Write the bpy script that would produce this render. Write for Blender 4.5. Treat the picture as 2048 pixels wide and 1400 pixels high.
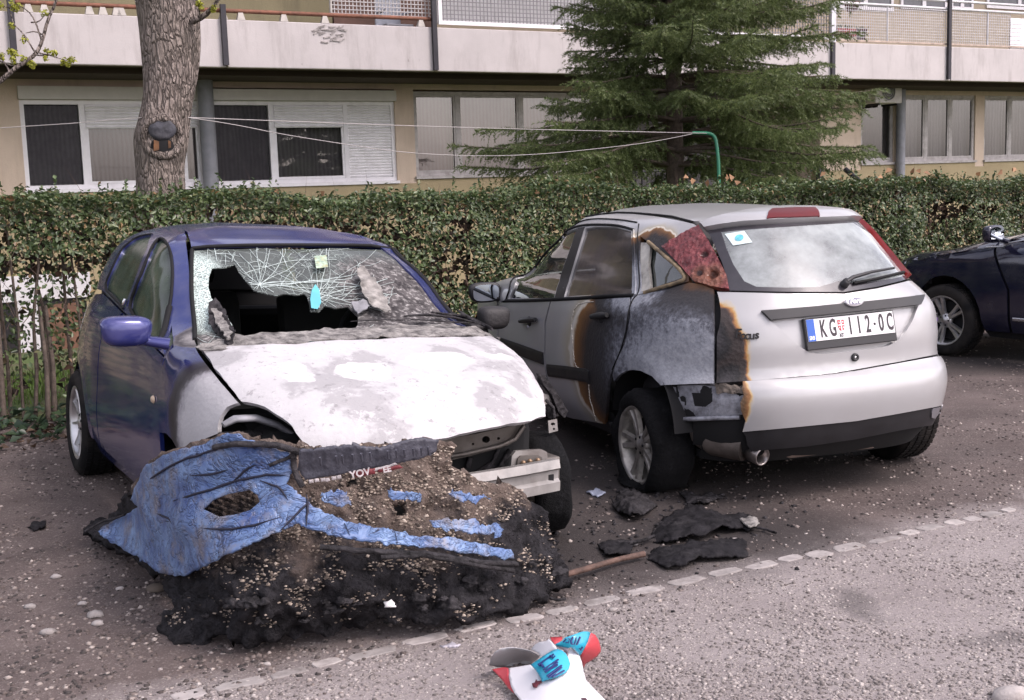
import bpy, bmesh, math, random
import numpy as np
from mathutils import Vector, Matrix, noise
from mathutils.bvhtree import BVHTree
from mathutils.geometry import delaunay_2d_cdt

random.seed(7); np.random.seed(7)
R = math.radians
scene = bpy.context.scene
for o in list(bpy.data.objects): bpy.data.objects.remove(o)

# ------------------------------------------------------------------ camera
PW, PH, FPX = 2048.0, 1400.0, 2450.0
CAM = Vector((0, 0, 1.568))
_p, _r = R(7.60), R(-1.87)
FWD = Vector((0, math.cos(_p), -math.sin(_p)))
_u = Vector((0, math.sin(_p), math.cos(_p))); _x = Vector((1, 0, 0))
RGT = math.cos(_r) * _x + math.sin(_r) * _u
UPV = -math.sin(_r) * _x + math.cos(_r) * _u
cd = bpy.data.cameras.new('camera'); cam = bpy.data.objects.new('camera', cd)
scene.collection.objects.link(cam)
m = Matrix((RGT, UPV, -FWD)).transposed().to_4x4(); m.translation = CAM
cam.matrix_world = m
cd.sensor_width = 36; cd.lens = FPX / PW * 36; cd.clip_end = 500; cd.clip_start = 0.05
scene.camera = cam
scene.render.resolution_x = 1024; scene.render.resolution_y = 700

# ------------------------------------------------------------------ sky, sun, exposure
SUN_EL, SUN_AZ = R(50), R(118)          # azimuth measured clockwise from +Y
w = bpy.data.worlds.new('World'); scene.world = w; w.use_nodes = True
nt = w.node_tree; nt.nodes.clear()
sky = nt.nodes.new('ShaderNodeTexSky'); sky.sky_type = 'NISHITA'; sky.sun_disc = False
sky.sun_elevation = SUN_EL; sky.sun_rotation = SUN_AZ; sky.dust_density = 3.0; sky.air_density = 1.0
hs = nt.nodes.new('ShaderNodeHueSaturation'); hs.inputs['Saturation'].default_value = 0.36
# thin broken cloud cover: soft brighter and greyer banks all over the dome
tcw = nt.nodes.new('ShaderNodeTexCoord'); nzw = nt.nodes.new('ShaderNodeTexNoise')
nzw.inputs['Scale'].default_value = 2.2; nzw.inputs['Detail'].default_value = 5
crw = nt.nodes.new('ShaderNodeValToRGB'); crw.color_ramp.elements[0].position = .38; crw.color_ramp.elements[1].position = .66
crw.color_ramp.elements[0].color = (.62, .64, .70, 1); crw.color_ramp.elements[1].color = (1.7, 1.66, 1.66, 1)
mxw = nt.nodes.new('ShaderNodeMixRGB'); mxw.blend_type = 'MULTIPLY'; mxw.inputs[0].default_value = 1
bg = nt.nodes.new('ShaderNodeBackground'); bg.inputs['Strength'].default_value = 0.15
out = nt.nodes.new('ShaderNodeOutputWorld')
L = nt.links.new
L(sky.outputs[0], hs.inputs['Color']); L(tcw.outputs['Generated'], nzw.inputs['Vector']); L(nzw.outputs[0], crw.inputs[0])
L(hs.outputs[0], mxw.inputs[1]); L(crw.outputs[0], mxw.inputs[2]); L(mxw.outputs[0], bg.inputs['Color']); L(bg.outputs[0], out.inputs[0])
sd = bpy.data.lights.new('sun', 'SUN'); sd.energy = 1.0; sd.angle = R(18); sd.color = (1, .93, .87)
sun = bpy.data.objects.new('sun', sd); scene.collection.objects.link(sun)
_sdir = Vector((math.sin(SUN_AZ) * math.cos(SUN_EL), math.cos(SUN_AZ) * math.cos(SUN_EL), math.sin(SUN_EL)))
sun.rotation_euler = _sdir.to_track_quat('Z', 'Y').to_euler(); sun.location = _sdir * 50
vs = scene.view_settings
scene.display_settings.display_device = 'sRGB'
vs.view_transform = 'Standard'; vs.look = 'None'; vs.gamma = 1.0; vs.use_curve_mapping = False
vs.exposure = .95
vs.use_white_balance = True; vs.white_balance_temperature = 6700; vs.white_balance_tint = 17
scene.render.engine = 'CYCLES'
scene.cycles.max_bounces = 8; scene.cycles.transparent_max_bounces = 24; scene.cycles.glossy_bounces = 4
scene.cycles.caustics_reflective = False; scene.cycles.caustics_refractive = False

# ------------------------------------------------------------------ helpers
COL = scene.collection
def ray(px, py):
    return (FWD + RGT * ((px - PW / 2) / FPX) - UPV * ((py - PH / 2) / FPX)).normalized()
def at_z(px, py, z=0.0):
    d = ray(px, py); return CAM + d * ((z - CAM.z) / d.z)

def tag(o, label=None, cat=None, group=None, kind=None):
    if label: o['label'] = label
    if cat: o['category'] = cat
    if group: o['group'] = group
    if kind: o['kind'] = kind
    return o
def thing(name, label, cat, loc=(0, 0, 0), rz=0.0, group=None):
    o = bpy.data.objects.new(name, None); COL.objects.link(o)
    o.empty_display_size = .2
    o.location = loc; o.rotation_euler = (0, 0, rz)
    return tag(o, label, cat, group)
def mesh_obj(name, me, parent=None, label=None, kind=None):
    o = bpy.data.objects.new(name, me); COL.objects.link(o)
    if parent is not None: o.parent = parent
    return tag(o, label, kind=kind)
def make_mesh(name, verts, faces, mats=None, smooth=False, mi=None):
    me = bpy.data.meshes.new(name)
    me.from_pydata([tuple(v) for v in verts], [], [tuple(f) for f in faces])
    if mats is not None:
        for mt in (mats if isinstance(mats, (list, tuple)) else [mats]): me.materials.append(mt)
    if mi is not None: me.polygons.foreach_set('material_index', mi)
    if smooth: me.polygons.foreach_set('use_smooth', [True] * len(me.polygons))
    me.update(); return me
def np_mesh(name, V, F, mat, smooth=False):
    """fast mesh from numpy arrays, F is (n,3) or (n,4)"""
    me = bpy.data.meshes.new(name); k = F.shape[1]
    me.vertices.add(len(V)); me.vertices.foreach_set('co', np.asarray(V, np.float32).ravel())
    me.loops.add(F.size); me.loops.foreach_set('vertex_index', np.asarray(F, np.int32).ravel())
    me.polygons.add(len(F)); me.polygons.foreach_set('loop_start', np.arange(0, F.size, k, dtype=np.int32))
    me.polygons.foreach_set('loop_total', np.full(len(F), k, np.int32))
    if smooth: me.polygons.foreach_set('use_smooth', np.ones(len(F), bool))
    me.materials.append(mat); me.update(calc_edges=True); me.validate(); return me

class MB:
    """collects simple shapes into one mesh"""
    def __init__(s): s.v = []; s.f = []; s.sm = []
    def add(s, vs, fs, smooth=False):
        b = len(s.v); s.v += [Vector(v) for v in vs]; s.f += [[b + i for i in f] for f in fs]; s.sm += [smooth] * len(fs); return s
    def box(s, lo, hi, M=None, bev=0.0):
        x0, y0, z0 = lo; x1, y1, z1 = hi
        if bev <= 0:
            v = [(x, y, z) for x in (x0, x1) for y in (y0, y1) for z in (z0, z1)]
            f = [(0, 1, 3, 2), (4, 6, 7, 5), (0, 4, 5, 1), (2, 3, 7, 6), (0, 2, 6, 4), (1, 5, 7, 3)]
            return s.add([M @ Vector(p) if M else p for p in v], f)
        bm = bmesh.new(); bmesh.ops.create_cube(bm, size=1)
        for q in bm.verts: q.co = Vector(((x0 + x1) / 2 + q.co.x * (x1 - x0), (y0 + y1) / 2 + q.co.y * (y1 - y0), (z0 + z1) / 2 + q.co.z * (z1 - z0)))
        bmesh.ops.bevel(bm, geom=bm.edges[:], offset=bev, segments=2, profile=.5, affect='EDGES')
        bm.verts.index_update()
        s.add([M @ q.co if M else q.co.copy() for q in bm.verts], [[q.index for q in fc.verts] for fc in bm.faces]); bm.free(); return s
    def tube(s, pts, rad, n=8, cap=True, flat=1.0, upv=None):
        pts = [Vector(p) for p in pts]; m_ = len(pts)
        rs = rad if isinstance(rad, (list, tuple)) else [rad] * m_
        vs_, fs_ = [], []; ref = Vector(upv) if upv is not None else Vector((0, 0, 1))
        nrm = None
        for i, p in enumerate(pts):
            t = (pts[min(i + 1, m_ - 1)] - pts[max(i - 1, 0)]).normalized()
            if nrm is None:
                nrm = t.cross(ref)
                if nrm.length < 1e-3: nrm = t.cross(Vector((1, 0, 0)))
            else: nrm = nrm - t * nrm.dot(t)
            nrm.normalize(); b = t.cross(nrm)
            for k in range(n):
                a = 2 * math.pi * k / n
                vs_.append(p + (nrm * math.cos(a) + b * math.sin(a) * flat) * rs[i])
        for i in range(m_ - 1):
            for k in range(n):
                k2 = (k + 1) % n
                fs_.append((i * n + k, i * n + k2, (i + 1) * n + k2, (i + 1) * n + k))
        s.add(vs_, fs_, True)
        if cap: s.add([vs_[k] for k in range(n)], [list(range(n))[::-1]]); s.add([vs_[(m_ - 1) * n + k] for k in range(n)], [list(range(n))])
        return s
    def lathe(s, prof, M=None, n=32, closed=False, smooth=True):
        """prof: (radius, height) about local z"""
        vs_, fs_ = [], []; m_ = len(prof)
        for k in range(n):
            a = 2 * math.pi * k / n
            for r_, h_ in prof: vs_.append(Vector((r_ * math.cos(a), r_ * math.sin(a), h_)))
        for k in range(n):
            k2 = (k + 1) % n
            for i in range(m_ if closed else m_ - 1):
                j = (i + 1) % m_
                fs_.append((k * m_ + i, k2 * m_ + i, k2 * m_ + j, k * m_ + j))
        return s.add([M @ v for v in vs_] if M else vs_, fs_, smooth)
    def prism(s, poly, d, M=None):
        """poly 2D (x,y) extruded from z=0 to d"""
        n = len(poly); v = [Vector((x, y, 0)) for x, y in poly] + [Vector((x, y, d)) for x, y in poly]
        f = [list(range(n))[::-1], list(range(n, 2 * n))] + [(i, (i + 1) % n, n + (i + 1) % n, n + i) for i in range(n)]
        return s.add([M @ p for p in v] if M else v, f)
    def mesh(s, name, mat):
        me = make_mesh(name, s.v, s.f, mat)
        me.polygons.foreach_set('use_smooth', s.sm); me.update(); return me
    def build(s, name, mat, parent=None, label=None, kind=None):
        bm_ = s.mesh(name, mat)
        return mesh_obj(name, bm_, parent, label, kind)

def smooth_loop(pts, it=1, closed=True):
    for _ in range(it):
        q = []; n = len(pts)
        for i in range(n if closed else n - 1):
            a, b = pts[i], pts[(i + 1) % n]
            q.append([a[k] * .75 + b[k] * .25 for k in range(len(a))]); q.append([a[k] * .25 + b[k] * .75 for k in range(len(a))])
        if not closed: q = [list(pts[0])] + q[1:-1] + [list(pts[-1])]
        pts = q
    return pts
def resample(loop, sp, closed=True):
    out_ = []; n = len(loop)
    for i in range(n if closed else n - 1):
        a, b = Vector(loop[i]), Vector(loop[(i + 1) % n]); k = max(1, int(round((b - a).length / sp)))
        for j in range(k): out_.append(a.lerp(b, j / k))
    if not closed: out_.append(Vector(loop[-1]))
    return out_
def inside(p, poly):
    x, y = p; c = False; n = len(poly); j = n - 1
    for i in range(n):
        xi, yi = poly[i]; xj, yj = poly[j]
        if (yi > y) != (yj > y) and x < (xj - xi) * (y - yi) / (yj - yi) + xi: c = not c
        j = i
    return c
def tri_poly(loop2, sp, holes=(), jit=.15):
    """triangulate a 2D polygon with interior points; returns verts, faces, boundary index loops"""
    loops = [loop2] + list(holes); vs_ = []; ed = []; 
    for lp in loops:
        b = len(vs_); n = len(lp); vs_ += [Vector((p[0], p[1])) for p in lp]; ed += [(b + i, b + (i + 1) % n) for i in range(n)]
    xs = [p[0] for p in loop2]; ys = [p[1] for p in loop2]
    B = np.array([(p.x, p.y) for p in vs_])
    y = min(ys) + sp / 2; row = 0
    while y < max(ys):
        x = min(xs) + sp * (.25 if row % 2 else .75)
        while x < max(xs):
            q = (x + random.uniform(-jit, jit) * sp, y + random.uniform(-jit, jit) * sp)
            if inside(q, loop2) and not any(inside(q, h_) for h_ in holes):
                if np.min((B[:, 0] - q[0]) ** 2 + (B[:, 1] - q[1]) ** 2) > (sp * .45) ** 2: vs_.append(Vector(q))
            x += sp
        y += sp * .87; row += 1
    r_ = delaunay_2d_cdt(vs_, ed, [], 2 if holes else 1, 1e-6)
    V, E, F = r_[0], r_[1], r_[2]
    fs_ = []
    for f_ in F:
        cx = sum(V[i][0] for i in f_) / len(f_); cy = sum(V[i][1] for i in f_) / len(f_)
        if not inside((cx, cy), loop2) or any(inside((cx, cy), h_) for h_ in holes): continue
        a = sum(V[f_[i]][0] * V[f_[(i + 1) % len(f_)]][1] - V[f_[(i + 1) % len(f_)]][0] * V[f_[i]][1] for i in range(len(f_)))
        if abs(a) < 1e-10: continue
        fs_.append(list(f_) if a > 0 else list(f_)[::-1])
    return V, fs_
def border_edges(fs_):
    c = {}
    for f_ in fs_:
        for i in range(len(f_)):
            a, b = f_[i], f_[(i + 1) % len(f_)]; c[(a, b)] = c.get((a, b), 0) + 1
    return [e for e in c if (e[1], e[0]) not in c]

# node helpers ----------------------------------------------------------------
class NT:
    def __init__(s, name):
        s.m = bpy.data.materials.new(name); s.m.use_nodes = True; s.t = s.m.node_tree
        s.b = s.t.nodes['Principled BSDF']; s.o = s.t.nodes['Material Output']; s._tc = None
    def n(s, typ, **kw):
        x = s.t.nodes.new(typ)
        for k, v in kw.items(): setattr(x, k, v)
        return x
    def l(s, a, b): s.t.links.new(a, b)
    def set(s, sock, v):
        if hasattr(v, 'is_output') or isinstance(v, bpy.types.NodeSocket): s.l(v, sock)
        else: sock.default_value = v
    def co(s, k='Object'):
        if s._tc is None: s._tc = s.n('ShaderNodeTexCoord')
        return s._tc.outputs[k]
    def noise(s, scale, detail=4, rough=.55, vec=None, dist=0.0, col=False):
        x = s.n('ShaderNodeTexNoise'); x.inputs['Scale'].default_value = scale; x.inputs['Detail'].default_value = detail
        x.inputs['Roughness'].default_value = rough; x.inputs['Distortion'].default_value = dist
        s.l(vec if vec is not None else s.co(), x.inputs['Vector']); return x.outputs['Color' if col else 'Fac']
    def voro(s, scale, feature='F1', vec=None, out_='Distance', rnd=1.0):
        x = s.n('ShaderNodeTexVoronoi', feature=feature); x.inputs['Scale'].default_value = scale; x.inputs['Randomness'].default_value = rnd
        s.l(vec if vec is not None else s.co(), x.inputs['Vector']); return x.outputs[out_]
    def ramp(s, fac, stops, interp='LINEAR'):
        x = s.n('ShaderNodeValToRGB'); r_ = x.color_ramp; r_.interpolation = interp
        while len(r_.elements) < len(stops): r_.elements.new(.5)
        for e, (p, c) in zip(r_.elements, stops):
            e.position = p; e.color = (c, c, c, 1) if isinstance(c, (int, float)) else (*c, 1)
        s.l(fac, x.inputs[0]); return x.outputs[0]
    def mix(s, fac, a, b, mode='MIX'):
        x = s.n('ShaderNodeMixRGB', blend_type=mode)
        s.set(x.inputs[0], fac)
        for i, v in ((1, a), (2, b)):
            if isinstance(v, tuple): x.inputs[i].default_value = (*v, 1) if len(v) == 3 else v
            elif isinstance(v, (int, float)): x.inputs[i].default_value = (v, v, v, 1)
            else: s.l(v, x.inputs[i])
        return x.outputs[0]
    def math(s, op, a, b=0.0, c=None, clamp=False):
        x = s.n('ShaderNodeMath', operation=op, use_clamp=clamp); s.set(x.inputs[0], a); s.set(x.inputs[1], b)
        if c is not None: s.set(x.inputs[2], c)
        return x.outputs[0]
    def vmath(s, op, a, b):
        x = s.n('ShaderNodeVectorMath', operation=op)
        for i, v in ((0, a), (1, b)):
            if isinstance(v, tuple): x.inputs[i].default_value = v
            else: s.l(v, x.inputs[i])
        return x.outputs['Value'] if op in ('LENGTH', 'DISTANCE') else x.outputs[0]
    def blob(s, vec, c, r_):
        """1 at c falling to 0 at the ellipsoid of radii r_ (negative outside)"""
        d = s.vmath('SUBTRACT', vec, tuple(c)); d = s.vmath('DIVIDE', d, tuple(r_))
        return s.math('SUBTRACT', 1.0, s.vmath('LENGTH', d, (0, 0, 0)))
    def warp(s, vec, scale, amt, detail=3):
        nz = s.noise(scale, detail, col=True, vec=vec); d = s.vmath('SUBTRACT', nz, (.5, .5, .5)); d = s.vmath('MULTIPLY', d, (amt, amt, amt))
        return s.vmath('ADD', vec, d)
    def bump(s, h, strength=.3, dist=.01, normal=None):
        x = s.n('ShaderNodeBump'); x.inputs['Strength'].default_value = strength; x.inputs['Distance'].default_value = dist
        s.l(h, x.inputs['Height'])
        if normal is not None: s.l(normal, x.inputs['Normal'])
        s.l(x.outputs[0], s.b.inputs['Normal']); return x.outputs[0]
    def p(s, **kw):
        for k, v in kw.items():
            k2 = {'base': 'Base Color', 'rough': 'Roughness', 'metal': 'Metallic', 'spec': 'Specular IOR Level', 'coat': 'Coat Weight',
                  'coatr': 'Coat Roughness', 'sheen': 'Sheen Weight', 'trans': 'Transmission Weight', 'alpha': 'Alpha'}[k]
            if k == 'base' and isinstance(v, tuple): v = (*v, 1)
            s.set(s.b.inputs[k2], v)
        return s
def simple(name, base, rough=.5, metal=0.0, var=.15, nscale=8.0, bump=0.0, bscale=60.0, coat=0.0, spec=.5, dirt=None):
    """a plain material with a little natural variation"""
    k = NT(name); nz = k.noise(nscale, 5)
    lo = tuple(c * (1 - var) for c in base); hi = tuple(min(1, c * (1 + var)) for c in base)
    c = k.mix(k.ramp(nz, [(.3, 0.0), (.7, 1.0)]), lo, hi)
    if dirt:
        c = k.mix(k.ramp(k.noise(nscale * .6, 6, .65), [(.5, 0.0), (.75, dirt[3] if len(dirt) > 3 else .6)]), c, tuple(dirt[:3]))
    k.p(base=c, metal=metal, coat=coat, spec=spec); k.p(rough=k.math('MULTIPLY_ADD', nz, .25, rough - .12, clamp=True))
    if bump: k.bump(k.noise(bscale, 5), bump, .01)
    return k.m
def glass_mat(name, tint=(.55, .6, .6), rough=.03, dust=.15, dust_sheen_col=(.35, .33, .31), refl=1.0, film=0.0, filmcol=(.02, .02, .02)):
    """thin sheet glass: tinted transparency, fresnel reflection, a film of dust (on the tailgate, painted sky sheen)"""
    k = NT(name); t = k.t; t.nodes.remove(k.b)
    tr = k.n('ShaderNodeBsdfTransparent'); tr.inputs[0].default_value = (*tint, 1)
    gl = k.n('ShaderNodeBsdfGlossy'); gl.inputs['Roughness'].default_value = rough; gl.inputs[0].default_value = (refl, refl, refl, 1)
    fr = k.n('ShaderNodeFresnel'); fr.inputs[0].default_value = 1.6
    ff = k.math('MINIMUM', k.math('MULTIPLY_ADD', fr.outputs[0], 1.9, .02), 1.0)
    mx = k.n('ShaderNodeMixShader'); k.l(ff, mx.inputs[0]); k.l(tr.outputs[0], mx.inputs[1]); k.l(gl.outputs[0], mx.inputs[2])
    df = k.n('ShaderNodeBsdfDiffuse'); df.inputs[0].default_value = (*dust_sheen_col, 1)
    m2 = k.n('ShaderNodeMixShader'); k.l(k.ramp(k.noise(5, 6, .65), [(.35, dust * .4), (.75, dust * 1.5)]), m2.inputs[0])
    k.l(mx.outputs[0], m2.inputs[1]); k.l(df.outputs[0], m2.inputs[2]); last = m2
    if film:
        d2 = k.n('ShaderNodeBsdfDiffuse'); d2.inputs[0].default_value = (*filmcol, 1)
        m3 = k.n('ShaderNodeMixShader'); m3.inputs[0].default_value = film; k.l(m2.outputs[0], m3.inputs[1]); k.l(d2.outputs[0], m3.inputs[2]); last = m3
    k.l(last.outputs[0], k.o.inputs[0]); return k.m
# ================================================================== ground
KD = Vector((.8746, .4848, 0)); KN = Vector((-.4848, .8746, 0))      # along the row of cars / away from the road
K0 = Vector((-1.10, 3.68, 0))                                          # a point of the edging stones
def sd_edge(p): return (p - K0).dot(KN)
H0 = Vector((-3.3, 8.30, 0))                                           # foot of the hedge front
def hedge_pt(s, d=0.0, z=0.0): return H0 + KD * s + KN * d + Vector((0, 0, z))
def ground_z(x, y):
    p = Vector((x, y, 0)); d = (p - H0).dot(KN)
    z = .012 * noise.noise(Vector((x * .9, y * .9, 0))) + .006 * noise.noise(Vector((x * 3.1, y * 3.1, 5)))
    e = sd_edge(p)
    if -.6 < e < 0: z += 0
    if d > -.3: z += .05 * min(1, (d + .3) / .3)
    if d > 1.0: z -= min(.48, (d - 1.0) * .075)
    return z
def ground_mat():
    k = NT('gravelled_asphalt'); co = k.co()
    sep = k.n('ShaderNodeSeparateXYZ'); k.l(co, sep.inputs[0])
    # signed distance from the row of edging stones (road side negative)
    e = k.math('ADD', k.math('MULTIPLY', k.math('SUBTRACT', sep.outputs[0], K0.x), KN.x), k.math('MULTIPLY', k.math('SUBTRACT', sep.outputs[1], K0.y), KN.y))
    e = k.math('ADD', e, k.math('MULTIPLY', k.math('SUBTRACT', k.noise(2.2, 6, .65), .5), .9))
    bay = k.ramp(k.math('MULTIPLY_ADD', e, .5, .5), [(.46, 0.0), (.62, 1.0)])
    road = k.mix(k.ramp(k.noise(1.1, 6, .62), [(.3, 0.0), (.7, 1.0)]), (.20, .172, .168), (.31, .275, .27))
    soil = k.mix(k.ramp(k.noise(1.7, 6, .66), [(.3, 0.0), (.7, 1.0)]), (.066, .050, .047), (.135, .105, .098))
    base = k.mix(bay, road, soil)
    # embedded stones of three sizes
    h = None
    for sc, lo, hi, amt, tone in ((55, .30, .42, .75, 1.0), (95, .30, .44, .8, .9), (170, .32, .5, .7, .8)):
        v = k.n('ShaderNodeTexVoronoi'); v.inputs['Scale'].default_value = sc; k.l(k.warp(co, 30, .02), v.inputs['Vector'])
        sv = k.n('ShaderNodeSeparateXYZ'); k.l(v.outputs['Color'], sv.inputs[0])
        keep = k.math('GREATER_THAN', sv.outputs[0], k.ramp(k.noise(3.0, 4, .6), [(.3, .80), (.7, .35)]))
        keep = k.math('MULTIPLY', keep, k.ramp(bay, [(0, 1.0), (1, .50)]))
        msk = k.math('MULTIPLY', k.ramp(v.outputs['Distance'], [(lo, 1.0), (hi, 0.0)]), k.math('MULTIPLY', keep, amt))
        tcol = k.ramp(sv.outputs[1], [(0, (.07, .06, .056)), (.35, (.20, .175, .16)), (.7, (.36, .32, .29)), (1, (.52, .47, .43))])
        base = k.mix(msk, base, k.mix(bay, tcol, k.mix(.45, tcol, (.12, .095, .085))))
        hh = k.math('MULTIPLY', k.ramp(v.outputs['Distance'], [(.0, 1.0), (hi, 0.0)]), k.math('MULTIPLY', keep, 24 / sc))
        h = hh if h is None else k.math('ADD', h, hh)
    # soot, oil and damp
    st = None
    for c, r_ in [((-.25, 5.2, 0), (1.5, .95, 1)), ((.85, 5.35, 0), (.85, .55, 1)), ((.55, 6.6, 0), (1.2, 1.6, 1)), ((-1.2, 7.3, 0), (1.1, 1.6, 1)), ((1.5, 6.7, 0), (.9, .8, 1)), ((4.2, 10.2, 0), (1.9, 1.0, 1)), ((1.5, 7.6, 0), (.9, 1.8, 1))]:
        b = k.blob(k.warp(co, 1.6, .5), c, r_); st = b if st is None else k.math('MAXIMUM', st, b)
    base = k.mix(k.ramp(k.math('MULTIPLY_ADD', st, 1.0, 0.0), [(.0, 0.0), (.30, .62), (.7, .86)]), base, (.022, .019, .019))
    for c, r_ in [((1.72, 3.95, 0), (.32, .10, 1)), ((1.25, 4.35, 0), (.10, .28, 1)), ((2.0, 3.55, 0), (.4, .12, 1)), ((2.6, 4.2, 0), (.5, .12, 1)), ((-2.7, 5.9, 0), (.10, .05, 1)), ((.35, 3.62, 0), (.16, .05, 1))]:
        b = k.blob(k.warp(co, 5, .25), c, r_); base = k.mix(k.ramp(b, [(.0, 0.0), (.6, .5)]), base, (.045, .04, .04))
    k.p(base=base, rough=k.ramp(k.noise(2, 4), [(.3, .72), (.7, .95)]), spec=.35)
    k.bump(k.math('ADD', h, k.math('MULTIPLY', k.noise(38, 8, .7), .8)), .85, .012); return k.m
GROUND_M = ground_mat()
def grid_sheet(name, x0, x1, y0, y1, st, mat, fz, skip=None, kind=None):
    xs = np.arange(x0, x1 + st / 2, st); ys = np.arange(y0, y1 + st / 2, st)
    V = np.array([(x, y, fz(x, y)) for y in ys for x in xs]); nx = len(xs); F = []
    for j in range(len(ys) - 1):
        for i in range(nx - 1):
            if skip and skip(xs[i] + st / 2, ys[j] + st / 2): continue
            a = j * nx + i; F.append((a, a + 1, a + nx + 1, a + nx))
    return mesh_obj(name, np_mesh(name, V, np.array(F), mat, True), None, None, kind)
# one sheet: fine in front, coarse to the horizon
def ground_all():
    def axis(a, fine0, fine1, b, st):
        o = list(np.arange(fine0, fine1 + 1e-6, st)); x = fine0; q = []
        d = st
        while x > a: d *= 1.35; x -= d; q.append(x)
        x = o[-1]; d = st; r_ = []
        while x < b: d *= 1.35; x += d; r_.append(x)
        return np.array(q[::-1] + o + r_)
    xs = axis(-150, -5, 7, 150, .09); ys = axis(-60, 2.5, 14, 260, .09); nx = len(xs)
    V = np.array([(x, y, ground_z(x, y)) for y in ys for x in xs])
    idx = np.arange(nx * len(ys)).reshape(len(ys), nx)
    F = np.stack([idx[:-1, :-1], idx[:-1, 1:], idx[1:, 1:], idx[1:, :-1]], -1).reshape(-1, 4)
    return V, F, xs, ys
_V, _F, _xs, _ys = ground_all()
_c = _V[_F].mean(1); _d = (_c[:, 0] - H0.x) * KN.x + (_c[:, 1] - H0.y) * KN.y
ground = mesh_obj('ground', np_mesh('ground', _V, _F[_d < .25], GROUND_M, True), None, None, 'structure')
k = NT('lawn_soil'); k.p(base=k.mix(k.ramp(k.noise(1.4, 6, .65), [(.35, 0.0), (.62, 1.0)]), (.10, .085, .05), (.085, .15, .035)), rough=.95); k.bump(k.noise(40, 5, .7), .8, .03)
mesh_obj('lawn', np_mesh('lawn', _V, _F[_d >= .25], k.m, True), None, None, 'structure')
# ------------------------------------------------------------------ edging stones, set flush between road and bay
STONE_M = []
for i, c in enumerate(((.33, .30, .29), (.28, .255, .245), (.38, .345, .33))): STONE_M.append(simple('edging_stone_%s' % 'abc'[i], c, .85, var=.22, nscale=16, bump=.5, bscale=45, dirt=(.13, .11, .10, .85)))
s_ = -.15; rs_ = random.Random(4)
while s_ < 6.2:
    ln = rs_.uniform(.10, .19) if s_ < 3.2 else rs_.uniform(.08, .15)
    if rs_.random() > (.08 if s_ < 2.9 else .35 if s_ < 3.6 else .8):
        wd = rs_.uniform(.055, .085); off = rs_.uniform(-.012, .012) + .015 * math.sin(s_ * 1.3); a = rs_.uniform(-.06, .06)
        n = 11; top = []
        for q in range(n):
            an = math.tau * q / n + .2; ex_ = .42
            cx = math.copysign(abs(math.cos(an)) ** ex_, math.cos(an)) * ln / 2 * rs_.uniform(.80, 1.06); cy = math.copysign(abs(math.sin(an)) ** ex_, math.sin(an)) * wd / 2 * rs_.uniform(.72, 1.12)
            top.append((cx, cy))
        c = K0 + KD * (s_ + ln / 2) + KN * off; c.z = ground_z(c.x, c.y)
        rot = Matrix.Rotation(math.atan2(KD.y, KD.x) + a, 4, 'Z'); M = Matrix.Translation(c) @ rot @ Matrix.Rotation(rs_.uniform(-.03, .03), 4, 'X')
        hgt = rs_.uniform(.0015, .0045)
        vs_ = [M @ Vector((x * 1.08, y * 1.1, -.03)) for x, y in top] + [M @ Vector((x, y, hgt)) for x, y in top] + [M @ Vector((x * .9, y * .86, hgt + .0018)) for x, y in top]
        fs_ = [(i, (i + 1) % n, n + (i + 1) % n, n + i) for i in range(n)] + [(n + i, n + (i + 1) % n, 2 * n + (i + 1) % n, 2 * n + i) for i in range(n)] + [list(range(2 * n, 3 * n))]
        mesh_obj('edging_stone', make_mesh('edging_stone', vs_, fs_, rs_.choice(STONE_M)), ground)
    s_ += ln + rs_.uniform(.012, .035)
# ------------------------------------------------------------------ loose gravel
def gravel(n, sampler, smin, smax, name, mat, parent=None, kind='stuff'):
    rg = np.random.default_rng(11); P = sampler(rg, n); n = len(P)
    base = np.array([(1, 0, 0), (-.5, .87, 0), (-.5, -.87, 0), (.5, .75, .7), (-.9, 0, .65), (.45, -.8, .6), (0, 0, 1.0)])
    tri = np.array([(0, 1, 3), (1, 4, 3), (1, 2, 4), (2, 5, 4), (2, 0, 5), (0, 3, 5), (3, 4, 6), (4, 5, 6), (5, 3, 6)])
    sz = rg.uniform(0, 1, n) ** 1.9 * (smax - smin) + smin; an = rg.uniform(0, 6.28, n)
    J = base[None] * rg.uniform(.72, 1.25, (n, 7, 3)); J[:, :, 2] *= rg.uniform(.45, .9, (n, 1))
    J *= sz[:, None, None]; c, s = np.cos(an)[:, None], np.sin(an)[:, None]
    X = J[:, :, 0] * c - J[:, :, 1] * s; Y = J[:, :, 0] * s + J[:, :, 1] * c
    V = np.stack([X + P[:, None, 0], Y + P[:, None, 1], J[:, :, 2] + P[:, None, 2] - sz[:, None] * .15], -1).reshape(-1, 3)
    F = (tri[None] + (np.arange(n) * 7)[:, None, None]).reshape(-1, 3)
    return mesh_obj(name, np_mesh(name, V, F, mat), parent, None, kind)
k = NT('gravel_stone'); g = k.n('ShaderNodeNewGeometry')
k.p(base=k.ramp(g.outputs['Random Per Island'], [(0, (.10, .085, .08)), (.35, (.19, .165, .155)), (.75, (.28, .245, .235)), (1, (.42, .38, .355))]), rough=.8); GRAV = k.m
k = NT('dusty_gravel_stone'); g = k.n('ShaderNodeNewGeometry')
k.p(base=k.ramp(g.outputs['Random Per Island'], [(0, (.03, .026, .025)), (.45, (.085, .066, .06)), (.78, (.19, .155, .14)), (1, (.38, .33, .30))]), rough=.85); GRAVD = k.m
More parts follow.
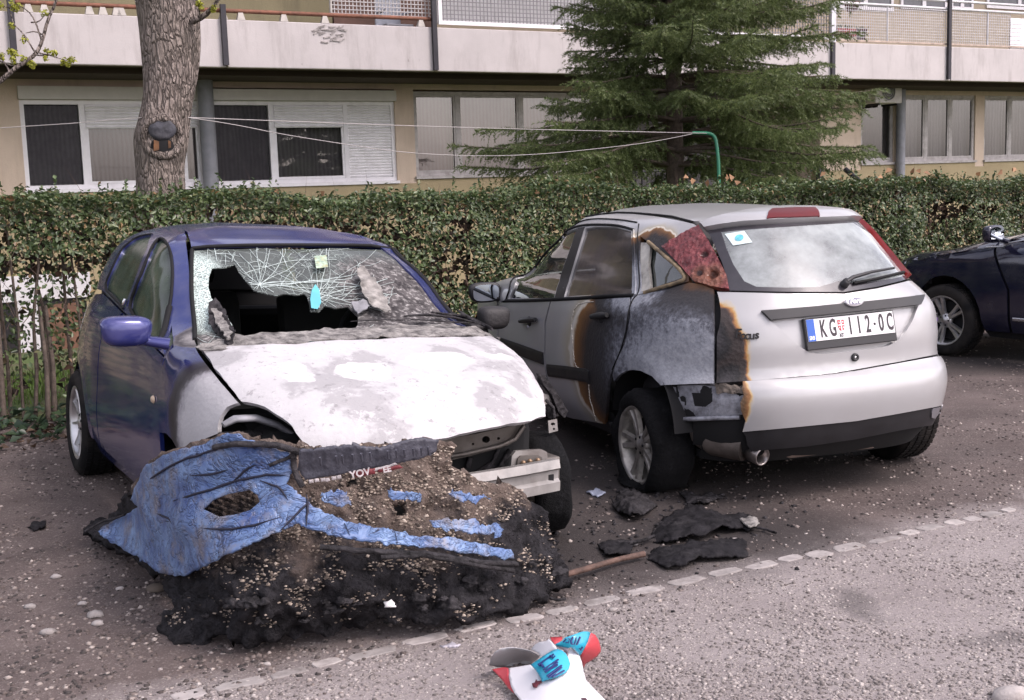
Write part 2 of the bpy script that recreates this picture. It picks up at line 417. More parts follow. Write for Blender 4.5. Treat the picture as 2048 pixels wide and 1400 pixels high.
def samp(side):
    def f(rg, n):
        y = 3.2 + rg.uniform(0, 1, n) ** 1.7 * 9.0; x = (rg.uniform(-.46, .47, n)) * y * 1.02
        e = (x - K0.x) * KN.x + (y - K0.y) * KN.y + rg.normal(0, .12, n)
        cl = np.array([noise.noise(Vector((a * 1.8, b * 1.8, 3))) + .6 * noise.noise(Vector((a * 6, b * 6, 8))) for a, b in zip(x, y)])
        kp = (cl + rg.normal(0, .28, n) > (-.08 if side < 0 else .05)) & ((e < 0) if side < 0 else (e >= 0))
        d = (x - H0.x) * KN.x + (y - H0.y) * KN.y; kp &= d < .1
        soot = np.exp(-((x - .5) ** 2 / 1.6 + (y - 6.0) ** 2 / 2.2)); kp &= rg.uniform(0, 1, n) > soot * .8
        x, y = x[kp], y[kp]
        return np.stack([x, y, [ground_z(a, b) for a, b in zip(x, y)]], 1)
    return f
tag(gravel(130000, samp(-1), .0024, .0105, 'gravel', GRAV), 'pale loose gravel scattered over the worn road surface', 'gravel')
tag(gravel(75000, samp(1), .0024, .0145, 'gravel', GRAVD), 'dirty dark gravel scattered over the parking bay', 'gravel')
# ================================================================== block of flats
BLD_LOC, BLD_RZ = (-6.56, 16.4, 0), R(29.0)
BM = Matrix.Translation(BLD_LOC) @ Matrix.Rotation(BLD_RZ, 4, 'Z'); BMi = BM.inverted(); _eyeb = BMi @ CAM
def W(px, py, off=0.0):
    """photo pixel -> (x, z) on the vertical plane standing off metres before the wall"""
    d = BMi.to_3x3() @ ray(px, py); t = (-off - _eyeb.y) / d.y; q = _eyeb + d * t; return q.x, q.z
bld = thing('apartment_building', 'cream apartment building with pale balcony band, running behind the hedge', 'building')
bld.matrix_world = BM
def plaster(name, base, dirt, amt=.6, sc=1.5, bump=.25):
    k = NT(name); co = k.co()
    st = k.n('ShaderNodeMapping'); st.inputs['Scale'].default_value = (2.2, 2.2, .35); k.l(co, st.inputs['Vector'])
    c = k.mix(k.ramp(k.noise(sc, 6, .6), [(.3, 0.0), (.7, 1.0)]), tuple(x * .9 for x in base), tuple(min(1, x * 1.07) for x in base))
    c = k.mix(k.ramp(k.noise(1.6, 7, .7, vec=st.outputs[0]), [(.50, 0.0), (.78, amt)]), c, dirt)
    c = k.mix(k.ramp(k.noise(7, 7, .75), [(.66, 0.0), (.74, amt)]), c, tuple(x * .7 for x in dirt))
    k.p(base=c, rough=.88, spec=.3); k.bump(k.math('ADD', k.noise(50, 5, .7), k.math('MULTIPLY', k.noise(4, 5), 1.5)), bump, .02); return k.m
CREAM = plaster('cream_render', (.62, .50, .40), (.34, .26, .19), .5)
OLIVE = plaster('olive_base_render', (.37, .30, .185), (.24, .19, .12), .5)
PARAP = plaster('pale_balcony_render', (.49, .455, .45), (.25, .22, .21), .75, bump=.15)
UPPER = plaster('tan_upper_render', (.44, .37, .28), (.3, .24, .17), .4)
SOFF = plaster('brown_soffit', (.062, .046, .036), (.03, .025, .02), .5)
PVC = simple('white_window_frame', (.80, .78, .80), .35, var=.05, dirt=(.45, .42, .42, .3))
OLDW = simple('weathered_white_wood', (.45, .42, .41), .7, var=.15, nscale=12, dirt=(.20, .17, .15, .7), bump=.3)
WGL = glass_mat('window_glass', (.55, .56, .56), dust=.06, dust_sheen_col=(.3, .29, .28), rough=.02, refl=.9)
SCREEN = glass_mat('insect_screen', (.32, .31, .33), dust=.35, dust_sheen_col=(.05, .045, .055), rough=.4, refl=.25)
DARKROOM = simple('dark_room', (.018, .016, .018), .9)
def curtain_mat(name, c, c2):
    k = NT(name); wv = k.n('ShaderNodeTexWave'); wv.inputs['Scale'].default_value = 5; wv.inputs['Distortion'].default_value = 2.5; wv.inputs['Detail'].default_value = 3; k.l(k.co(), wv.inputs['Vector'])
    k.p(base=k.mix(wv.outputs['Fac'], c, c2), rough=.9); return k.m
CURT_R = curtain_mat('rosy_net_curtain', (.40, .29, .28), (.55, .45, .44))
CURT_G = curtain_mat('grey_net_curtain', (.28, .26, .27), (.42, .39, .40))
CURT_P = curtain_mat('mauve_blind', (.60, .40, .45), (.66, .48, .52))
X0, X1 = -9.0, 38.0
Z_SIL = W(600, 366)[1]; Z_TOP = W(600, 172)[1]
_zb = [W(x, y, 1.35)[1] for x, y in ((100, 126), (500, 133), (870, 140), (1900, 160))]; _zt = [W(x, y, 1.35)[1] for x, y in ((100, 24), (500, 44), (865, 55), (2040, 100))]
ZPB, ZPT = sum(_zb) / 4, sum(_zt) / 4
def bbox_(x0, x1, y0, y1, z0, z1, name, mat, parent=bld, bev=0, label=None):
    m_ = MB(); m_.box((x0, y0, z0), (x1, y1, z1), None, bev); return m_.build(name, mat, parent, label)
def wavy(x0, x1, y, z0, z1, name, mat, parent, amp=.02, fr=38):
    n = max(8, int((x1 - x0) * 26)); vs_ = []
    for i in range(n + 1):
        x = x0 + (x1 - x0) * i / n; yy = y + amp * math.sin(x * fr + 1.7 * math.sin(x * 7)); vs_ += [(x, yy, z0), (x, yy, z1)]
    m_ = MB(); m_.add(vs_, [(2*i, 2*i+2, 2*i+3, 2*i+1) for i in range(n)], True); return m_.build(name, mat, parent)
def shutter(x0, x1, z0, z1, y, parent, mat=PVC):
    m_ = MB(); n = max(2, int((z1 - z0) / .042))
    for i in range(n):
        a = z0 + (z1 - z0) * i / n; b = z0 + (z1 - z0) * (i + 1) / n - .006
        m_.add([(x0, y, a), (x1, y, a), (x1, y - .012, (a + b) / 2), (x0, y - .012, (a + b) / 2), (x1, y, b), (x0, y, b)], [(0, 1, 2, 3), (3, 2, 4, 5)])
        m_.box((x0, y, b), (x1, y + .01, z0 + (z1 - z0) * (i + 1) / n))
    return m_.build('shutter_slats', mat, parent, None, 'stuff')
def window(x0, x1, z0, z1, panes, frame_m=PVC, fw=.055, back=CURT_G, box=0.0, depth=.10, name='window', label=None):
    """panes: (u0, u1, kind) in fractions of the width"""
    yb = depth; f = MB(); w_ = x1 - x0
    f.box((x0, yb - .07, z0), (x1, yb, z0 + fw)); f.box((x0, yb - .07, z1 - fw), (x1, yb, z1))
    f.box((x0, yb - .07, z0 + fw), (x0 + fw, yb, z1 - fw)); f.box((x1 - fw, yb - .07, z0 + fw), (x1, yb, z1 - fw))
    for (a, b, kd) in panes[1:]: f.box((x0 + w_ * a - fw * .6, yb - .066, z0 + fw), (x0 + w_ * a + fw * .6, yb - .002, z1 - fw))
    fr = f.build(name, frame_m, bld, label)
    bbox_(x0 - .02, x1 + .02, -.05, .05, z0 - .045, z0 - .002, 'sill', frame_m, fr)
    if box: bbox_(x0 - .01, x1 + .01, yb - .16, yb - .03, z1 + .003, z1 + box, 'shutter_box', simple('shutter_box_cream', (.60, .57, .53), .5, var=.06), fr)
    for a, b, kd in panes:
        xa, xb = x0 + w_ * a + fw * .62, x0 + w_ * b - fw * .62; za, zb = z0 + fw + .002, z1 - fw - .002; in_ = .035 if kd in 'wsrp' else .012
        if kd in 'wsrp':
            c = MB(); c.box((xa, yb - .06, za), (xb, yb - .02, za + in_)); c.box((xa, yb - .06, zb - in_), (xb, yb - .02, zb)); c.box((xa, yb - .06, za + in_), (xa + in_, yb - .02, zb - in_)); c.box((xb - in_, yb - .06, za + in_), (xb, yb - .02, zb - in_)); c.build('sash', frame_m, fr)
        if kd == 'c': shutter(xa, xb, za, zb, yb - .05, fr); continue
        if kd == 's': shutter(xa + .01, xb - .01, za + (zb - za) * .70, zb - .01, yb - .075, fr)
        g = MB(); g.add([(xa + in_, yb - .04, za + in_), (xb - in_, yb - .04, za + in_), (xb - in_, yb - .04, zb - in_), (xa + in_, yb - .04, zb - in_)], [(0, 1, 2, 3)]); g.build('pane', SCREEN if kd == 'd' else WGL, fr)
        wavy(xa, xb, yb + .10, za, zb, 'curtain', {'d': CURT_G, 'w': back, 's': back, 'r': CURT_R, 'p': CURT_P}[kd], fr, amp=.004 if kd == 'p' else .022)
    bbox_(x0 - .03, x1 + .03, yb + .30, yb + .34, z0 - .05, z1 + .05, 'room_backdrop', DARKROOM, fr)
    return fr
WIN = []   # (x0, x1) openings of the ground floor row
def wx(px, py=280): return W(px, py)[0]
def add_win(pxl, pxr, zlo, zhi, panes, **kw):
    x0, x1 = wx(pxl), wx(pxr); WIN.append((x0, x1)); return window(x0, x1, zlo, zhi, panes, **kw)
zA0, zA1 = W(230, 376)[1], W(230, 200)[1]
add_win(44, 404, zA0, zA1, [(0, .33, 'd'), (.33, .88, 's'), (.88, 1, 's')], back=CURT_R, box=W(230, 172)[1] - W(230, 198)[1], fw=.06)
zB0, zB1 = W(610, 366)[1], W(610, 202)[1]
add_win(424, 792, zB0, zB1, [(0, .315, 'd'), (.315, .72, 's'), (.72, 1, 'c')], box=W(610, 178)[1] - W(610, 200)[1], fw=.06)
zC0, zC1 = W(1000, 348)[1], W(1000, 184)[1]
add_win(830, 1205, zC0, zC1, [(0, .22, 'p'), (.22, .55, 'p'), (.55, .78, 'p'), (.78, 1, 'p')], frame_m=OLDW, fw=.05)
zD0, zD1 = W(1870, 322)[1], W(1870, 190)[1]
add_win(1722, 1788, zD0, zD1 - .10, [(0, 1, 'w')], frame_m=OLDW, back=simple('brown_blind', (.10, .065, .05), .8, var=.3))
add_win(1806, 1950, zD0, zD1, [(0, .32, 'w'), (.32, .66, 'w'), (.66, 1, 'w')], frame_m=OLDW)
add_win(1968, 2120, zD0, zD1, [(0, .34, 'w'), (.34, .68, 'w'), (.68, 1, 'w')], frame_m=OLDW)
x_, w4 = W(-260, 280)[0], 1.9
add_win(-330, -60, zA0, zA1, [(0, .5, 'w'), (.5, 1, 'w')], box=.15)
ENT = (wx(1245), wx(1640)); WIN.append(ENT)
WIN.sort()
ZB = min(zA0, zB0, zC0, zD0) - .05; ZL = max(zA1, zB1, zC1) + .02
xs_ = X0
for a, b in WIN + [(X1, X1)]:
    if a > xs_: bbox_(xs_, a, 0, .25, ZB, 3.6, 'wall', CREAM)
    xs_ = b
for a, b in WIN:
    if (a, b) != ENT: bbox_(a, b, .002, .25, max(z for z in (zA1, zB1, zC1, zD1) if True) + .0, 3.6, 'lintel_wall', CREAM)
for a, b in ((X0, ENT[0]), (ENT[1], X1)): bbox_(a, b, -.02, .25, -1.2, ZB, 'base_wall', OLIVE)
for (a, b), z in zip(sorted([w_ for w_ in WIN if w_ != ENT]), (zA0, zA0, zB0, zC0, zD0, zD0, zD0)): bbox_(a, b, -.012, .25, ZB, z - .05, 'base_wall', OLIVE)
# entrance recess with steel railing and steps
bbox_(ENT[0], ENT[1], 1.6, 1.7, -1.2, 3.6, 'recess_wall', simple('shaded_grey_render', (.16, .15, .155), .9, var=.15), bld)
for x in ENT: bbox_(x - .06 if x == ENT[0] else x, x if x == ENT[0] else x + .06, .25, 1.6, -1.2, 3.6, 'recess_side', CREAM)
bbox_(ENT[0] + .02, ENT[1] - .02, -.3, 1.59, -1.2, .55, 'entrance_landing', simple('concrete', (.28, .26, .25), .9, var=.2, bump=.3))
ed = bbox_(wx(1300), wx(1345), 1.50, 1.585, .6, 2.6, 'entrance_door', PVC)
for i in range(6): bbox_(wx(1300) + .12 + .12 * i, wx(1300) + .14 + .12 * i, 1.485, 1.5, .8, 2.4, 'door_grille', DARKROOM, ed)
IRON = simple('dark_iron', (.035, .033, .04), .5, metal=.4, var=.2)
xr0, zr = W(1246, 342, .35)
def rl(p, q, r_=.025): MB().tube([p, q], r_, 6).build('railing_bar', IRON, bld)
for pa, pb_, r_ in (((1246, 328), (1345, 322), .05), ((1246, 345), (1345, 340), .03)):
    a, b = W(*pa, .35), W(*pb_, .35); rl((a[0], -.35, a[1]), (b[0], -.35, b[1]), r_)
for px_ in (1256, 1284, 1312, 1340): 
    a = W(px_, 338, .35); rl((a[0], -.35, a[1] + .05), (a[0], -.35, -.4), .02)
a, b = W(1362, 340, .35), W(1420, 378, .8); rl((a[0], -.35, a[1]), (b[0], -.8, b[1] - .1), .03)
a, b = W(1690, 338, .35), W(1735, 365, .8); rl((a[0], -.35, a[1]), (b[0], -.8, b[1] - .1), .05)
for px_ in (1462, 1540, 1640):
    a = W(px_, 330, .5); bbox_(a[0] - .05, a[0] + .05, -.55, -.45, -.6, a[1], 'railing_post', IRON)

# balcony slab, parapet panels with joints, posts
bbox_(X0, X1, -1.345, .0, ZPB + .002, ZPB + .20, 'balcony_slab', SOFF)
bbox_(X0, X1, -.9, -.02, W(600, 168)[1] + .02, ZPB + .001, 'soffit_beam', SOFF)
joints = [X0] + [W(x, y, 1.4)[0] for x, y in ((25, 60), (452, 90), (872, 100), (1668, 120), (1902, 120))] + [X1]
for a, b in zip(joints[:-1], joints[1:]):
    m_ = MB(); m_.box((a + .012, -1.40, ZPB - .02), (b - .012, -1.30, ZPT), None, .012); m_.build('parapet_panel', PARAP, bld)
ch = W(660, 66, 1.4); dm = MB(); rs_ = random.Random(3)
for i in range(26):
    a = rs_.uniform(-.22, .22); z = rs_.uniform(-.16, .12) * (1 - abs(a) * 2.2)
    T_ = Matrix.Translation((ch[0] + a, -1.402, ch[1] + z)) @ Matrix.Rotation(rs_.uniform(-.7, .2), 4, 'Y'); dm.box((-.05, -.012, -.012), (.05, .008, .006), T_)
dm.build('spalled_render', simple('spalled_patch', (.34, .31, .30), .9, var=.4, nscale=20), bld, None, 'stuff')
for (x1_, y1_), (x2_, y2_) in (((20, 0), (28, 105)), ((446, 8), (454, 130)), ((868, 0), (876, 140)), ((1668, 85), (1668, 152)), ((1902, 0), (1902, 158))):
    a, b = W(x1_, y1_, 1.46), W(x2_, y2_, 1.46); bbox_(a[0] - .035, a[0] + .035, -1.46, -1.41, b[1], a[1] + (.9 if y1_ == 0 else 0), 'balcony_post', IRON)
a, b = W(1662, 0, 1.46), W(1668, 84, 1.46); bbox_(b[0] - .05, b[0] + .05, -1.46, -1.40, b[1], b[1] + 1.1, 'balcony_post', simple('grey_steel_post', (.5, .5, .53), .4, metal=.4))
# upper storey wall and windows
bbox_(X0, X1, .004, .25, 3.6, 6.4, 'upper_wall', UPPER)
OLIVE2 = plaster('olive_balcony_back', (.24, .21, .13), (.10, .085, .06), .7)
a0, a1 = W(440, 5, .1)[0], W(665, 5, .1)[0]; bbox_(X0, a1, -.06, .0, ZPT - .3, 6.3, 'balcony_back_wall', OLIVE2)
bbox_(a1 + .02, W(866, 5, .1)[0], -.07, .0, ZPT - .3, 6.3, 'balcony_back_wall', simple('russet_door_panel', (.12, .065, .05), .7, var=.3, nscale=3))
# left railing: rusty rail on short concrete feet
RUST = simple('rusty_rail', (.20, .085, .055), .75, metal=.2, var=.35, nscale=14)
za_, zb_ = W(500, 28, 1.36)[1], W(200, 6, 1.36)[1]; zr = (za_ + zb_) / 2
xa, xb = W(30, 5, 1.36)[0], W(868, 44, 1.36)[0]
m_ = MB(); m_.tube([(xa, -1.36, zr), (xb, -1.36, zr)], .028, 8); m_.build('rusty_rail', RUST, bld)
m_ = MB(); m_.tube([(xa, -1.36, zr + 1.0), (xb, -1.36, zr + 1.0)], .028, 8); m_.build('rusty_rail', RUST, bld)
CONC = simple('concrete_foot', (.42, .39, .36), .9, var=.2)
for px_ in (56, 88, 178, 205, 232, 242, 445, 480, 566, 648, 840):
    x = W(px_, 20, 1.36)[0]; m_ = MB(); m_.add([(x - .055, -1.40, ZPT), (x + .055, -1.40, ZPT), (x + .055, -1.31, ZPT), (x - .055, -1.31, ZPT), (x - .03, -1.38, zr - .02), (x + .03, -1.38, zr - .02), (x + .03, -1.34, zr - .02), (x - .03, -1.34, zr - .02)], [(0, 1, 5, 4), (1, 2, 6, 5), (2, 3, 7, 6), (3, 0, 4, 7), (4, 5, 6, 7)]); m_.build('rail_foot', CONC, bld)
# wire mesh screens
def mesh_screen(x0, x1, z0, z1, y, mat, st=.055, r_=.006, frame=None, nm='mesh_screen'):
    m_ = MB(); x = x0
    while x < x1: m_.box((x - r_, y - r_, z0), (x + r_, y + r_, z1)); x += st
    z = z0
    while z < z1: m_.box((x0, y - r_ * 2, z - r_), (x1, y - r_ * .4, z + r_)); z += st
    o = m_.build(nm, mat, bld, None, 'stuff')
    if frame:
        f = MB(); q = .028
        f.box((x0 - q, y - .03, z0 - q), (x1 + q, y - .004, z0 + q)); f.box((x0 - q, y - .03, z1 - q), (x1 + q, y - .004, z1 + q)); f.box((x0 - q, y - .03, z0 + q), (x0 + q, y - .004, z1 - q)); f.box((x1 - q, y - .03, z0 + q), (x1 + q, y - .004, z1 - q)); f.build('screen_frame', frame, bld)
WIRE = simple('grey_wire', (.40, .38, .38), .5, metal=.4)
WIREW = simple('white_wire', (.55, .54, .56), .5)
xm0, xm1 = W(662, 5, 1.36)[0], W(866, 5, 1.36)[0]; mesh_screen(xm0, xm1, zr + .03, zr + 1.0, -1.33, WIRE)
m_ = MB(); m_.tube([(xm0, -1.34, zr), (xm0, -1.34, zr + 1.05)], .022, 8); m_.build('rail_upright', CONC, bld)
xm0, xm1 = W(878, 5, 1.38)[0], W(1662, 60, 1.38)[0]; zq = W(1000, 50, 1.38)[1]
mesh_screen(xm0, xm1, zq, zq + 1.1, -1.38, simple('dark_wire', (.20, .19, .20), .5), frame=PVC, st=.06, r_=.0055)
bbox_(xm0, xm1 - 2.2, -1.30, -1.28, zq, zq + 1.1, 'screen_sheet', simple('pale_sheet', (.60, .59, .60), .7, var=.05))
xm0, xm1 = W(1672, 60, 1.38)[0], X1; zq2 = W(1800, 83, 1.38)[1]; zq3 = W(1800, 12, 1.38)[1]
mesh_screen(xm0, W(2022, 60, 1.38)[0], zq2, zq3, -1.37, WIREW, st=.05, r_=.0035)
bbox_(xm0, X1, -1.39, -1.35, zq2 - .03, zq2, 'lower_rail', simple('rust_stained_rail', (.42, .33, .27), .6, var=.3))
for dz in (0, .14): m_ = MB(); m_.tube([(xm0, -1.38, zq3 + dz), (X1, -1.38, zq3 + dz)], .024, 8); m_.build('steel_rail', simple('white_steel', (.62, .61, .63), .35, metal=.2), bld)
for px_ in (1775, 1895, 1975): x = W(px_, 60, 1.38)[0]; m_ = MB(); m_.tube([(x, -1.38, zq2), (x, -1.38, zq3)], .014, 6); m_.build('rail_upright', WIREW, bld)
x = W(2022, 60, 1.38)[0]; sp_ = bbox_(x, x + 1.6, -1.36, -1.34, zq2 - .05, W(2030, 36, 1.38)[1], 'slatted_panel', PVC)
zt_ = W(2030, 36, 1.38)[1]
for i in range(7): bbox_(x, x + 1.6, -1.374, -1.362, zq2 - .04 + (zt_ - zq2) * i / 7, zq2 - .04 + (zt_ - zq2) * (i + .82) / 7, 'slat', PVC, sp_)
for pl_, pr_ in ((1672, 1785), (1800, 1892), (1900, 1945), (1972, 2100)):
    x0, x1 = W(pl_, 10)[0], W(pr_, 10)[0]; z0 = W((pl_ + pr_) / 2, 20)[1]
    f = MB(); f.box((x0, -.03, z0), (x1, .0, z0 + .06)); f.box((x0, -.03, z0 + 1.2), (x1, .0, z0 + 1.26)); f.box((x0, -.03, z0 + .06), (x0 + .06, .0, z0 + 1.2)); f.box((x1 - .06, -.03, z0 + .06), (x1, .0, z0 + 1.2)); f.box(((x0 + x1) / 2 - .05, -.03, z0 + .06), ((x0 + x1) / 2 + .05, 0, z0 + 1.2)); fr = f.build('upper_window', PVC, bld)
    bbox_(x0 + .06, x1 - .06, -.012, -.002, z0 + .06, z0 + 1.2, 'pane', simple('dim_pane', (.10, .10, .115), .08, var=.2), fr)
# down pipes
PIPE = simple('grey_pipe', (.22, .225, .25), .5, var=.15, dirt=(.14, .13, .13, .5))
for px_, r_, y in ((416, .11, -.14), (1803, .09, -.12)):
    x = W(px_, 270, .14)[0]; m_ = MB(); m_.tube([(x, y, -.9), (x, y, ZPB - .01)], r_, 14); m_.build('down_pipe', PIPE, bld)
# basement lights and pale plinth at the left end
xa, xb = W(-40, 600)[0], W(182, 600)[0]; zt_ = W(100, 548)[1]; zb_ = W(100, 706)[1]
WHP = plaster('white_plinth_paint', (.66, .64, .66), (.4, .38, .38), .4)
bbox_(xa, xb, -.06, -.021, W(100, 598)[1], zt_, 'plinth_band', WHP); bbox_(W(36, 640)[0], W(76, 640)[0], -.06, -.021, zb_, W(100, 599)[1], 'plinth_pier', WHP)
bbox_(W(78, 650)[0], W(176, 650)[0], -.035, -.021, zb_ - .05, W(100, 599)[1], 'cellar_opening', DARKROOM)
bbox_(W(95, 650)[0], W(165, 650)[0], -.05, -.036, zb_, W(130, 606)[1], 'cellar_shutter', simple('brown_boards', (.17, .085, .055), .8, var=.35, nscale=6))
bbox_(xa, W(34, 640)[0], -.035, -.021, zb_ - .05, W(100, 599)[1], 'cellar_opening', DARKROOM)
# back of the block so that it is a solid
bbox_(X0, X1, 5.0, 5.2, -1.2, 6.4, 'rear_wall', CREAM); bbox_(X0, X1, -1.4, 5.2, 6.42, 6.62, 'upper_slab', PARAP)
bbox_(X0, X0 + .2, .26, 4.99, -1.2, 6.4, 'end_wall', CREAM); bbox_(X1 - .2, X1, .26, 4.99, -1.2, 6.4, 'end_wall', CREAM)
# ------------------------------------------------------------------ things on the building
def bthing(name, label, cat, group=None):
    t = thing(name, label, cat, group=group); t.matrix_world = BM; return t
ac = bthing('air_conditioner', 'white air conditioner hung under the balcony, beside the grey down pipe', 'air conditioner')
x0, z0 = W(1742, 207, .3); x1, z1 = W(1795, 160, .3)
bbox_(x0, x1, -.42, -.14, z0, z1 - .02, 'casing', simple('dirty_white_casing', (.55, .52, .49), .5, var=.1, dirt=(.35, .3, .27, .5)), ac, .015)
cx, cz = (x0 * .52 + x1 * .48), (z0 + z1) / 2; T_ = Matrix.Translation((cx, -.422, cz)) @ Matrix.Rotation(R(90), 4, 'X')
m_ = MB(); m_.lathe([(0, .004), (.17, .004)], T_, 24); m_.build('fan_grille', simple('fan_shadow', (.09, .085, .085), .6), ac)
m_ = MB()
for r_ in (.05, .09, .13, .17): m_.lathe([(r_ + .005 * math.cos(a), .008 + .005 * math.sin(a)) for a in (0, 2.1, 4.2)], T_, 24, closed=True)
m_.build('fan_guard', WIREW, ac, None, 'stuff')
for x in (x0 + .1, x1 - .1): bbox_(x - .02, x + .02, -.42, -.001, z0 - .04, z0 - .002, 'bracket', IRON, ac)
def pot(px, py, w_, h_, col, label, box=False, plant=None, off=1.15):
    x, z = W(px, py, off); t = bthing('flower_pot', label, 'flower pot', 'pots on the balcony'); m_ = MB()
    if box: m_.box((x - w_, -off - .08, z - h_), (x + w_, -off + .08, z), None, .012)
    else: m_.lathe([(0, -h_), (w_ * .72, -h_), (w_, 0), (w_ * 1.1, 0), (w_ * 1.1, .03), (w_ * .9, .03), (w_ * .9, -.02), (0, -.02)], Matrix.Translation((x, -off, z)), 16)
    m_.build('pot', simple('pot_colour', col, .6, var=.15), t)
    if plant:
        l_ = MB(); rr = random.Random(int(px))
        for i in range(30):
            p = Vector((x + rr.uniform(-w_, w_), -off + rr.uniform(-.08, .08), z + .02)); d = Vector((rr.uniform(-.5, .5), rr.uniform(-.5, .5), 1)).normalized() * rr.uniform(.05, plant); q = d.cross(Vector((.3, 1, .2))).normalized() * .012
            l_.add([p - q, p + q, p + d], [(0, 1, 2)])
        l_.build('leaves', simple('pot_leaves', (.06, .09, .03), .7, var=.4), t, None, 'stuff')
    return t
pot(1688, 58, .22, .14, (.34, .05, .06), 'red window box on the balcony floor behind the white mesh', True, .10)
pot(1722, 62, .10, .16, (.14, .06, .06), 'small brown flower pot beside the red window box', False, .08)
hp = pot(1704, 8, .13, .12, (.20, .08, .09), 'hanging brown flower pot above the red window box', False, None)
m_ = MB(); x, z = W(1704, 8, 1.15)
for dx in (-.12, .12): m_.tube([(x + dx, -1.15, z), (x, -1.15, z + .5)], .004, 4)
m_.build('hanger', IRON, hp)
ch_ = bthing('plastic_chair', 'pale grey plastic chair on the balcony behind the rusty rail', 'chair'); GP = simple('grey_plastic', (.44, .46, .52), .5, var=.1)
x, z = W(788, 46, 1.0); fz = ZPB + .20
for dx in (-.17, .17):
    for dy in (-.17, .17): bbox_(x + dx - .02, x + dx + .02, -1.0 + dy - .02, -1.0 + dy + .02, fz, z - .22 if False else fz + .42, 'leg', GP, ch_)
bbox_(x - .21, x + .21, -1.21, -.79, fz + .42, fz + .45, 'seat', GP, ch_, .01); bbox_(x - .20, x + .20, -.80, -.76, fz + .46, fz + .88, 'backrest', GP, ch_, .015)
for dx in (-.21, .19): bbox_(x + dx, x + dx + .03, -1.18, -.8, fz + .62, fz + .65, 'armrest', GP, ch_)
# ================================================================== car bodies
def hermite_rows(P, sub):
    """P: (rows, cols, 3) control rows -> smooth surface through them"""
    d = np.linalg.norm(np.diff(P, axis=0), axis=2) + 1e-6
    tt = np.concatenate([np.zeros((1, P.shape[1])), np.cumsum(d, 0)], 0)
    m_ = np.zeros_like(P); n = len(P)
    for i in range(n):
        if i == 0: m_[i] = (P[1] - P[0]) / d[0][:, None]
        elif i == n - 1: m_[i] = (P[-1] - P[-2]) / d[-1][:, None]
        else:
            s0 = (P[i] - P[i - 1]) / d[i - 1][:, None]; s1 = (P[i + 1] - P[i]) / d[i][:, None]
            a = d[i] / (d[i] + d[i - 1]); m_[i] = s0 * a[:, None] + s1 * (1 - a)[:, None]
    out_ = []
    for i in range(n - 1):
        for k in range(sub):
            u = k / sub; h = d[i][:, None]
            out_.append((2*u**3-3*u*u+1) * P[i] + (u**3-2*u*u+u) * h * m_[i] + (-2*u**3+3*u*u) * P[i+1] + (u**3-u*u) * h * m_[i+1])
    out_.append(P[-1]); return np.array(out_)
def ring_half(row, ym, N):
    """half plan curve, front centre -> rear centre on the car's right (+x)"""
    w_, nf, nr = row['w'], row.get('nf', 4.0), row.get('nr', 5.0)
    lf, lr = row['yf'] - ym, ym - row['yr']; bf, br = row.get('bf', .12), row.get('br', .06)
    res = []
    for front in (True, False):
        a = np.linspace(0, np.pi / 2, 1500); n_ = nf if front else nr; l = lf if front else lr
        x = np.sin(a) ** (2 / n_); yy = np.cos(a) ** (2 / n_)
        bow = (bf if front else br) * x ** 2 * np.clip((yy - .3) / .7, 0, 1) ** 1.5
        y = ym + (l * yy - bow if front else -(l * yy - bow))
        zz = row['zs'] + ((row.get('zf', row['zs']) if front else row.get('zr', row['zs'])) - row['zs']) * yy ** row.get('kf' if front else 'kr', 3)
        # taper of the body side towards its ends
        x = w_ * x * (1 - row.get('tf' if front else 'tr', .03) * np.clip((yy - .35) / .65, 0, 1) ** 2)
        c = np.stack([x, y, zz], 1)
        s_ = np.concatenate([[0], np.cumsum(np.linalg.norm(np.diff(c, axis=0), axis=1))])
        q = np.linspace(0, s_[-1], N + 1); c = np.stack([np.interp(q, s_, c[:, j]) for j in range(3)], 1)
        res.append(c if front else c[::-1])
    return np.concatenate([res[0], res[1][1:]])
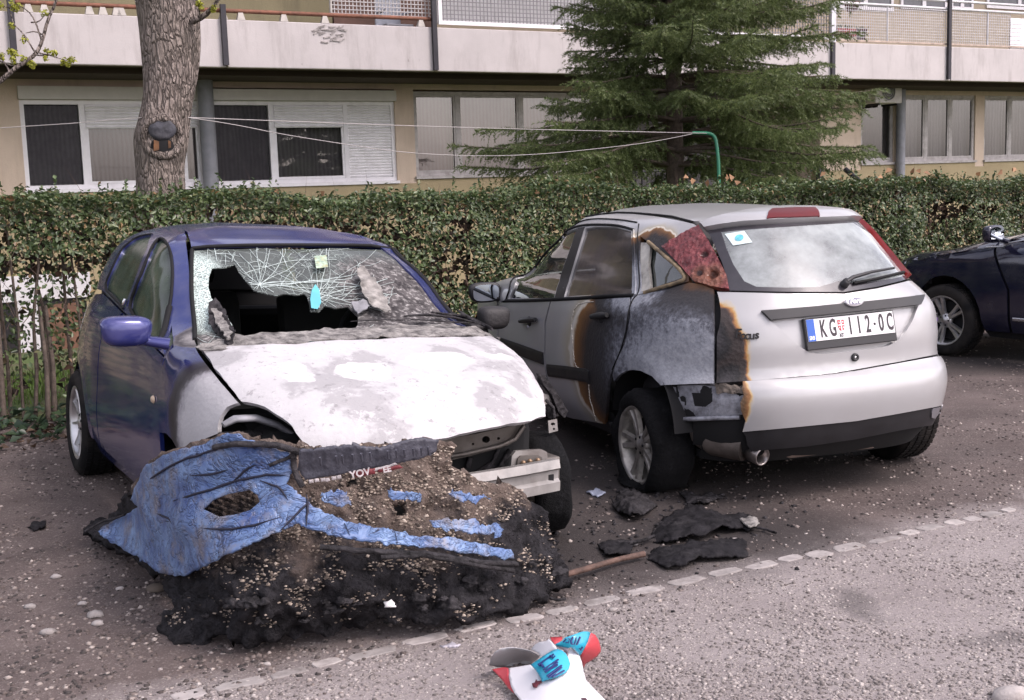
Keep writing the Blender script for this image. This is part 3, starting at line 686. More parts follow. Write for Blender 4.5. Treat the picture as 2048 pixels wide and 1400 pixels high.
class Body:
    """smooth master surface of a car in its own frame: x right, y forward, z up, origin on the ground under the rear axle"""
    def __init__(s, rows, ym, loc, rz, N=44, sub=6, roll=0.0):
        H_ = np.array([ring_half(r_, ym, N) for r_ in rows]); S = hermite_rows(H_, sub)
        S[:, 0, 0] = 0; S[:, -1, 0] = 0; S[:, :, 0] = np.maximum(S[:, :, 0], 0)
        s.M = Matrix.Translation(loc) @ Matrix.Rotation(rz, 4, 'Z') @ Matrix.Translation((.78, 0, 0)) @ Matrix.Rotation(-roll, 4, 'Y') @ Matrix.Translation((-.78, 0, 0)); s.Mi = s.M.inverted()
        s.half = S; nr, nc = S.shape[:2]
        full = np.concatenate([S, (S * np.array([-1, 1, 1]))[:, ::-1][:, 1:-1]], 1); s.full = full
        n2 = full.shape[1]; V = full.reshape(-1, 3)
        F = [(i * n2 + j, i * n2 + (j + 1) % n2, (i + 1) * n2 + (j + 1) % n2, (i + 1) * n2 + j) for i in range(nr - 1) for j in range(n2)]
        s.V = [Vector(v) for v in V]; s.F = F
        s.bvh = BVHTree.FromPolygons(s.V, F); s.eye = s.Mi @ CAM
    def px(s, x, y):
        """photo pixel -> point on the body, car frame"""
        d = (s.Mi.to_3x3() @ ray(x, y)).normalized()
        h = s.bvh.ray_cast(s.eye, d)
        if h[0] is not None: return h[0]
        best = None
        for k in range(400):
            q = s.eye + d * (3.0 + k * .02); n_ = s.bvh.find_nearest(q)
            if n_[0] is not None and (best is None or n_[3] < best[0]): best = (n_[3], n_[0])
        return best[1]
    def pxs(s, pts, st=14):
        q = resample([Vector((*p, 0)) for p in pts], st, closed=False); return [s.px(p.x, p.y) for p in q]
    def nearest(s, p): return s.bvh.find_nearest(p)
    def cast(s, p, d):
        """line through p along +-d, hit closest to p"""
        d = d.normalized(); best = None
        for sg in (1, -1):
            o_ = p - d * sg * 1.2; lim = 2.4
            while lim > 0:
                h = s.bvh.ray_cast(o_, d * sg, lim)
                if h[0] is None: break
                dd = (h[0] - p).length
                if best is None or dd < best[0]: best = (dd, h[0], h[1])
                lim -= (h[0] - o_).length + 1e-4; o_ = h[0] + d * sg * 1e-4
        if best is None or best[0] > .25:
            n_ = s.bvh.find_nearest(p); return n_[0], n_[1]
        return best[1], best[2]
def basis(loop):
    c = sum((Vector(p) for p in loop), Vector()) / len(loop); n_ = Vector()
    for i in range(len(loop)): n_ += (Vector(loop[i]) - c).cross(Vector(loop[(i + 1) % len(loop)]) - c)
    n_.normalize(); up = Vector((0, 0, 1)) if abs(n_.z) < .9 else Vector((0, 1, 0))
    u = up.cross(n_).normalized(); v = n_.cross(u); return c, n_, u, v
def panel(body, loop, name, mat, parent, sp=.045, off=0.0, skirt=.018, holes=(), smooth_it=0, gap=.003, mirror=False, label=None, disp=None, edge=None, thick=False, kind=None):
    """cut a body panel out of the master surface: loop = 3D points (car frame) near the surface"""
    loop = [Vector(p) for p in loop]
    c, n_, u, v = basis(loop)
    out_n = body.nearest(c)[1]
    cc = Vector((0, 1.2, .75))
    if n_.dot(c - cc) < 0: loop = loop[::-1]; c, n_, u, v = basis(loop)
    to2 = lambda p: ((Vector(p) - c).dot(u), (Vector(p) - c).dot(v))
    l2 = [to2(p) for p in loop]
    if smooth_it: l2 = smooth_loop(l2, smooth_it)
    l2 = [(p.x, p.y) for p in resample([Vector((*p, 0)) for p in l2], sp * .7)]
    if gap:   # draw the outline in a little so a dark joint stays between panels
        q = []
        for i in range(len(l2)):
            a = Vector(l2[i - 1]); b = Vector(l2[(i + 1) % len(l2)]); t_ = (b - a)
            if t_.length > 1e-9: t_.normalize(); q.append((l2[i][0] - t_.y * gap, l2[i][1] + t_.x * gap))
            else: q.append(l2[i])
        l2 = q
    if edge:   # ragged outline
        l2 = [(p[0] + (noise.noise(Vector((p[0] * edge[1], p[1] * edge[1], 3.1)))) * edge[0], p[1] + (noise.noise(Vector((p[0] * edge[1], p[1] * edge[1], 9.7)))) * edge[0]) for p in l2]
    hs_ = [[(p.x, p.y) for p in resample([Vector((*to2(q), 0)) for q in h_], sp * .7)] for h_ in holes]
    V2, F = tri_poly(l2, sp, hs_)
    P, N_ = [], []
    for q in V2:
        p0 = c + u * q[0] + v * q[1]
        h, hn = body.cast(p0, n_)
        if hn.dot(n_) < 0: hn = -hn
        h = h + hn * off
        if disp: h = h + hn * disp(h)
        P.append(h); N_.append(hn)
    nv = len(P); be = border_edges(F); ids = {}
    VV = list(P); FF = [list(f_) for f_ in F]; sm = [True] * len(F)
    if skirt:
        for a, b in be:
            for i in (a, b):
                if i not in ids:
                    ids[i] = len(VV); VV.append(P[i].copy()); VV.append(P[i] - N_[i] * skirt)
            FF.append([ids[b], ids[a], ids[a] + 1, ids[b] + 1]); sm.append(True)
    if thick:
        b0 = len(VV); VV += [p - q * skirt for p, q in zip(P, N_)]; FF += [[b0 + i for i in f_][::-1] for f_ in F]; sm += [True] * len(F)
    me = make_mesh(name, VV, FF, mat); me.polygons.foreach_set('use_smooth', sm); me.update()
    o = mesh_obj(name, me, parent, label, kind)
    o2 = None
    if mirror:
        me2 = make_mesh(name, [(-p.x, p.y, p.z) for p in VV], [f_[::-1] for f_ in FF], mat); me2.polygons.foreach_set('use_smooth', sm); me2.update()
        o2 = mesh_obj(name, me2, parent, None, kind)
    return (o, o2) if mirror else o
def mir(loop): return [Vector((-p[0], p[1], p[2])) for p in loop]

def row(zs, w, yf, yr, **k): return dict(zs=zs, w=w, yf=yf, yr=yr, **k)
FOCUS_LOC, FOCUS_RZ = (1.4044, 6.4752, 0), R(19.164)
FOCUS_ROWS = [
 row(.18, .77, 3.28, -.58), row(.28, .815, 3.38, -.68, br=.10), row(.42, .842, 3.42, -.735, br=.11), row(.565, .850, 3.43, -.75, br=.11),
 row(.60, .849, 3.43, -.735, br=.11), row(.63, .848, 3.42, -.695, br=.10), row(.78, .845, 3.38, -.68, zf=.72, br=.09),
 row(.90, .832, 3.10, -.655, zf=.82, br=.09), row(.965, .80, 2.60, -.615, zf=.93, zr=1.0, br=.09, nr=4.2), row(.99, .775, 2.25, -.585, zf=.98, zr=1.04, br=.09, nr=4),
 row(1.15, .71, 1.86, -.47, zr=1.18, br=.10, nr=3.6), row(1.29, .63, 1.52, -.35, zf=1.31, zr=1.305, br=.10, nr=3.6),
 row(1.355, .565, 1.36, -.28, zf=1.375, zr=1.36, br=.10, nr=3.8), row(1.395, .44, 1.22, -.20, zf=1.405, zr=1.38, br=.08, nr=3.8),
 row(1.43, .16, 1.0, .15, zr=1.41, br=.03), row(1.435, .01, .7, .6, br=0, bf=0)]
PUNTO_LOC, PUNTO_RZ = (-1.81014, 7.34333, 0), -2.63932
PUNTO_ROWS = [
 row(.18, .78, 3.02, -.50), row(.28, .815, 3.10, -.58), row(.45, .838, 3.14, -.62), row(.60, .842, 3.14, -.62, zf=.60),
 row(.74, .84, 3.08, -.60, zf=.70), row(.86, .825, 2.95, -.58, zf=.79), row(.93, .805, 2.66, -.56, zf=.89, nf=4.5), row(.965, .785, 2.20, -.54, zf=.985, zr=1.0, nf=5),
 row(.985, .772, 2.10, -.53, zf=1.0, zr=1.02, nf=5), row(1.18, .705, 1.72, -.46, zf=1.2, zr=1.2, nf=5), row(1.34, .61, 1.34, -.36, zf=1.37, nf=5), row(1.39, .53, 1.16, -.30, zf=1.41, nf=5),
 row(1.425, .40, 1.02, -.22, zf=1.44), row(1.455, .15, .8, 0), row(1.46, .01, .6, .4, br=0, bf=0)]
focus_body = Body(FOCUS_ROWS, 1.25, FOCUS_LOC, FOCUS_RZ)
punto_body = Body(PUNTO_ROWS, 1.15, PUNTO_LOC, PUNTO_RZ, roll=.06)
def ZZ(ox, oy, sc): return lambda pts: [(ox + x / sc, oy + y / sc) for x, y in pts]
Z6, Z7, Z4, Z5 = ZZ(900, 380, 2.058), ZZ(1400, 380, 2.258), ZZ(100, 400, 2.3333), ZZ(600, 400, 2.3333)
def on_plane(body, px, py, axis, val):
    """photo pixel -> point on a plane of the car frame"""
    d = body.Mi.to_3x3() @ ray(px, py); t = (val - body.eye[axis]) / d[axis]; return body.eye + d * t
def car_root(name, label, body):
    t = thing(name, label, 'car', (0, 0, 0), 0, 'cars parked along the hedge'); t.matrix_world = body.M; return t
def tub(body, parent, mat, axles, zmax=.95, inset=.03, ra=.375, ymax=None, name='body_shell', zin=None):
    S = body.full; nr, nc = S.shape[:2]; V, F, idx = [], [], {}
    def vid(i, j):
        j %= nc
        if (i, j) not in idx:
            p = Vector(S[i, j]); n_ = body.nearest(p)[1]; c = Vector((0, min(max(p.y, .2), 2.4), .6))
            if n_.dot(p - c) < 0: n_ = -n_
            idx[(i, j)] = len(V); V.append(p - n_ * inset)
        return idx[(i, j)]
    for i in range(nr - 1):
        for j in range(nc):
            q = (S[i, j] + S[i + 1, (j + 1) % nc]) / 2
            if q[2] > zmax: continue
            if any(math.hypot(q[1] - ya, q[2] - za) < ra and abs(q[0]) > .45 for ya, za in axles): continue
            if ymax and q[1] > ymax: continue
            F.append([vid(i, j), vid(i, (j + 1) % nc), vid(i + 1, (j + 1) % nc), vid(i + 1, j)])
    me = make_mesh(name, V, F, mat, True); o = mesh_obj(name, me, parent)
    for ya, za in axles:
        for sx in (-1, 1):
            mb = MB(); n = 16; vs_ = []
            for k in range(n + 1):
                a = math.pi * (.03 + .94 * k / n)
                for x in ((.48, .79) if ya < 1.5 or zin is None else (.40, zin)): vs_.append((sx * x, ya + math.cos(a) * .372, za + math.sin(a) * .372))
            mb.add(vs_, [(2*k, 2*k+1, 2*k+3, 2*k+2) for k in range(n)], True)
            b0 = len(vs_); mb.add([vs_[2*k] for k in range(n + 1)], [list(range(n + 1))])
            mb.build('wheel_arch_liner', mat, parent)
    fl = MB(); fl.box((-.62, -.35, .20), (.62, 2.1, .24)); fl.build('floor_pan', mat, parent)
    return o
def tilt_m(loc, steer=0.0, camber=0.0, side=-1):
    """wheel frame: local z = outwards"""
    M = Matrix.Translation(loc) @ Matrix.Rotation(steer, 4, 'Z') @ Matrix.Rotation(camber, 4, 'Y')
    return M @ Matrix.Rotation(R(90) * side, 4, 'Y')
def wheel(parent, loc, side, R_=.305, rr=.205, w_=.195, spokes=5, twin=True, tyre_m=None, rim_m=None, dark_m=None, steer=0, camber=0, flat=0.0, melt=0.0, rot=0.0, name='wheel', label=None):
    M = tilt_m(loc, steer, camber, side); h = w_ / 2
    holder = bpy.data.objects.new(name, None); COL.objects.link(holder); holder.parent = parent; holder.empty_display_size = .1; tag(holder, label)
    t = MB(); n = 48
    prof = [(rr - .012, -h * .86), (rr + .012, -h * .97), ((R_ + rr) / 2, -h * 1.05), (R_ - .022, -h * .98), (R_ - .004, -h * .80), (R_, -h * .45), (R_, h * .45), (R_ - .004, h * .80), (R_ - .022, h * .98), ((R_ + rr) / 2, h * 1.05), (rr + .012, h * .97), (rr - .012, h * .86)]
    t.lathe(prof, M, 56, closed=True)
    if not melt:   # tread grooves read as a step of blocks
        for k in range(56):
            a = 2 * math.pi * (k + .5) / 56
            for zz in (-.62, -.22, .22, .62):
                B = M @ Matrix.Rotation(a, 4, 'Z') @ Matrix.Translation((R_ - .001, 0, zz * h))
                t.box((0, -.012, -.014), (.006, .012, .014), B)
    for i, v in enumerate(t.v):
        q = M.inverted() @ v
        if melt:
            r_ = math.hypot(q.x, q.y); d = noise.noise(v * 9) * melt + noise.noise(v * 27) * melt * .5
            if r_ > rr + .005: v += (v - Vector(loc)).normalized() * d * min(1, (r_ - rr) * 12); v.x += noise.noise(v * 7 + Vector((5, 2, 1))) * melt * 1.2
        if flat and v.z < flat: 
            v.z = flat - (flat - v.z) * .06; v.x += side * 0 + (v.x - loc[0]) * .35
    t.build('tyre', tyre_m, holder)
    rm = MB()
    rm.lathe([(rr + .004, h * .90), (rr - .006, h * .93), (rr - .018, h * .80), (rr - .022, h * .2), (rr - .045, -h * .4), (rr - .02, -h * .9), (rr, -h * .92)], M, 48)
    for k in range(spokes):
        a0 = 2 * math.pi * k / spokes + rot
        for da in ((-.165, .165) if twin else (0,)):
            a = a0 + da
            B = M @ Matrix.Rotation(a, 4, 'Z')
            wi, wo = (.017, .021) if twin else (.030, .024)
            if spokes > 6: wi, wo = .013, .011
            z0, z1 = h * .66, h * .80
            v = []
            for r_, ww, zt in ((.045, wi, z0), (rr * .6, (wi + wo) * .46, (z0 + z1) / 2 - .004), (rr - .016, wo, z1)):
                v += [(r_, -ww, zt - .022), (r_, ww, zt - .022), (r_, ww * .6, zt), (r_, -ww * .6, zt)]
            f = []
            for s_ in range(2):
                for q in range(4): f.append((s_*4+q, s_*4+(q+1) % 4, s_*4+4+(q+1) % 4, s_*4+4+q))
            rm.add([B @ Vector(p) for p in v], f)
    rm.lathe([(0, h * .78), (.022, h * .78), (.028, h * .72), (.052, h * .66), (.066, h * .55), (.066, h * .3)], M, 24)
    rm.build('rim', rim_m, holder)
    bk = MB(); bk.lathe([(0, h * .05), (rr - .05, h * .05)], M, 24)
    for k in range(5):
        a = 2 * math.pi * (k + .5) / 5 + rot
        bk.lathe([(0, h * .72), (.008, h * .72), (.009, h * .5)], M @ Matrix.Rotation(a, 4, 'Z') @ Matrix.Translation((.042, 0, 0)), 6)
    bk.build('brake_drum', dark_m, holder)
    return holder
def strip(body, pts, width, name, mat, parent, off=.006, th=.012, mirror=False):
    """raised trim strip that follows the body; pts 3D, width along the car's z"""
    P = resample([Vector(p) for p in pts], .05, closed=False); secs = []
    for p in P:
        h, n_, _, _ = body.nearest(p)
        if n_.dot(h - Vector((0, 1.2, .6))) < 0: n_ = -n_
        secs.append((h, n_))
    vs_, fs_ = [], []
    for i, (h, n_) in enumerate(secs):
        t_ = (secs[min(i + 1, len(secs) - 1)][0] - secs[max(i - 1, 0)][0]).normalized(); u = n_.cross(t_).normalized()
        for a, b in ((-.5, -.004), (-.5, .6), (-.3, 1), (.3, 1), (.5, .6), (.5, -.004)): vs_.append(h + u * width * a + n_ * (off + th * b - .006))
    for i in range(len(secs) - 1):
        for k in range(5): fs_.append((i*6+k, i*6+k+1, (i+1)*6+k+1, (i+1)*6+k))
    fs_ += [list(range(6))[::-1], [(len(secs)-1)*6 + k for k in range(6)]]
    o = mesh_obj(name, make_mesh(name, vs_, fs_, mat), parent)
    if mirror:
        mesh_obj(name, make_mesh(name, [(-v.x, v.y, v.z) for v in vs_], [f[::-1] for f in fs_], mat), parent)
    return o
def frame_at(body, p, up=Vector((0, 0, 1))):
    """local frame on the surface: x to the reader's right, y up, z outwards"""
    h, n_, _, _ = body.nearest(Vector(p))
    if n_.dot(h - Vector((0, 1.2, .6))) < 0: n_ = -n_
    x = up.cross(n_).normalized(); y = n_.cross(x)
    return Matrix((x, y, n_)).transposed().to_4x4(), h
def text_mesh(txt, size, extrude=.002, sx=1.0, bold=0.0, shear=0.0):
    c = bpy.data.curves.new('lettering', 'FONT'); c.body = txt; c.size = size; c.extrude = extrude; c.align_x = 'CENTER'; c.align_y = 'CENTER'; c.offset = bold; c.shear = shear; c.resolution_u = 3
    o = bpy.data.objects.new('lettering', c); COL.objects.link(o)
    bpy.context.view_layer.update(); dg = bpy.context.evaluated_depsgraph_get()
    me = bpy.data.meshes.new_from_object(o.evaluated_get(dg)); bpy.data.objects.remove(o); bpy.data.curves.remove(c)
    for v in me.vertices: v.co.x *= sx
    return me
def put_text(txt, size, M, mat, parent, name='lettering', sx=1.0, extrude=.0015, bold=0.0, shear=0.0):
    me = text_mesh(txt, size, extrude, sx, bold, shear); me.materials.clear(); me.materials.append(mat)
    o = mesh_obj(name, me, parent); o.matrix_local = M; return o
# ================================================================== silver hatchback, burnt on its left rear side
fb = focus_body
RUB = simple('black_rubber', (.010, .010, .011), .75, var=.3, bump=.15, bscale=40, spec=.25)
def tyre_mat(name, dust):
    k = NT(name); k.p(base=k.mix(k.ramp(k.noise(6, 5), [(.4, 0.0), (.8, dust)]), (.010, .010, .011), (.085, .072, .062)), rough=.9, spec=.15); k.bump(k.noise(90, 3), .25, .006); return k.m
TYRE = tyre_mat('tyre_rubber', .5)
CHAR_TYRE = NT('charred_tyre'); CHAR_TYRE.p(base=CHAR_TYRE.mix(CHAR_TYRE.ramp(CHAR_TYRE.noise(12, 6, .7), [(.55, 0.0), (.8, .5)]), (.006, .006, .007), (.04, .04, .045)), rough=.9, spec=.2); CHAR_TYRE.bump(CHAR_TYRE.noise(35, 6, .7), .9, .02); CHAR_TYRE = CHAR_TYRE.m
DARK = simple('dark_cavity', (.006, .006, .007), .9, var=.3)
PLAST = simple('black_plastic_trim', (.016, .0155, .018), .5, var=.2, nscale=12, bump=.05, bscale=300)
ALLOY = simple('alloy', (.55, .55, .56), .34, metal=.9, var=.12, nscale=14, dirt=(.12, .10, .09, .5))
ALLOY_BURNT = simple('scorched_alloy', (.42, .40, .37), .45, metal=.7, var=.25, nscale=18, dirt=(.05, .035, .02, .8))
CHROME = simple('chrome', (.75, .75, .76), .15, metal=1, var=.05)
STEELB = simple('burnt_steel', (.16, .135, .12), .6, metal=.55, var=.35, nscale=10, dirt=(.03, .025, .022, .8), bump=.15)

def burnt_paint(name, clean, blobs, stops, metal_clean=.16, flake=True, bump_amt=.35, warp_amt=.16, rough_clean=.30, dust=.25):
    """car paint whose colour follows how far the fire reached (blobs in car coordinates)"""
    k = NT(name); co = k.co(); wv = k.warp(k.warp(k.warp(co, 3.2, warp_amt), 13, warp_amt * .30), 48, warp_amt * .10); s = None
    for c, r_ in blobs:
        b = k.blob(wv, c, r_); s = b if s is None else k.math('MAXIMUM', s, b)
    f = k.math('MULTIPLY_ADD', s, .5, .5, clamp=True)     # .5 = edge of the fire mark
    ash = k.noise(26, 7, .72); ash2 = k.noise(7, 4, .6)
    f2 = k.math('ADD', f, k.math('MULTIPLY', k.math('SUBTRACT', ash, .5), k.ramp(f, [(.56, 0.0), (.68, .30)])), clamp=True)
    col = k.ramp(f2, stops)
    cl = k.mix(k.ramp(k.noise(5, 6, .65), [(.35, 0.0), (.8, dust)]), clean, (.30, .28, .26))
    base = k.mix(k.ramp(f, [(.42, 0.0), (.5, 1.0)]), cl, col)
    k.p(base=base, metal=k.ramp(f, [(.40, metal_clean), (.56, 0.0)]), rough=k.ramp(f, [(.42, rough_clean), (.56, .62), (1.0, .72)]), coat=k.ramp(f, [(.40, .5), (.5, 0.0)]), coatr=.08)
    hgt = k.math('MULTIPLY', k.math('ADD', ash, k.math('MULTIPLY', k.voro(55), .5)), k.ramp(f, [(.5, 0.0), (.62, 1.0)]))
    k.bump(hgt, bump_amt, .012); return k.m
SIL = (.40, .398, .405)
FIRE = [(.0, SIL), (.44, (.47, .45, .40)), (.478, (.42, .35, .22)), (.486, (.74, .70, .62)), (.496, (.62, .54, .42)), (.502, (.22, .10, .03)), (.53, (.10, .045, .018)), (.56, (.022, .018, .018)), (.63, (.024, .023, .027)), (.685, (.085, .088, .105)), (.73, (.22, .23, .26)), (.82, (.36, .37, .40)), (1.0, (.52, .53, .56))]
focus = car_root('hatchback', 'silver hatchback with burnt left rear side and melted tail lamp, white plate on its tailgate', fb)
FB = [((-.86, -.75, .62), (.50, 1.53, .62)), ((-.88, .12, 1.12), (.36, .56, .36)), ((-.55, -.55, .60), (.10, .22, .22))]
FSIDE = burnt_paint('silver_paint_burnt_side', SIL, FB, FIRE, warp_amt=.14)
# tailgate: the scorched left margin only
FREAR = burnt_paint('silver_paint_scorched_edge', SIL, [((-.66, -.50, .80), (.135, .6, .235)), ((-.60, -.62, .62), (.085, .5, .13))], [(.0, SIL), (.40, (.50, .47, .41)), (.47, (.46, .34, .17)), (.52, (.34, .17, .05)), (.56, (.16, .07, .03)), (.60, (.03, .02, .018)), (.72, (.035, .026, .024)), (.82, (.012, .011, .012)), (1.0, (.05, .045, .05))], warp_amt=.16)
FBUMP = burnt_paint('silver_bumper_scorched_edge', SIL, [((-.63, -.62, .50), (.085, .5, .4))], [(.0, SIL), (.44, (.50, .47, .41)), (.51, (.46, .32, .15)), (.55, (.24, .11, .04)), (.62, (.10, .05, .02)), (.75, (.16, .11, .07)), (.9, (.05, .04, .035)), (1.0, (.2, .17, .14))], warp_amt=.12)
FBARE = NT('bare_heated_metal'); _n = FBARE.noise(16, 7, .7)
FBARE.p(base=FBARE.mix(FBARE.ramp(_n, [(.3, 0.0), (.62, 1.0)]), FBARE.mix(FBARE.ramp(FBARE.noise(45, 5), [(.4, 0.0), (.6, 1.0)]), (.03, .03, .035), (.12, .115, .13)), (.36, .37, .41)), rough=.6, metal=.25); FBARE.bump(_n, .4, .01); FBARE = FBARE.m

tub(fb, focus, DARK, [(0, .31), (2.615, .31)], zmax=1.0)
px6 = lambda pts: fb.pxs(Z6(pts)); px7 = lambda pts: fb.pxs(Z7(pts))
f_glass = [(243, 447), (262, 400), (285, 350), (330, 285), (400, 222), (480, 172), (524, 158), (500, 225), (460, 335), (428, 446)]
r_glass = [(470, 440), (500, 340), (530, 240), (557, 158), (600, 151), (680, 152), (745, 170), (750, 300), (748, 432)]
q_open = [(783, 190), (820, 217), (880, 265), (940, 318), (968, 352), (940, 378), (860, 402), (784, 418)]
outer = [(208, 458), (197, 393), (225, 350), (255, 316), (300, 268), (345, 228), (420, 174), (500, 134), (560, 112), (620, 102), (690, 96), (760, 98), (850, 108), (930, 122), (1005, 138), (1020, 150), (950, 195), (880, 235), (930, 290), (985, 355), (985, 376), (880, 408), (784, 428), (750, 438), (600, 448), (430, 458)]
panel(fb, px6(outer), 'side_frame', FSIDE, focus, holes=[px6(f_glass), px6(r_glass), px6(q_open)], sp=.035, mirror=True, skirt=.03)
GL = glass_mat('car_side_glass', (.34, .38, .36), dust=.10, dust_sheen_col=(.20, .22, .22))
GL_SOOT = glass_mat('sooted_glass', (.25, .27, .28), dust=.42, dust_sheen_col=(.10, .09, .095), rough=.12)
panel(fb, px6([(238, 450), (258, 398), (282, 346), (328, 280), (400, 217), (480, 167), (528, 153), (504, 225), (464, 337), (430, 449)]), 'door_window', GL, focus, off=-.012, skirt=0, gap=0, mirror=True)
panel(fb, px6([(466, 443), (497, 340), (527, 240), (553, 154), (600, 147), (680, 148), (749, 166), (754, 300), (752, 436)]), 'door_window', GL_SOOT, focus, off=-.012, skirt=0, gap=0, mirror=True, label='soot-smeared rear door window')
panel(fb, px6([(527, 156), (555, 153), (530, 235), (500, 335), (468, 443), (430, 449), (462, 335), (502, 225)]), 'door_pillar', PLAST, focus, off=.002, gap=0, mirror=True)
# black frame lines round the door glass and the roof channel
def line3(body, pts, r_, name, mat, parent, off=.002, mirror=True):
    P = [body.px(*p) for p in pts]; P = [Vector(p) for p in smooth_loop([list(p) for p in P], 2, closed=False)]
    Q = []
    for p in P:
        h, n_, _, _ = body.nearest(p)
        if n_.dot(h - Vector((0, 1.2, .6))) < 0: n_ = -n_
        Q.append(h + n_ * off)
    o = MB().tube(Q, r_, 6).build(name, mat, parent)
    if mirror: MB().tube([(-q.x, q.y, q.z) for q in Q], r_, 6).build(name, mat, parent)
    return o
line3(fb, Z6([(232, 452), (258, 392), (285, 342), (330, 278), (400, 214), (480, 165), (540, 146), (600, 143), (690, 146), (757, 165)]), .008, 'window_seal', RUB, focus)
line3(fb, Z6([(230, 455), (330, 455), (430, 450), (560, 445), (755, 434)]), .011, 'waist_seal', RUB, focus)
line3(fb, Z6([(757, 165), (764, 260), (764, 350), (762, 432)]), .006, 'window_seal', FSIDE, focus)
line3(fb, Z6([(470, 148), (545, 126), (600, 118), (680, 121), (770, 134)]), .0045, 'door_gap_seal', RUB, focus)
line3(fb, Z6([(560, 108), (690, 92), (850, 104), (1000, 133)]), .007, 'roof_channel', RUB, focus)
line3(fb, Z6([(778, 140), (776, 260), (776, 430), (755, 445), (735, 540), (712, 640), (668, 740)]), .0035, 'door_gap_seal', RUB, focus)
# quarter window: broken, its bare frame bent
qf = px6([(782, 214), (816, 214), (820, 240), (812, 300), (822, 392), (800, 424), (780, 424)])
panel(fb, qf, 'quarter_window_frame', simple('baked_frame', (.42, .40, .36), .6, var=.3, nscale=14, dirt=(.05, .04, .035, .9)), focus, off=-.006, gap=0)
line3(fb, Z6([(800, 424), (870, 402), (940, 382), (975, 366), (940, 318), (880, 268), (816, 214)]), .011, 'quarter_window_frame', simple('scorched_seal', (.20, .15, .09), .7, var=.6, nscale=20, dirt=(.02, .018, .016, .9)), focus, mirror=False)
panel(fb, px6([(816, 222), (880, 268), (935, 318), (940, 350), (880, 372), (822, 392)]), 'quarter_window', glass_mat('broken_pane', (.30, .36, .33), dust=.22, dust_sheen_col=(.12, .16, .14)), focus, off=-.03, skirt=0, gap=0)
panel(fb, mir(px6(q_open)), 'quarter_window', GL, focus, off=-.01, skirt=0, gap=0)
# doors, quarter panels, front wings
fd = px6([(206, 462), (300, 460), (412, 457), (389, 545), (386, 690), (400, 790), (442, 934)]) + [Vector((-.82, 1.35, .24)), Vector((-.82, 2.08, .26)), Vector((-.84, 2.12, .60)), Vector((-.82, 2.12, .86))]
panel(fb, fd, 'front_door', FSIDE, focus, mirror=True)
rd = px6([(417, 457), (600, 448), (742, 440), (735, 520), (713, 630), (685, 705), (666, 748), (650, 800), (646, 870), (640, 965), (540, 948), (446, 934), (404, 790), (391, 690), (394, 545)])
panel(fb, rd, 'rear_door', FSIDE, focus, mirror=True, sp=.035, label=None)
arch = [(676, 792), (697, 764), (722, 748), (745, 742), (782, 746), (832, 770), (868, 806)]
qp = px6([(748, 438), (784, 429), (880, 409), (985, 378), (1040, 388), (1087, 406), (1088, 600), (1086, 797), (975, 801)] + arch[::-1] + [(672, 760), (690, 705), (718, 630), (741, 520)])
panel(fb, qp, 'quarter_panel', FSIDE, focus, sp=.03, disp=lambda h: .006 * noise.noise(h * 6) + .010 * max(0, 1 - abs(math.hypot(h.y, h.z - .31) - .37) / .06))
qr = [Vector((.8, .5, .30)), Vector((.8, .36, .36)), Vector((.8, .33, .44)), Vector((.8, .24, .58)), Vector((.8, .10, .66)), Vector((.8, -.06, .67)), Vector((.8, -.22, .60)), Vector((.8, -.33, .44)), Vector((.8, -.37, .33))]
panel(fb, [Vector((.8, -.50, .58)), Vector((.7, -.50, .66))] + mir(px6([(1086, 700), (1087, 406), (985, 378), (784, 429), (748, 438), (741, 520), (718, 630), (690, 705), (666, 760)])) + qr[3:8], 'quarter_panel', FSIDE, focus)
wing = [Vector((-.83, 2.14, .26)), Vector((-.83, 2.24, .30)), Vector((-.83, 2.28, .42)), Vector((-.83, 2.38, .58)), Vector((-.83, 2.55, .66)), Vector((-.83, 2.70, .66)), Vector((-.83, 2.86, .57)), Vector((-.83, 2.95, .44)), Vector((-.8, 3.1, .56)), Vector((-.75, 3.0, .74)), Vector((-.74, 2.6, .90)), Vector((-.76, 2.14, .95)), Vector((-.84, 2.15, .60))]
panel(fb, wing, 'front_wing', FSIDE, focus, mirror=True)
panel(fb, [Vector((-.72, 2.16, .97)), Vector((-.70, 2.6, .92)), Vector((-.66, 3.1, .80)), Vector((-.3, 3.32, .77)), Vector((.3, 3.32, .77)), Vector((.66, 3.1, .80)), Vector((.70, 2.6, .92)), Vector((.72, 2.16, .97)), Vector((.3, 2.25, .98)), Vector((-.3, 2.25, .98))], 'bonnet', FSIDE, focus, sp=.08)
panel(fb, [Vector((-.66, 2.12, 1.0)), Vector((-.2, 2.2, 1.0)), Vector((.2, 2.2, 1.0)), Vector((.66, 2.12, 1.0)), Vector((.50, 1.40, 1.36)), Vector((.2, 1.45, 1.37)), Vector((-.2, 1.45, 1.37)), Vector((-.50, 1.40, 1.36))], 'windscreen', GL, focus, skirt=0, gap=0, off=-.01, sp=.08)
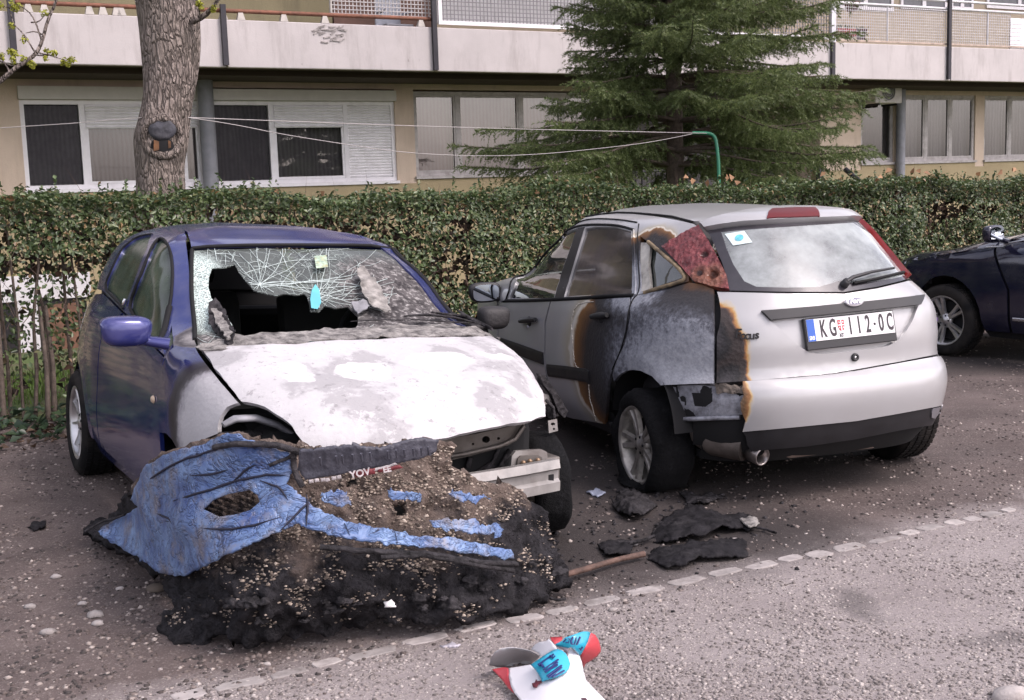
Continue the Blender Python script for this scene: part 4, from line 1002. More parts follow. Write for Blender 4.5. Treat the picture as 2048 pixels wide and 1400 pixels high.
# curled pale edge where the paint has lifted round the burnt patch
FLK = simple('lifted_paint_edge', (.62, .58, .50), .6, var=.5, nscale=70, dirt=(.10, .06, .03, .8))
for pts in ([(592, 459), (560, 463), (530, 470), (513, 490), (505, 520), (501, 560), (505, 600), (508, 650), (513, 705), (524, 730), (545, 742), (572, 752)], [(572, 800), (574, 830), (577, 860), (588, 895), (596, 925), (603, 950)]):
    q = [(p.x + 3.5 * noise.noise(Vector((p.x * .17, p.y * .17, 1))), p.y + 2 * noise.noise(Vector((p.x * .2, p.y * .2, 7)))) for p in resample([Vector((x, y, 0)) for x, y in pts], 5, closed=False)]
    P = [fb.px(*p) for p in Z6(q)]; P = [p + Vector((-.002, 0, 0)) for p in P]
    MB().tube(P, [max(.0006, .0032 + .0030 * noise.noise(Vector((i * .7, 2, 3)))) for i in range(len(P))], 5).build('paint_edge', FLK, focus)
# sills and lower black strip
panel(fb, [Vector((-.81, .40, .26)), Vector((-.83, .50, .25)), Vector((-.83, 2.2, .25)), Vector((-.8, 2.2, .185)), Vector((-.78, .42, .185))], 'sill', PLAST, focus, mirror=True, off=-.01)
strip(fb, [fb.px(*p) for p in Z6([(405, 742), (480, 750), (560, 762), (575, 772)])], .075, 'bump_strip', PLAST, focus, mirror=True)
strip(fb, [Vector((-.86, 2.05, .53)), Vector((-.86, 1.7, .53)), Vector((-.86, 1.25, .525))], .075, 'bump_strip', PLAST, focus, mirror=True)
# roof: from channel to channel
rl = px6([(560, 104), (690, 88), (850, 100), (1000, 129)])
roof = rl + [Vector((-.44, -.02, 1.35)), Vector((-.25, -.16, 1.37)), Vector((0, -.18, 1.375)), Vector((.25, -.16, 1.37)), Vector((.44, -.02, 1.35))] + mir(rl)[::-1] + [Vector((.40, 1.42, 1.39)), Vector((0, 1.46, 1.39)), Vector((-.40, 1.42, 1.39))]
panel(fb, roof, 'roof', FSIDE, focus, sp=.05)
panel(fb, px7([(4, 160), (60, 142), (200, 112), (300, 98), (400, 92), (520, 94), (620, 102), (738, 121), (728, 134), (600, 139), (400, 147), (200, 158), (100, 170), (28, 183)]), 'roof_spoiler', FREAR, focus, off=.028, skirt=.045, sp=.03, thick=True, gap=.001)
REDL = NT('red_lamp_plastic'); REDL.p(base=REDL.mix(REDL.ramp(REDL.noise(8, 4), [(.3, 0.0), (.7, 1.0)]), (.20, .012, .014), (.34, .03, .028)), rough=.18, coat=.8); REDL = REDL.m
panel(fb, px7([(298, 151), (306, 128), (325, 111), (420, 106), (518, 106), (530, 120), (530, 141), (400, 146)]), 'high_brake_lamp', simple('dark_red_lens', (.10, .008, .010), .45, var=.2, spec=.3), focus, off=.034, skirt=.02, gap=0, sp=.02)
# tailgate glass: dark border print and clear middle
inner = [(95, 190), (180, 181), (300, 172), (500, 158), (692, 147), (760, 190), (830, 245), (920, 322), (990, 374), (900, 394), (780, 414), (705, 424), (640, 407), (590, 422), (540, 437), (400, 441), (255, 437), (200, 412), (150, 335), (118, 260)]
gl_out = [(30, 184), (100, 172), (200, 160), (400, 149), (600, 141), (731, 137), (790, 180), (870, 252), (940, 315), (1002, 376), (940, 404), (800, 438), (650, 462), (400, 461), (130, 455), (118, 395), (98, 330), (70, 265)]
RGL = glass_mat('tailgate_glass', (.36, .42, .42), dust=.42, dust_sheen_col=(.58, .63, .63), rough=.05)  # pale dust film stands in for the sky reflected in the glass
panel(fb, px7(inner), 'tailgate_window', RGL, focus, off=-.001, skirt=0, gap=0, sp=.03)
FRIT = simple('black_glass_print', (.035, .032, .038), .16, var=.25, coat=.4)
panel(fb, px7(gl_out), 'tailgate_window_border', FRIT, focus, holes=[px7(inner)], off=0, skirt=.01, gap=.002, sp=.03)
# tail lamps: the left one blistered and holed, the right one whole
ll = px6([(1026, 148), (960, 183), (875, 235), (930, 290), (985, 352), (1008, 380), (1085, 402), (1150, 412), (1138, 350), (1116, 305), (1091, 258), (1062, 205)])
pits = [(fb.px(*Z6([(1050, 268)])[0]), .028, .035), (fb.px(*Z6([(1085, 350)])[0]), .034, .045), (fb.px(*Z6([(1030, 345)])[0]), .03, .012)]
def lampdisp(h):
    d = .008 * noise.noise(h * 24) + .006 * noise.noise(h * 60) + .012
    for c, r_, dp in pits:
        q = (h - c).length / r_
        if q < 1.6: d -= dp * math.exp(-q * q * 2.2); d += .007 * math.exp(-((q - 1.15) * 4) ** 2)
    return d
MELT = NT('melted_red_lamp'); co = MELT.co(); _s = None
for c, r_, dp in pits:
    b = MELT.blob(MELT.warp(co, 22, .02), c, (r_ * .9, r_ * .9, r_ * .9)); _s = b if _s is None else MELT.math('MAXIMUM', _s, b)
_b = MELT.mix(MELT.ramp(MELT.noise(30, 6, .7), [(.35, 0.0), (.65, 1.0)]), (.10, .014, .018), (.27, .055, .06))
_b = MELT.mix(MELT.ramp(MELT.blob(MELT.warp(co, 14, .06), fb.px(*Z6([(1060, 370)])[0]), (.14, .14, .10)), [(.0, 0.0), (.5, .85)]), _b, (.20, .075, .04))
_b = MELT.mix(MELT.ramp(_s, [(.1, 0.0), (.5, 1.0)]), _b, (.035, .012, .010))
MELT.p(base=_b, rough=.42, coat=.25); MELT.bump(MELT.math('ADD', MELT.noise(60, 6, .75), MELT.voro(48)), .9, .012); MELT = MELT.m
panel(fb, ll, 'tail_lamp', MELT, focus, disp=lampdisp, sp=.013, skirt=.03, gap=0, label='blistered left tail lamp with two burnt holes')
panel(fb, mir(ll), 'tail_lamp', REDL, focus, off=.026, sp=.03, skirt=.03, gap=.001)
# tailgate with the sunk number plate field
hatch = [(74, 458), (132, 459), (400, 465), (650, 466), (800, 442), (940, 408), (1005, 380), (1048, 415), (1083, 455), (1105, 540), (1126, 640), (1141, 731), (900, 778), (600, 831), (300, 858), (72, 874), (72, 660)]
rec = [(316, 590), (600, 562), (985, 524), (960, 590), (930, 640), (890, 684), (850, 704), (800, 716), (600, 738), (540, 741), (490, 732), (440, 700), (400, 662)]
panel(fb, px7(hatch), 'tailgate', FREAR, focus, holes=[px7(rec)], sp=.03, skirt=.026)
panel(fb, px7(rec), 'plate_recess', FREAR, focus, off=-.022, skirt=0, gap=-.006, sp=.04)
for q in ([(275, 551), (640, 517), (1003, 481), (996, 502), (985, 522), (650, 556), (316, 590)],):
    panel(fb, px7(q), 'tailgate_handle_bar', PLAST, focus, off=.02, skirt=.03, gap=0, sp=.03)
# badge
Mb, hb = frame_at(fb, px7([(683, 511)])[0])
B = Matrix.Translation(hb + Mb.to_3x3() @ Vector((0, 0, .022))) @ Mb @ Matrix.Diagonal((1, .47, 1, 1))
MB().lathe([(0, .012), (.036, .012), (.040, .008), (.049, .010), (.051, .004), (.051, -.004)], B, 40).build('badge', simple('badge_chrome', (.75, .74, .78), .25, metal=.6), focus)
MB().lathe([(0, .0125), (.037, .0125)], B, 40).build('badge_field', simple('badge_field', (.17, .17, .24), .3, var=.1), focus)
put_text('Ford', .034, Matrix.Translation(hb + Mb.to_3x3() @ Vector((0, -.0005, .0358))) @ Mb, simple('badge_letter', (.85, .85, .88), .3, var=.02), focus, name='badge_lettering', shear=.35, bold=.0012)
# number plate
pc = fb.px(*Z7([(671, 622)])[0]); Mp, hp = frame_at(fb, pc)
nrm = (Mp.to_3x3() @ Vector((0, 0, 1)))
c4 = [fb.px(1609, 639.5), fb.px(1784, 621.5), fb.px(1788, 666), fb.px(1613.5, 685.5)]
pm = sum(c4, Vector()) / 4
xax = ((c4[1] - c4[0]) + (c4[2] - c4[3])).normalized(); yax0 = ((c4[0] - c4[3]) + (c4[1] - c4[2])).normalized()
zax = xax.cross(yax0).normalized(); yax = zax.cross(xax)
PW_, PH_ = ((c4[1] - c4[0]).length + (c4[2] - c4[3]).length) / 2, ((c4[0] - c4[3]).length + (c4[1] - c4[2]).length) / 2
PM = Matrix((xax, yax, zax)).transposed().to_4x4(); PM.translation = pm + zax * .006
k_ = PW_ / .52
PHOLD = MB(); PHOLD.box((-.267 * k_, -.098 * k_, -.02), (.267 * k_, .062 * k_, 0), PM, .004); PHOLD.build('plate_holder', PLAST, focus)
pl = MB(); pl.box((-.258 * k_, -.056 * k_, .0005), (.258 * k_, .056 * k_, .004), PM, .0015); plate = pl.build('number_plate', simple('plate_white', (.72, .71, .72), .35, var=.03), focus)
bl = MB(); bl.box((-.257 * k_, -.055 * k_, .0042), (-.2135 * k_, .055 * k_, .0056), PM); bl.build('plate_band', simple('plate_blue', (.015, .10, .45), .35, var=.05), plate)
INK = simple('plate_ink', (.02, .012, .018), .45, var=.1)
WHT = simple('plate_print_white', (.78, .78, .80), .4, var=.03)
def plate_text(txt, x, y, size, sx, mat, bold=.0):
    put_text(txt, size * k_, PM @ Matrix.Translation((x * k_, y * k_, .0052)), mat, plate, 'plate_lettering', sx, .0008, bold)
for ch, x in (('K', -.165), ('G', -.108), ('1', -.005), ('1', .047), ('2', .100), ('0', .180), ('C', .233)): plate_text(ch, x, -.001, .122, .46 if ch in 'KGC' else .50, INK, .0022)
dot = MB(); dot.lathe([(0, .001), (.0065, .001), (.0065, 0)], PM @ Matrix.Translation((.141 * k_, 0, .0044)), 10); dot.build('plate_dot', INK, plate)
plate_text('SRB', -.2353, -.039, .026, .75, WHT, .0006)
plate_text('\u041a\u0413', -.060, -.040, .026, .9, INK, .0004)
sh = MB(); sh.prism([(-.018, .028), (-.018, -.004), (-.012, -.020), (0, -.027), (.012, -.020), (.018, -.004), (.018, .028)], .0012, PM @ Matrix.Translation((-.058 * k_, .008, .0044)))
shield = sh.build('plate_shield', simple('shield_red', (.45, .02, .03), .4, var=.05), plate)
cr = MB(); T_ = PM @ Matrix.Translation((-.058 * k_, .008, .0058)); cr.box((-.003, -.026, 0), (.003, .028, .001), T_); cr.box((-.018, .001, .0003), (.018, .0065, .0013), T_)
for sx in (-.0105, .0105):
    for yy in (.017, -.009): cr.box((sx - .0022, yy - .004, 0), (sx + .0022, yy + .004, .001), T_)
cr.build('shield_cross', WHT, plate)
# lock, small badges and lettering
Ml, hl = frame_at(fb, px7([(698, 755)])[0]); T_ = Matrix.Translation(hl) @ Ml
MB().lathe([(0, .008), (.008, .008), (.010, .012), (.018, .012), (.0205, .006), (.0205, -.004)], T_, 24).build('tailgate_lock', PLAST, focus)
MB().lathe([(0, .010), (.0075, .010), (.0075, .006)], T_ @ Matrix.Translation((0, 0, 0)), 12).build('lock_barrel', CHROME, focus)
BURNTXT = simple('burnt_lettering', (.012, .011, .012), .7, var=.3)
for ch, zx, zy, s_ in (('F', 172, 650, .062), ('o', 193, 657, .056), ('c', 212, 658, .056), ('u', 233, 658, .056), ('s', 256, 655, .056)):
    Mt, ht = frame_at(fb, px7([(zx, zy)])[0]); put_text(ch, s_, Matrix.Translation(ht + Mt.to_3x3() @ Vector((0, 0, .004))) @ Mt, BURNTXT, focus, 'model_lettering', 1.0, .003, .001, .1)
Mt, ht = frame_at(fb, px7([(1070, 568)])[0])
put_text('TDdi', .026, Matrix.Translation(ht + Mt.to_3x3() @ Vector((0, .003, .003))) @ Mt, simple('badge_dark', (.06, .055, .06), .3, var=.1), focus, 'trim_badge', 1.25, .002, .0012)
b_ = MB(); b_.box((.0, -.026, 0), (.035, -.012, .003), Matrix.Translation(ht) @ Mt); b_.build('trim_badge_plate', simple('badge_violet', (.22, .12, .42), .3, var=.3), focus)
for i, (zx, zy) in enumerate(((1062, 566), (1090, 563))): pass
# bumper skin (burnt off at its left end), black lower apron, reflectors
bmp = [(192, 869), (400, 855), (600, 837), (900, 783), (1150, 737), (1174, 764), (1182, 850), (1177, 920), (1156, 959), (900, 1006), (700, 1041), (400, 1071), (192, 1089), (205, 1040), (186, 995), (182, 960), (198, 925), (190, 900)]
panel(fb, px7(bmp), 'rear_bumper', FBUMP, focus, sp=.028, gap=.001, off=.010, skirt=.03, edge=None)
panel(fb, [Vector((.66, -.60, .60)), Vector((.86, -.40, .60)), Vector((.86, -.36, .34)), Vector((.80, -.42, .30)), Vector((.62, -.62, .40))], 'bumper_side', FBUMP, focus, sp=.03, off=.007)
apr = [(192, 1093), (400, 1075), (700, 1045), (900, 1010), (1154, 963), (1156, 985), (1135, 1020), (1108, 1050), (900, 1086), (700, 1126), (480, 1158), (230, 1180), (212, 1150), (205, 1110)]
panel(fb, px7(apr), 'bumper_apron', PLAST, focus, off=.002, sp=.04, gap=.001, skirt=.03)
panel(fb, px7([(1048, 984), (1078, 978), (1070, 1010), (1055, 1030), (1040, 1026), (1041, 1000)]), 'rear_reflector', simple('grey_lens', (.16, .155, .17), .3, var=.1), focus, off=.008, sp=.02, gap=0, skirt=.006)
panel(fb, px7([(1134, 958), (1159, 948), (1154, 975), (1146, 982), (1128, 986)]), 'rear_reflector', simple('orange_lens', (.50, .07, .015), .25, var=.1), focus, off=.014, sp=.02, gap=0, skirt=.008)
panel(fb, px7([(1128, 988), (1148, 982), (1140, 1010), (1120, 1034), (1110, 1030), (1116, 1010)]), 'rear_reflector', simple('clear_lens', (.6, .58, .6), .2, var=.05), focus, off=.014, sp=.02, gap=0, skirt=.008)
# bared corner behind the burnt bumper end
corner = [(872, 808), (980, 802), (1088, 797), (1150, 800), (1206, 806), (1215, 860), (1206, 934), (1080, 938), (955, 942), (925, 900), (905, 862)]
panel(fb, px6(corner), 'bared_corner_panel', FBARE, focus, holes=[px6([(978, 836), (1070, 839), (1070, 876), (1038, 900), (992, 896), (985, 870)])], off=-.028, sp=.025, gap=0, skirt=.03, disp=lambda h: .007 * noise.noise(h * 12))
panel(fb, px6([(1086, 795), (1130, 788), (1180, 792), (1208, 800), (1206, 838), (1150, 842), (1092, 830)]), 'charred_foam', simple('charred_foam', (.15, .125, .105), .95, var=.6, nscale=30, dirt=(.03, .027, .026, .9), bump=.8, bscale=80), focus, off=-.015, sp=.012, gap=0, skirt=.03, edge=(.02, 30), disp=lambda h: .02 * noise.noise(h * 40) + .01 * noise.noise(h * 90))
MB().tube([fb.px(*p) + Vector((0, .03, 0)) for p in Z6([(950, 948), (1080, 944), (1206, 940)])], .012, 6).build('burnt_bracket', FBARE, focus)
# wheels: left rear collapsed on its burnt tyre
wheel(focus, (-.735, 0, .225), -1, R_=.285, rr=.205, w_=.215, tyre_m=CHAR_TYRE, rim_m=ALLOY_BURNT, dark_m=DARK, flat=.018, melt=.022, rot=.35, label='left rear wheel with charred collapsed tyre')
wheel(focus, (.745, 0, .305), 1, tyre_m=TYRE, rim_m=ALLOY, dark_m=DARK)
wheel(focus, (-.745, 2.615, .30), -1, tyre_m=TYRE, rim_m=ALLOY, dark_m=DARK)
wheel(focus, (.745, 2.615, .305), 1, tyre_m=TYRE, rim_m=ALLOY, dark_m=DARK)
# exhaust
e0, e1, e2 = on_plane(fb, 1432, 880, 1, -.40), on_plane(fb, 1490, 893, 1, -.52), on_plane(fb, 1532, 913, 1, -.66)
ex = MB(); ex.tube([e0 + Vector((.0, .16, .015)), e0, e1], [.075, .078, .072], 20); ex.build('exhaust_muffler', STEELB, focus)
ep = MB(); ep.lathe([(.036, 0), (.044, 0), (.046, .11), (.043, .115), (.036, .11), (.034, .02)], Matrix.Translation(e1 + Vector((.02, .02, -.02))) @ (e2 - e1).to_track_quat('Z', 'Y').to_matrix().to_4x4(), 24)
ep.build('exhaust_tip', simple('exhaust_steel', (.30, .27, .26), .32, metal=.9, var=.25, dirt=(.05, .04, .035, .5)), focus)
mu = MB(); mu.box((-.30, -.58, .20), (.25, -.38, .32), None, .04); mu.build('silencer_box', simple('rusty_silencer', (.16, .12, .10), .6, metal=.3, var=.4), focus)
ax = MB(); ax.tube([(-.7, .0, .27), (.7, .0, .27)], .035, 8); ax.box((-.35, -.30, .24), (.40, .2, .40)); ax.build('rear_axle', DARK, focus)
# rear wiper
wp = [fb.px(*p) for p in Z7([(650, 428), (680, 408), (760, 385), (860, 368), (932, 370)])]
def offs(b, P, o_): return [q + (lambda n_: n_ if n_.dot(q - Vector((0, 1.2, .6))) > 0 else -n_)(b.nearest(q)[1]) * o_ for q in P]
MB().tube(offs(fb, wp[:4], .028), [.011, .010, .008, .006], 6).build('rear_wiper', PLAST, focus)
MB().tube(offs(fb, px7([(690, 425), (760, 412), (850, 392), (930, 371)]), .010), .008, 5).build('wiper_blade', RUB, focus)
Mw, hw = frame_at(fb, px7([(650, 428)])[0]); MB().lathe([(0, .035), (.018, .033), (.022, .0)], Matrix.Translation(hw) @ Mw, 14).build('wiper_hub', PLAST, focus)
# window sticker
panel(fb, px7([(112, 200), (200, 186), (237, 238), (150, 252)]), 'window_sticker', simple('sticker_white', (.62, .74, .74), .4, var=.06), focus, off=.003, skirt=0, gap=0, sp=.03)
Ms, hs2 = frame_at(fb, px7([(178, 218)])[0]); MB().lathe([(0, .0055), (.021, .0055)], Matrix.Translation(hs2) @ Ms, 20).build('sticker_emblem', simple('sticker_cyan', (.12, .48, .58), .4, var=.25, nscale=60), focus)
# door handles, mirrors
for z_, m_ in ((( 328, 537), PLAST), ((624, 520), simple('charred_handle', (.012, .012, .013), .7, var=.3))):
    P = px6([(z_[0] - 28, z_[1] + 2), (z_[0], z_[1] - 2), (z_[0] + 36, z_[1] - 4)])
    P = offs(fb, P, .020); MB().tube(smooth_loop([list(p) for p in P], 1, False), [.014, .018, .018, .013][:4], 8).build('door_handle', m_, focus)
    MB().tube([(-p[0], p[1], p[2]) for p in P], .016, 8).build('door_handle', PLAST, focus)
    Mh, hh = frame_at(fb, px6([(z_[0] - 2, z_[1] + 4)])[0]); MB().lathe([(0, .007), (.022, .006), (.036, .003), (.04, -.004)], Matrix.Translation(hh) @ Mh @ Matrix.Diagonal((1, .85, 1, 1)), 18).build('handle_cup', m_, focus)
kh = Matrix.Translation(frame_at(fb, px6([(321, 562)])[0])[1]) @ frame_at(fb, px6([(321, 562)])[0])[0]
MB().lathe([(0, .006), (.012, .005), (.014, 0)], kh, 12).build('key_cover', simple('key_cover', (.6, .6, .62), .3, metal=.4), focus)
def mirror_unit(body, c, size, shell_m, glass_m, parent, sgn, glass=True, label=None):
    bm_ = bmesh.new(); bmesh.ops.create_uvsphere(bm_, u_segments=24, v_segments=14, radius=1)
    for v in bm_.verts:
        q = v.co.copy(); ex_ = .62
        q = Vector([math.copysign(abs(t_) ** ex_, t_) for t_ in q]); 
        if q.y < 0: q.y *= .35
        v.co = Vector((q.x * size[0] * (1 + .10 * q.z), q.y * size[1], q.z * size[2])) + Vector(c)
    me = bpy.data.meshes.new('mirror_housing'); bm_.to_mesh(me); bm_.free(); me.materials.append(shell_m)
    me.polygons.foreach_set('use_smooth', [True] * len(me.polygons)); o = mesh_obj('mirror_housing', me, parent, label)
    arm = MB(); arm.tube([Vector(c) - Vector((sgn * size[0] * .6, 0, size[2] * .6)), Vector(c) - Vector((sgn * (size[0] + .07), -.03, size[2] * .9))], [.035, .045], 8, flat=.6); arm.build('mirror_arm', shell_m, parent)
    if glass:
        g = MB(); n = 24; pts = [(size[0] * .84 * math.copysign(abs(math.cos(a)) ** .6, math.cos(a)), size[2] * .80 * math.copysign(abs(math.sin(a)) ** .6, math.sin(a))) for a in [math.tau * k / n for k in range(n)]]
        g.add([(c[0] + x, c[1] - size[1] * .36, c[2] + z) for x, z in pts], [list(range(n))]); g.build('mirror_glass', glass_m, parent)
MIRG = simple('mirror_glass', (.75, .82, .90), .03, metal=1, var=.02)
mc = on_plane(fb, 970, 585, 0, -.93); 
mirror_unit(fb, mc, (.108, .075, .068), PLAST, MIRG, focus, -1)
mirror_unit(fb, (-mc.x, mc.y, mc.z), (.108, .075, .068), PLAST, MIRG, focus, 1)
# seats seen through the glass
CLOTH = simple('seat_cloth', (.05, .05, .055), .9, var=.25)
def seat(parent, x, y, w_=.25, mat=None):
    s_ = MB(); s_.box((x - w_, y - .05, .42), (x + w_, y + .45, .56), None, .05)
    T_ = Matrix.Translation((x, y - .02, .52)) @ Matrix.Rotation(R(16), 4, 'X'); s_.box((-w_, -.07, 0), (w_, .06, .60), T_, .05); s_.box((-.13, -.05, .64), (.13, .04, .82), T_, .04)
    s_.tube([T_ @ Vector((-.06, 0, .58)), T_ @ Vector((-.06, 0, .68))], .008, 6); s_.tube([T_ @ Vector((.06, 0, .58)), T_ @ Vector((.06, 0, .68))], .008, 6)
    s_.build('seat', mat or CLOTH, parent)
for x in (-.36, .36): seat(focus, x, 1.15)
rs = MB(); rs.box((-.62, .0, .36), (.62, .45, .54), None, .05); rs.box((-.62, -.12, .50), (.62, .02, .98), None, .05); rs.box((-.62, -.42, .90), (.62, -.12, .93), None, .01); rs.build('rear_seat', CLOTH, focus)
db = MB(); db.box((-.66, 1.75, .70), (.66, 2.10, .96), None, .06); db.build('dashboard', PLAST, focus)
# ================================================================== blue hatchback, its front end burnt out
pb = punto_body
BLU = (.009, .017, .095)
PFIRE = [(.0, BLU), (.46, (.03, .03, .10)), (.50, (.022, .018, .03)), (.545, (.02, .016, .02)), (.575, (.05, .045, .05)), (.61, (.30, .29, .31)), (.66, (.42, .41, .425)), (1.0, (.47, .46, .47))]
PB = [((.82, 2.66, .66), (.40, .46, .36)), ((-.82, 2.60, .68), (.45, .75, .5))]
PPAINT = burnt_paint('blue_paint_burnt_wing', BLU, PB, PFIRE, metal_clean=.05, rough_clean=.10, dust=.10, warp_amt=.10, bump_amt=.2)
PROOF = burnt_paint('blue_paint_sky_lit', (.020, .032, .150), [((.66, 2.05, 1.0), (.10, .16, .10))], [(.0, BLU), (.5, (.12, .11, .12)), (.6, (.05, .045, .05)), (1.0, (.35, .33, .33))], metal_clean=.2, rough_clean=.2, dust=.22)  # body blue painted lighter for the sky light on roof and pillars
k = NT('burnt_white_bonnet'); co = k.co(); wv = k.warp(co, 5, .10)
pat = k.noise(2.6, 5, .6, vec=wv); fine = k.noise(24, 7, .7)
base = k.mix(k.ramp(pat, [(.42, 0.0), (.47, .8), (.56, 1.0)]), (.33, .322, .33), (.48, .47, .48))
s_ = None
for c, r_ in [(tuple(pb.px(733, 740)), (.115, .10, .3)), (tuple(pb.px(878, 725)), (.20, .10, .3)), (tuple(pb.px(992, 713)), (.085, .06, .3)), (tuple(pb.px(590, 745)), (.06, .10, .3))]:
    b = k.blob(k.warp(k.warp(co, 6, .16), 24, .05), c, r_); s_ = b if s_ is None else k.math('MAXIMUM', s_, b)
base = k.mix(k.ramp(s_, [(.0, 0.0), (.10, .9)]), base, (.56, .555, .56))
base = k.mix(k.ramp(s_, [(-.0, 0.0), (.0, .0), (.03, .45), (.07, 0.0)]), base, (.42, .40, .40))
base = k.mix(k.ramp(fine, [(.58, 0.0), (.64, .6)]), base, (.20, .19, .195)); base = k.mix(k.ramp(k.noise(11, 8, .78, vec=wv), [(.56, 0.0), (.60, .75)]), base, (.50, .49, .50))
base = k.mix(k.ramp(k.noise(60, 4, .6, vec=k.warp(co, 6, .2)), [(.70, 0.0), (.74, .7)]), base, (.14, .12, .12))
e_ = k.math('MAXIMUM', k.blob(wv, (.66, 2.16, .95), (.20, .15, .2)), k.blob(wv, (0, 2.04, .98), (.85, .14, .2)))
base = k.mix(k.ramp(e_, [(.10, 0.0), (.30, 1.0)]), base, k.mix(k.ramp(k.noise(22, 6, .7), [(.4, 0.0), (.62, 1.0)]), (.03, .026, .026), (.26, .24, .24)))
k.p(base=base, rough=.62, spec=.35); k.bump(k.math('ADD', fine, k.math('MULTIPLY', pat, .6)), .4, .014); BONNET_M = k.m
CHAR = NT('charred_plastic'); _n = CHAR.noise(18, 8, .72)
CHAR.p(base=CHAR.mix(CHAR.ramp(_n, [(.35, 0.0), (.7, 1.0)]), (.008, .0075, .008), (.065, .06, .065)), rough=.75, spec=.15); CHAR.bump(CHAR.math('ADD', _n, CHAR.voro(34)), .7, .02); CHAR = CHAR.m
ASHM = NT('grey_ash'); _n = ASHM.noise(20, 8, .72)
ASHM.p(base=ASHM.mix(ASHM.ramp(_n, [(.35, 0.0), (.66, 1.0)]), (.05, .045, .045), (.36, .34, .32)), rough=.9); ASHM.bump(_n, .8, .02); ASHM = ASHM.m

punto = car_root('hatchback', 'dark blue hatchback with smashed windscreen and white burnt bonnet, its front bumper lying before it', pb)
tub(pb, punto, DARK, [(0, .31), (2.42, .31)], zmax=.97, ymax=2.02, zin=.60)
eb = MB(); eb.box((-.60, 2.05, .26), (.60, 2.78, .66), None, .05); eb.build('engine_bay', DARK, punto)
p4 = lambda pts: pb.pxs(Z4(pts)); p5 = lambda pts: pb.pxs(Z5(pts))
d_gl = [(508, 180), (530, 186), (547, 210), (560, 245), (569, 300), (571, 360), (567, 430), (556, 500), (540, 570), (520, 640), (503, 682), (440, 605), (372, 514), (378, 470), (395, 425), (420, 365), (445, 300), (470, 245)]
q_gl = [(475, 164), (440, 168), (400, 182), (370, 203), (340, 231), (310, 285), (285, 340), (268, 380), (258, 412), (290, 445), (345, 506), (360, 460), (378, 420), (405, 345), (430, 275), (455, 220)]
t_gl = [(566, 585), (575, 650), (578, 705), (572, 765), (550, 745), (530, 715)]
fr = [(592, 97), (625, 125), (642, 175), (640, 215), (650, 300), (660, 420), (668, 560), (676, 650), (690, 684), (640, 740), (600, 775), (560, 752), (500, 697), (440, 625), (360, 540), (250, 430), (214, 416), (225, 370), (245, 320), (272, 270), (305, 225), (340, 188), (385, 155), (430, 133), (475, 115), (530, 101)]
panel(pb, p4(fr), 'side_frame', PROOF, punto, holes=[p4(d_gl), p4(q_gl), p4(t_gl)], sp=.03, mirror=True, skirt=.03)
PGL = glass_mat('dusty_tinted_glass', (.26, .33, .27), dust=.55, dust_sheen_col=(.085, .115, .085), rough=.12, refl=.6)
for g, nm in ((d_gl, 'door_window'), (q_gl, 'rear_side_window'), (t_gl, 'quarter_light')):
    panel(pb, p4(g), nm, PGL, punto, off=-.010, skirt=0, gap=-.006, mirror=True)
line3(pb, Z4([(503, 684), (440, 607), (372, 516), (378, 470), (395, 425), (420, 365), (445, 300), (470, 245), (508, 178), (532, 184), (550, 210), (563, 245), (572, 300), (574, 360), (570, 430), (559, 500)]), .008, 'window_seal', RUB, punto)
line3(pb, Z4([(345, 508), (290, 447), (256, 412), (283, 340), (308, 284), (338, 230), (370, 200), (400, 179), (440, 165), (476, 161)]), .007, 'window_seal', RUB, punto)
line3(pb, Z4([(560, 500), (543, 570), (523, 640), (506, 690)]), .016, 'quarter_light_bar', RUB, punto)
# roof
e0_ = p4([(594, 90)])[0]
rf = [Vector((.47, 1.22, 1.38)), Vector((.52, .9, 1.40)), Vector((.53, .5, 1.40)), Vector((.50, 0, 1.39)), Vector((.44, -.24, 1.38)), Vector((0, -.30, 1.40)), Vector((-.44, -.24, 1.38)), Vector((-.50, 0, 1.39)), Vector((-.53, .5, 1.40)), Vector((-.52, .9, 1.40)), Vector((-.47, 1.22, 1.38)), Vector((-.25, 1.28, 1.40)), Vector((0, 1.30, 1.40)), Vector((.25, 1.28, 1.40))]
ws = [(384, 498), (440, 494), (520, 492), (600, 492), (700, 493), (788, 498), (830, 528), (880, 566), (930, 607), (1000, 667), (900, 671), (800, 674), (700, 677), (600, 681), (520, 686), (460, 690), (395, 693), (387, 640), (384, 570)]
panel(pb, [pb.px(*p) for p in [(382, 494), (345, 442)]] + [Vector((.50, .2, 1.40)), Vector((.44, -.24, 1.38)), Vector((0, -.30, 1.40)), Vector((-.44, -.24, 1.38)), Vector((-.50, 0, 1.39)), Vector((-.54, .5, 1.40)), Vector((-.55, .9, 1.38))] + [pb.px(*p) for p in [(790, 495), (700, 490), (600, 489), (520, 489), (440, 491)]], 'roof', PROOF, punto, sp=.05, gap=.002)
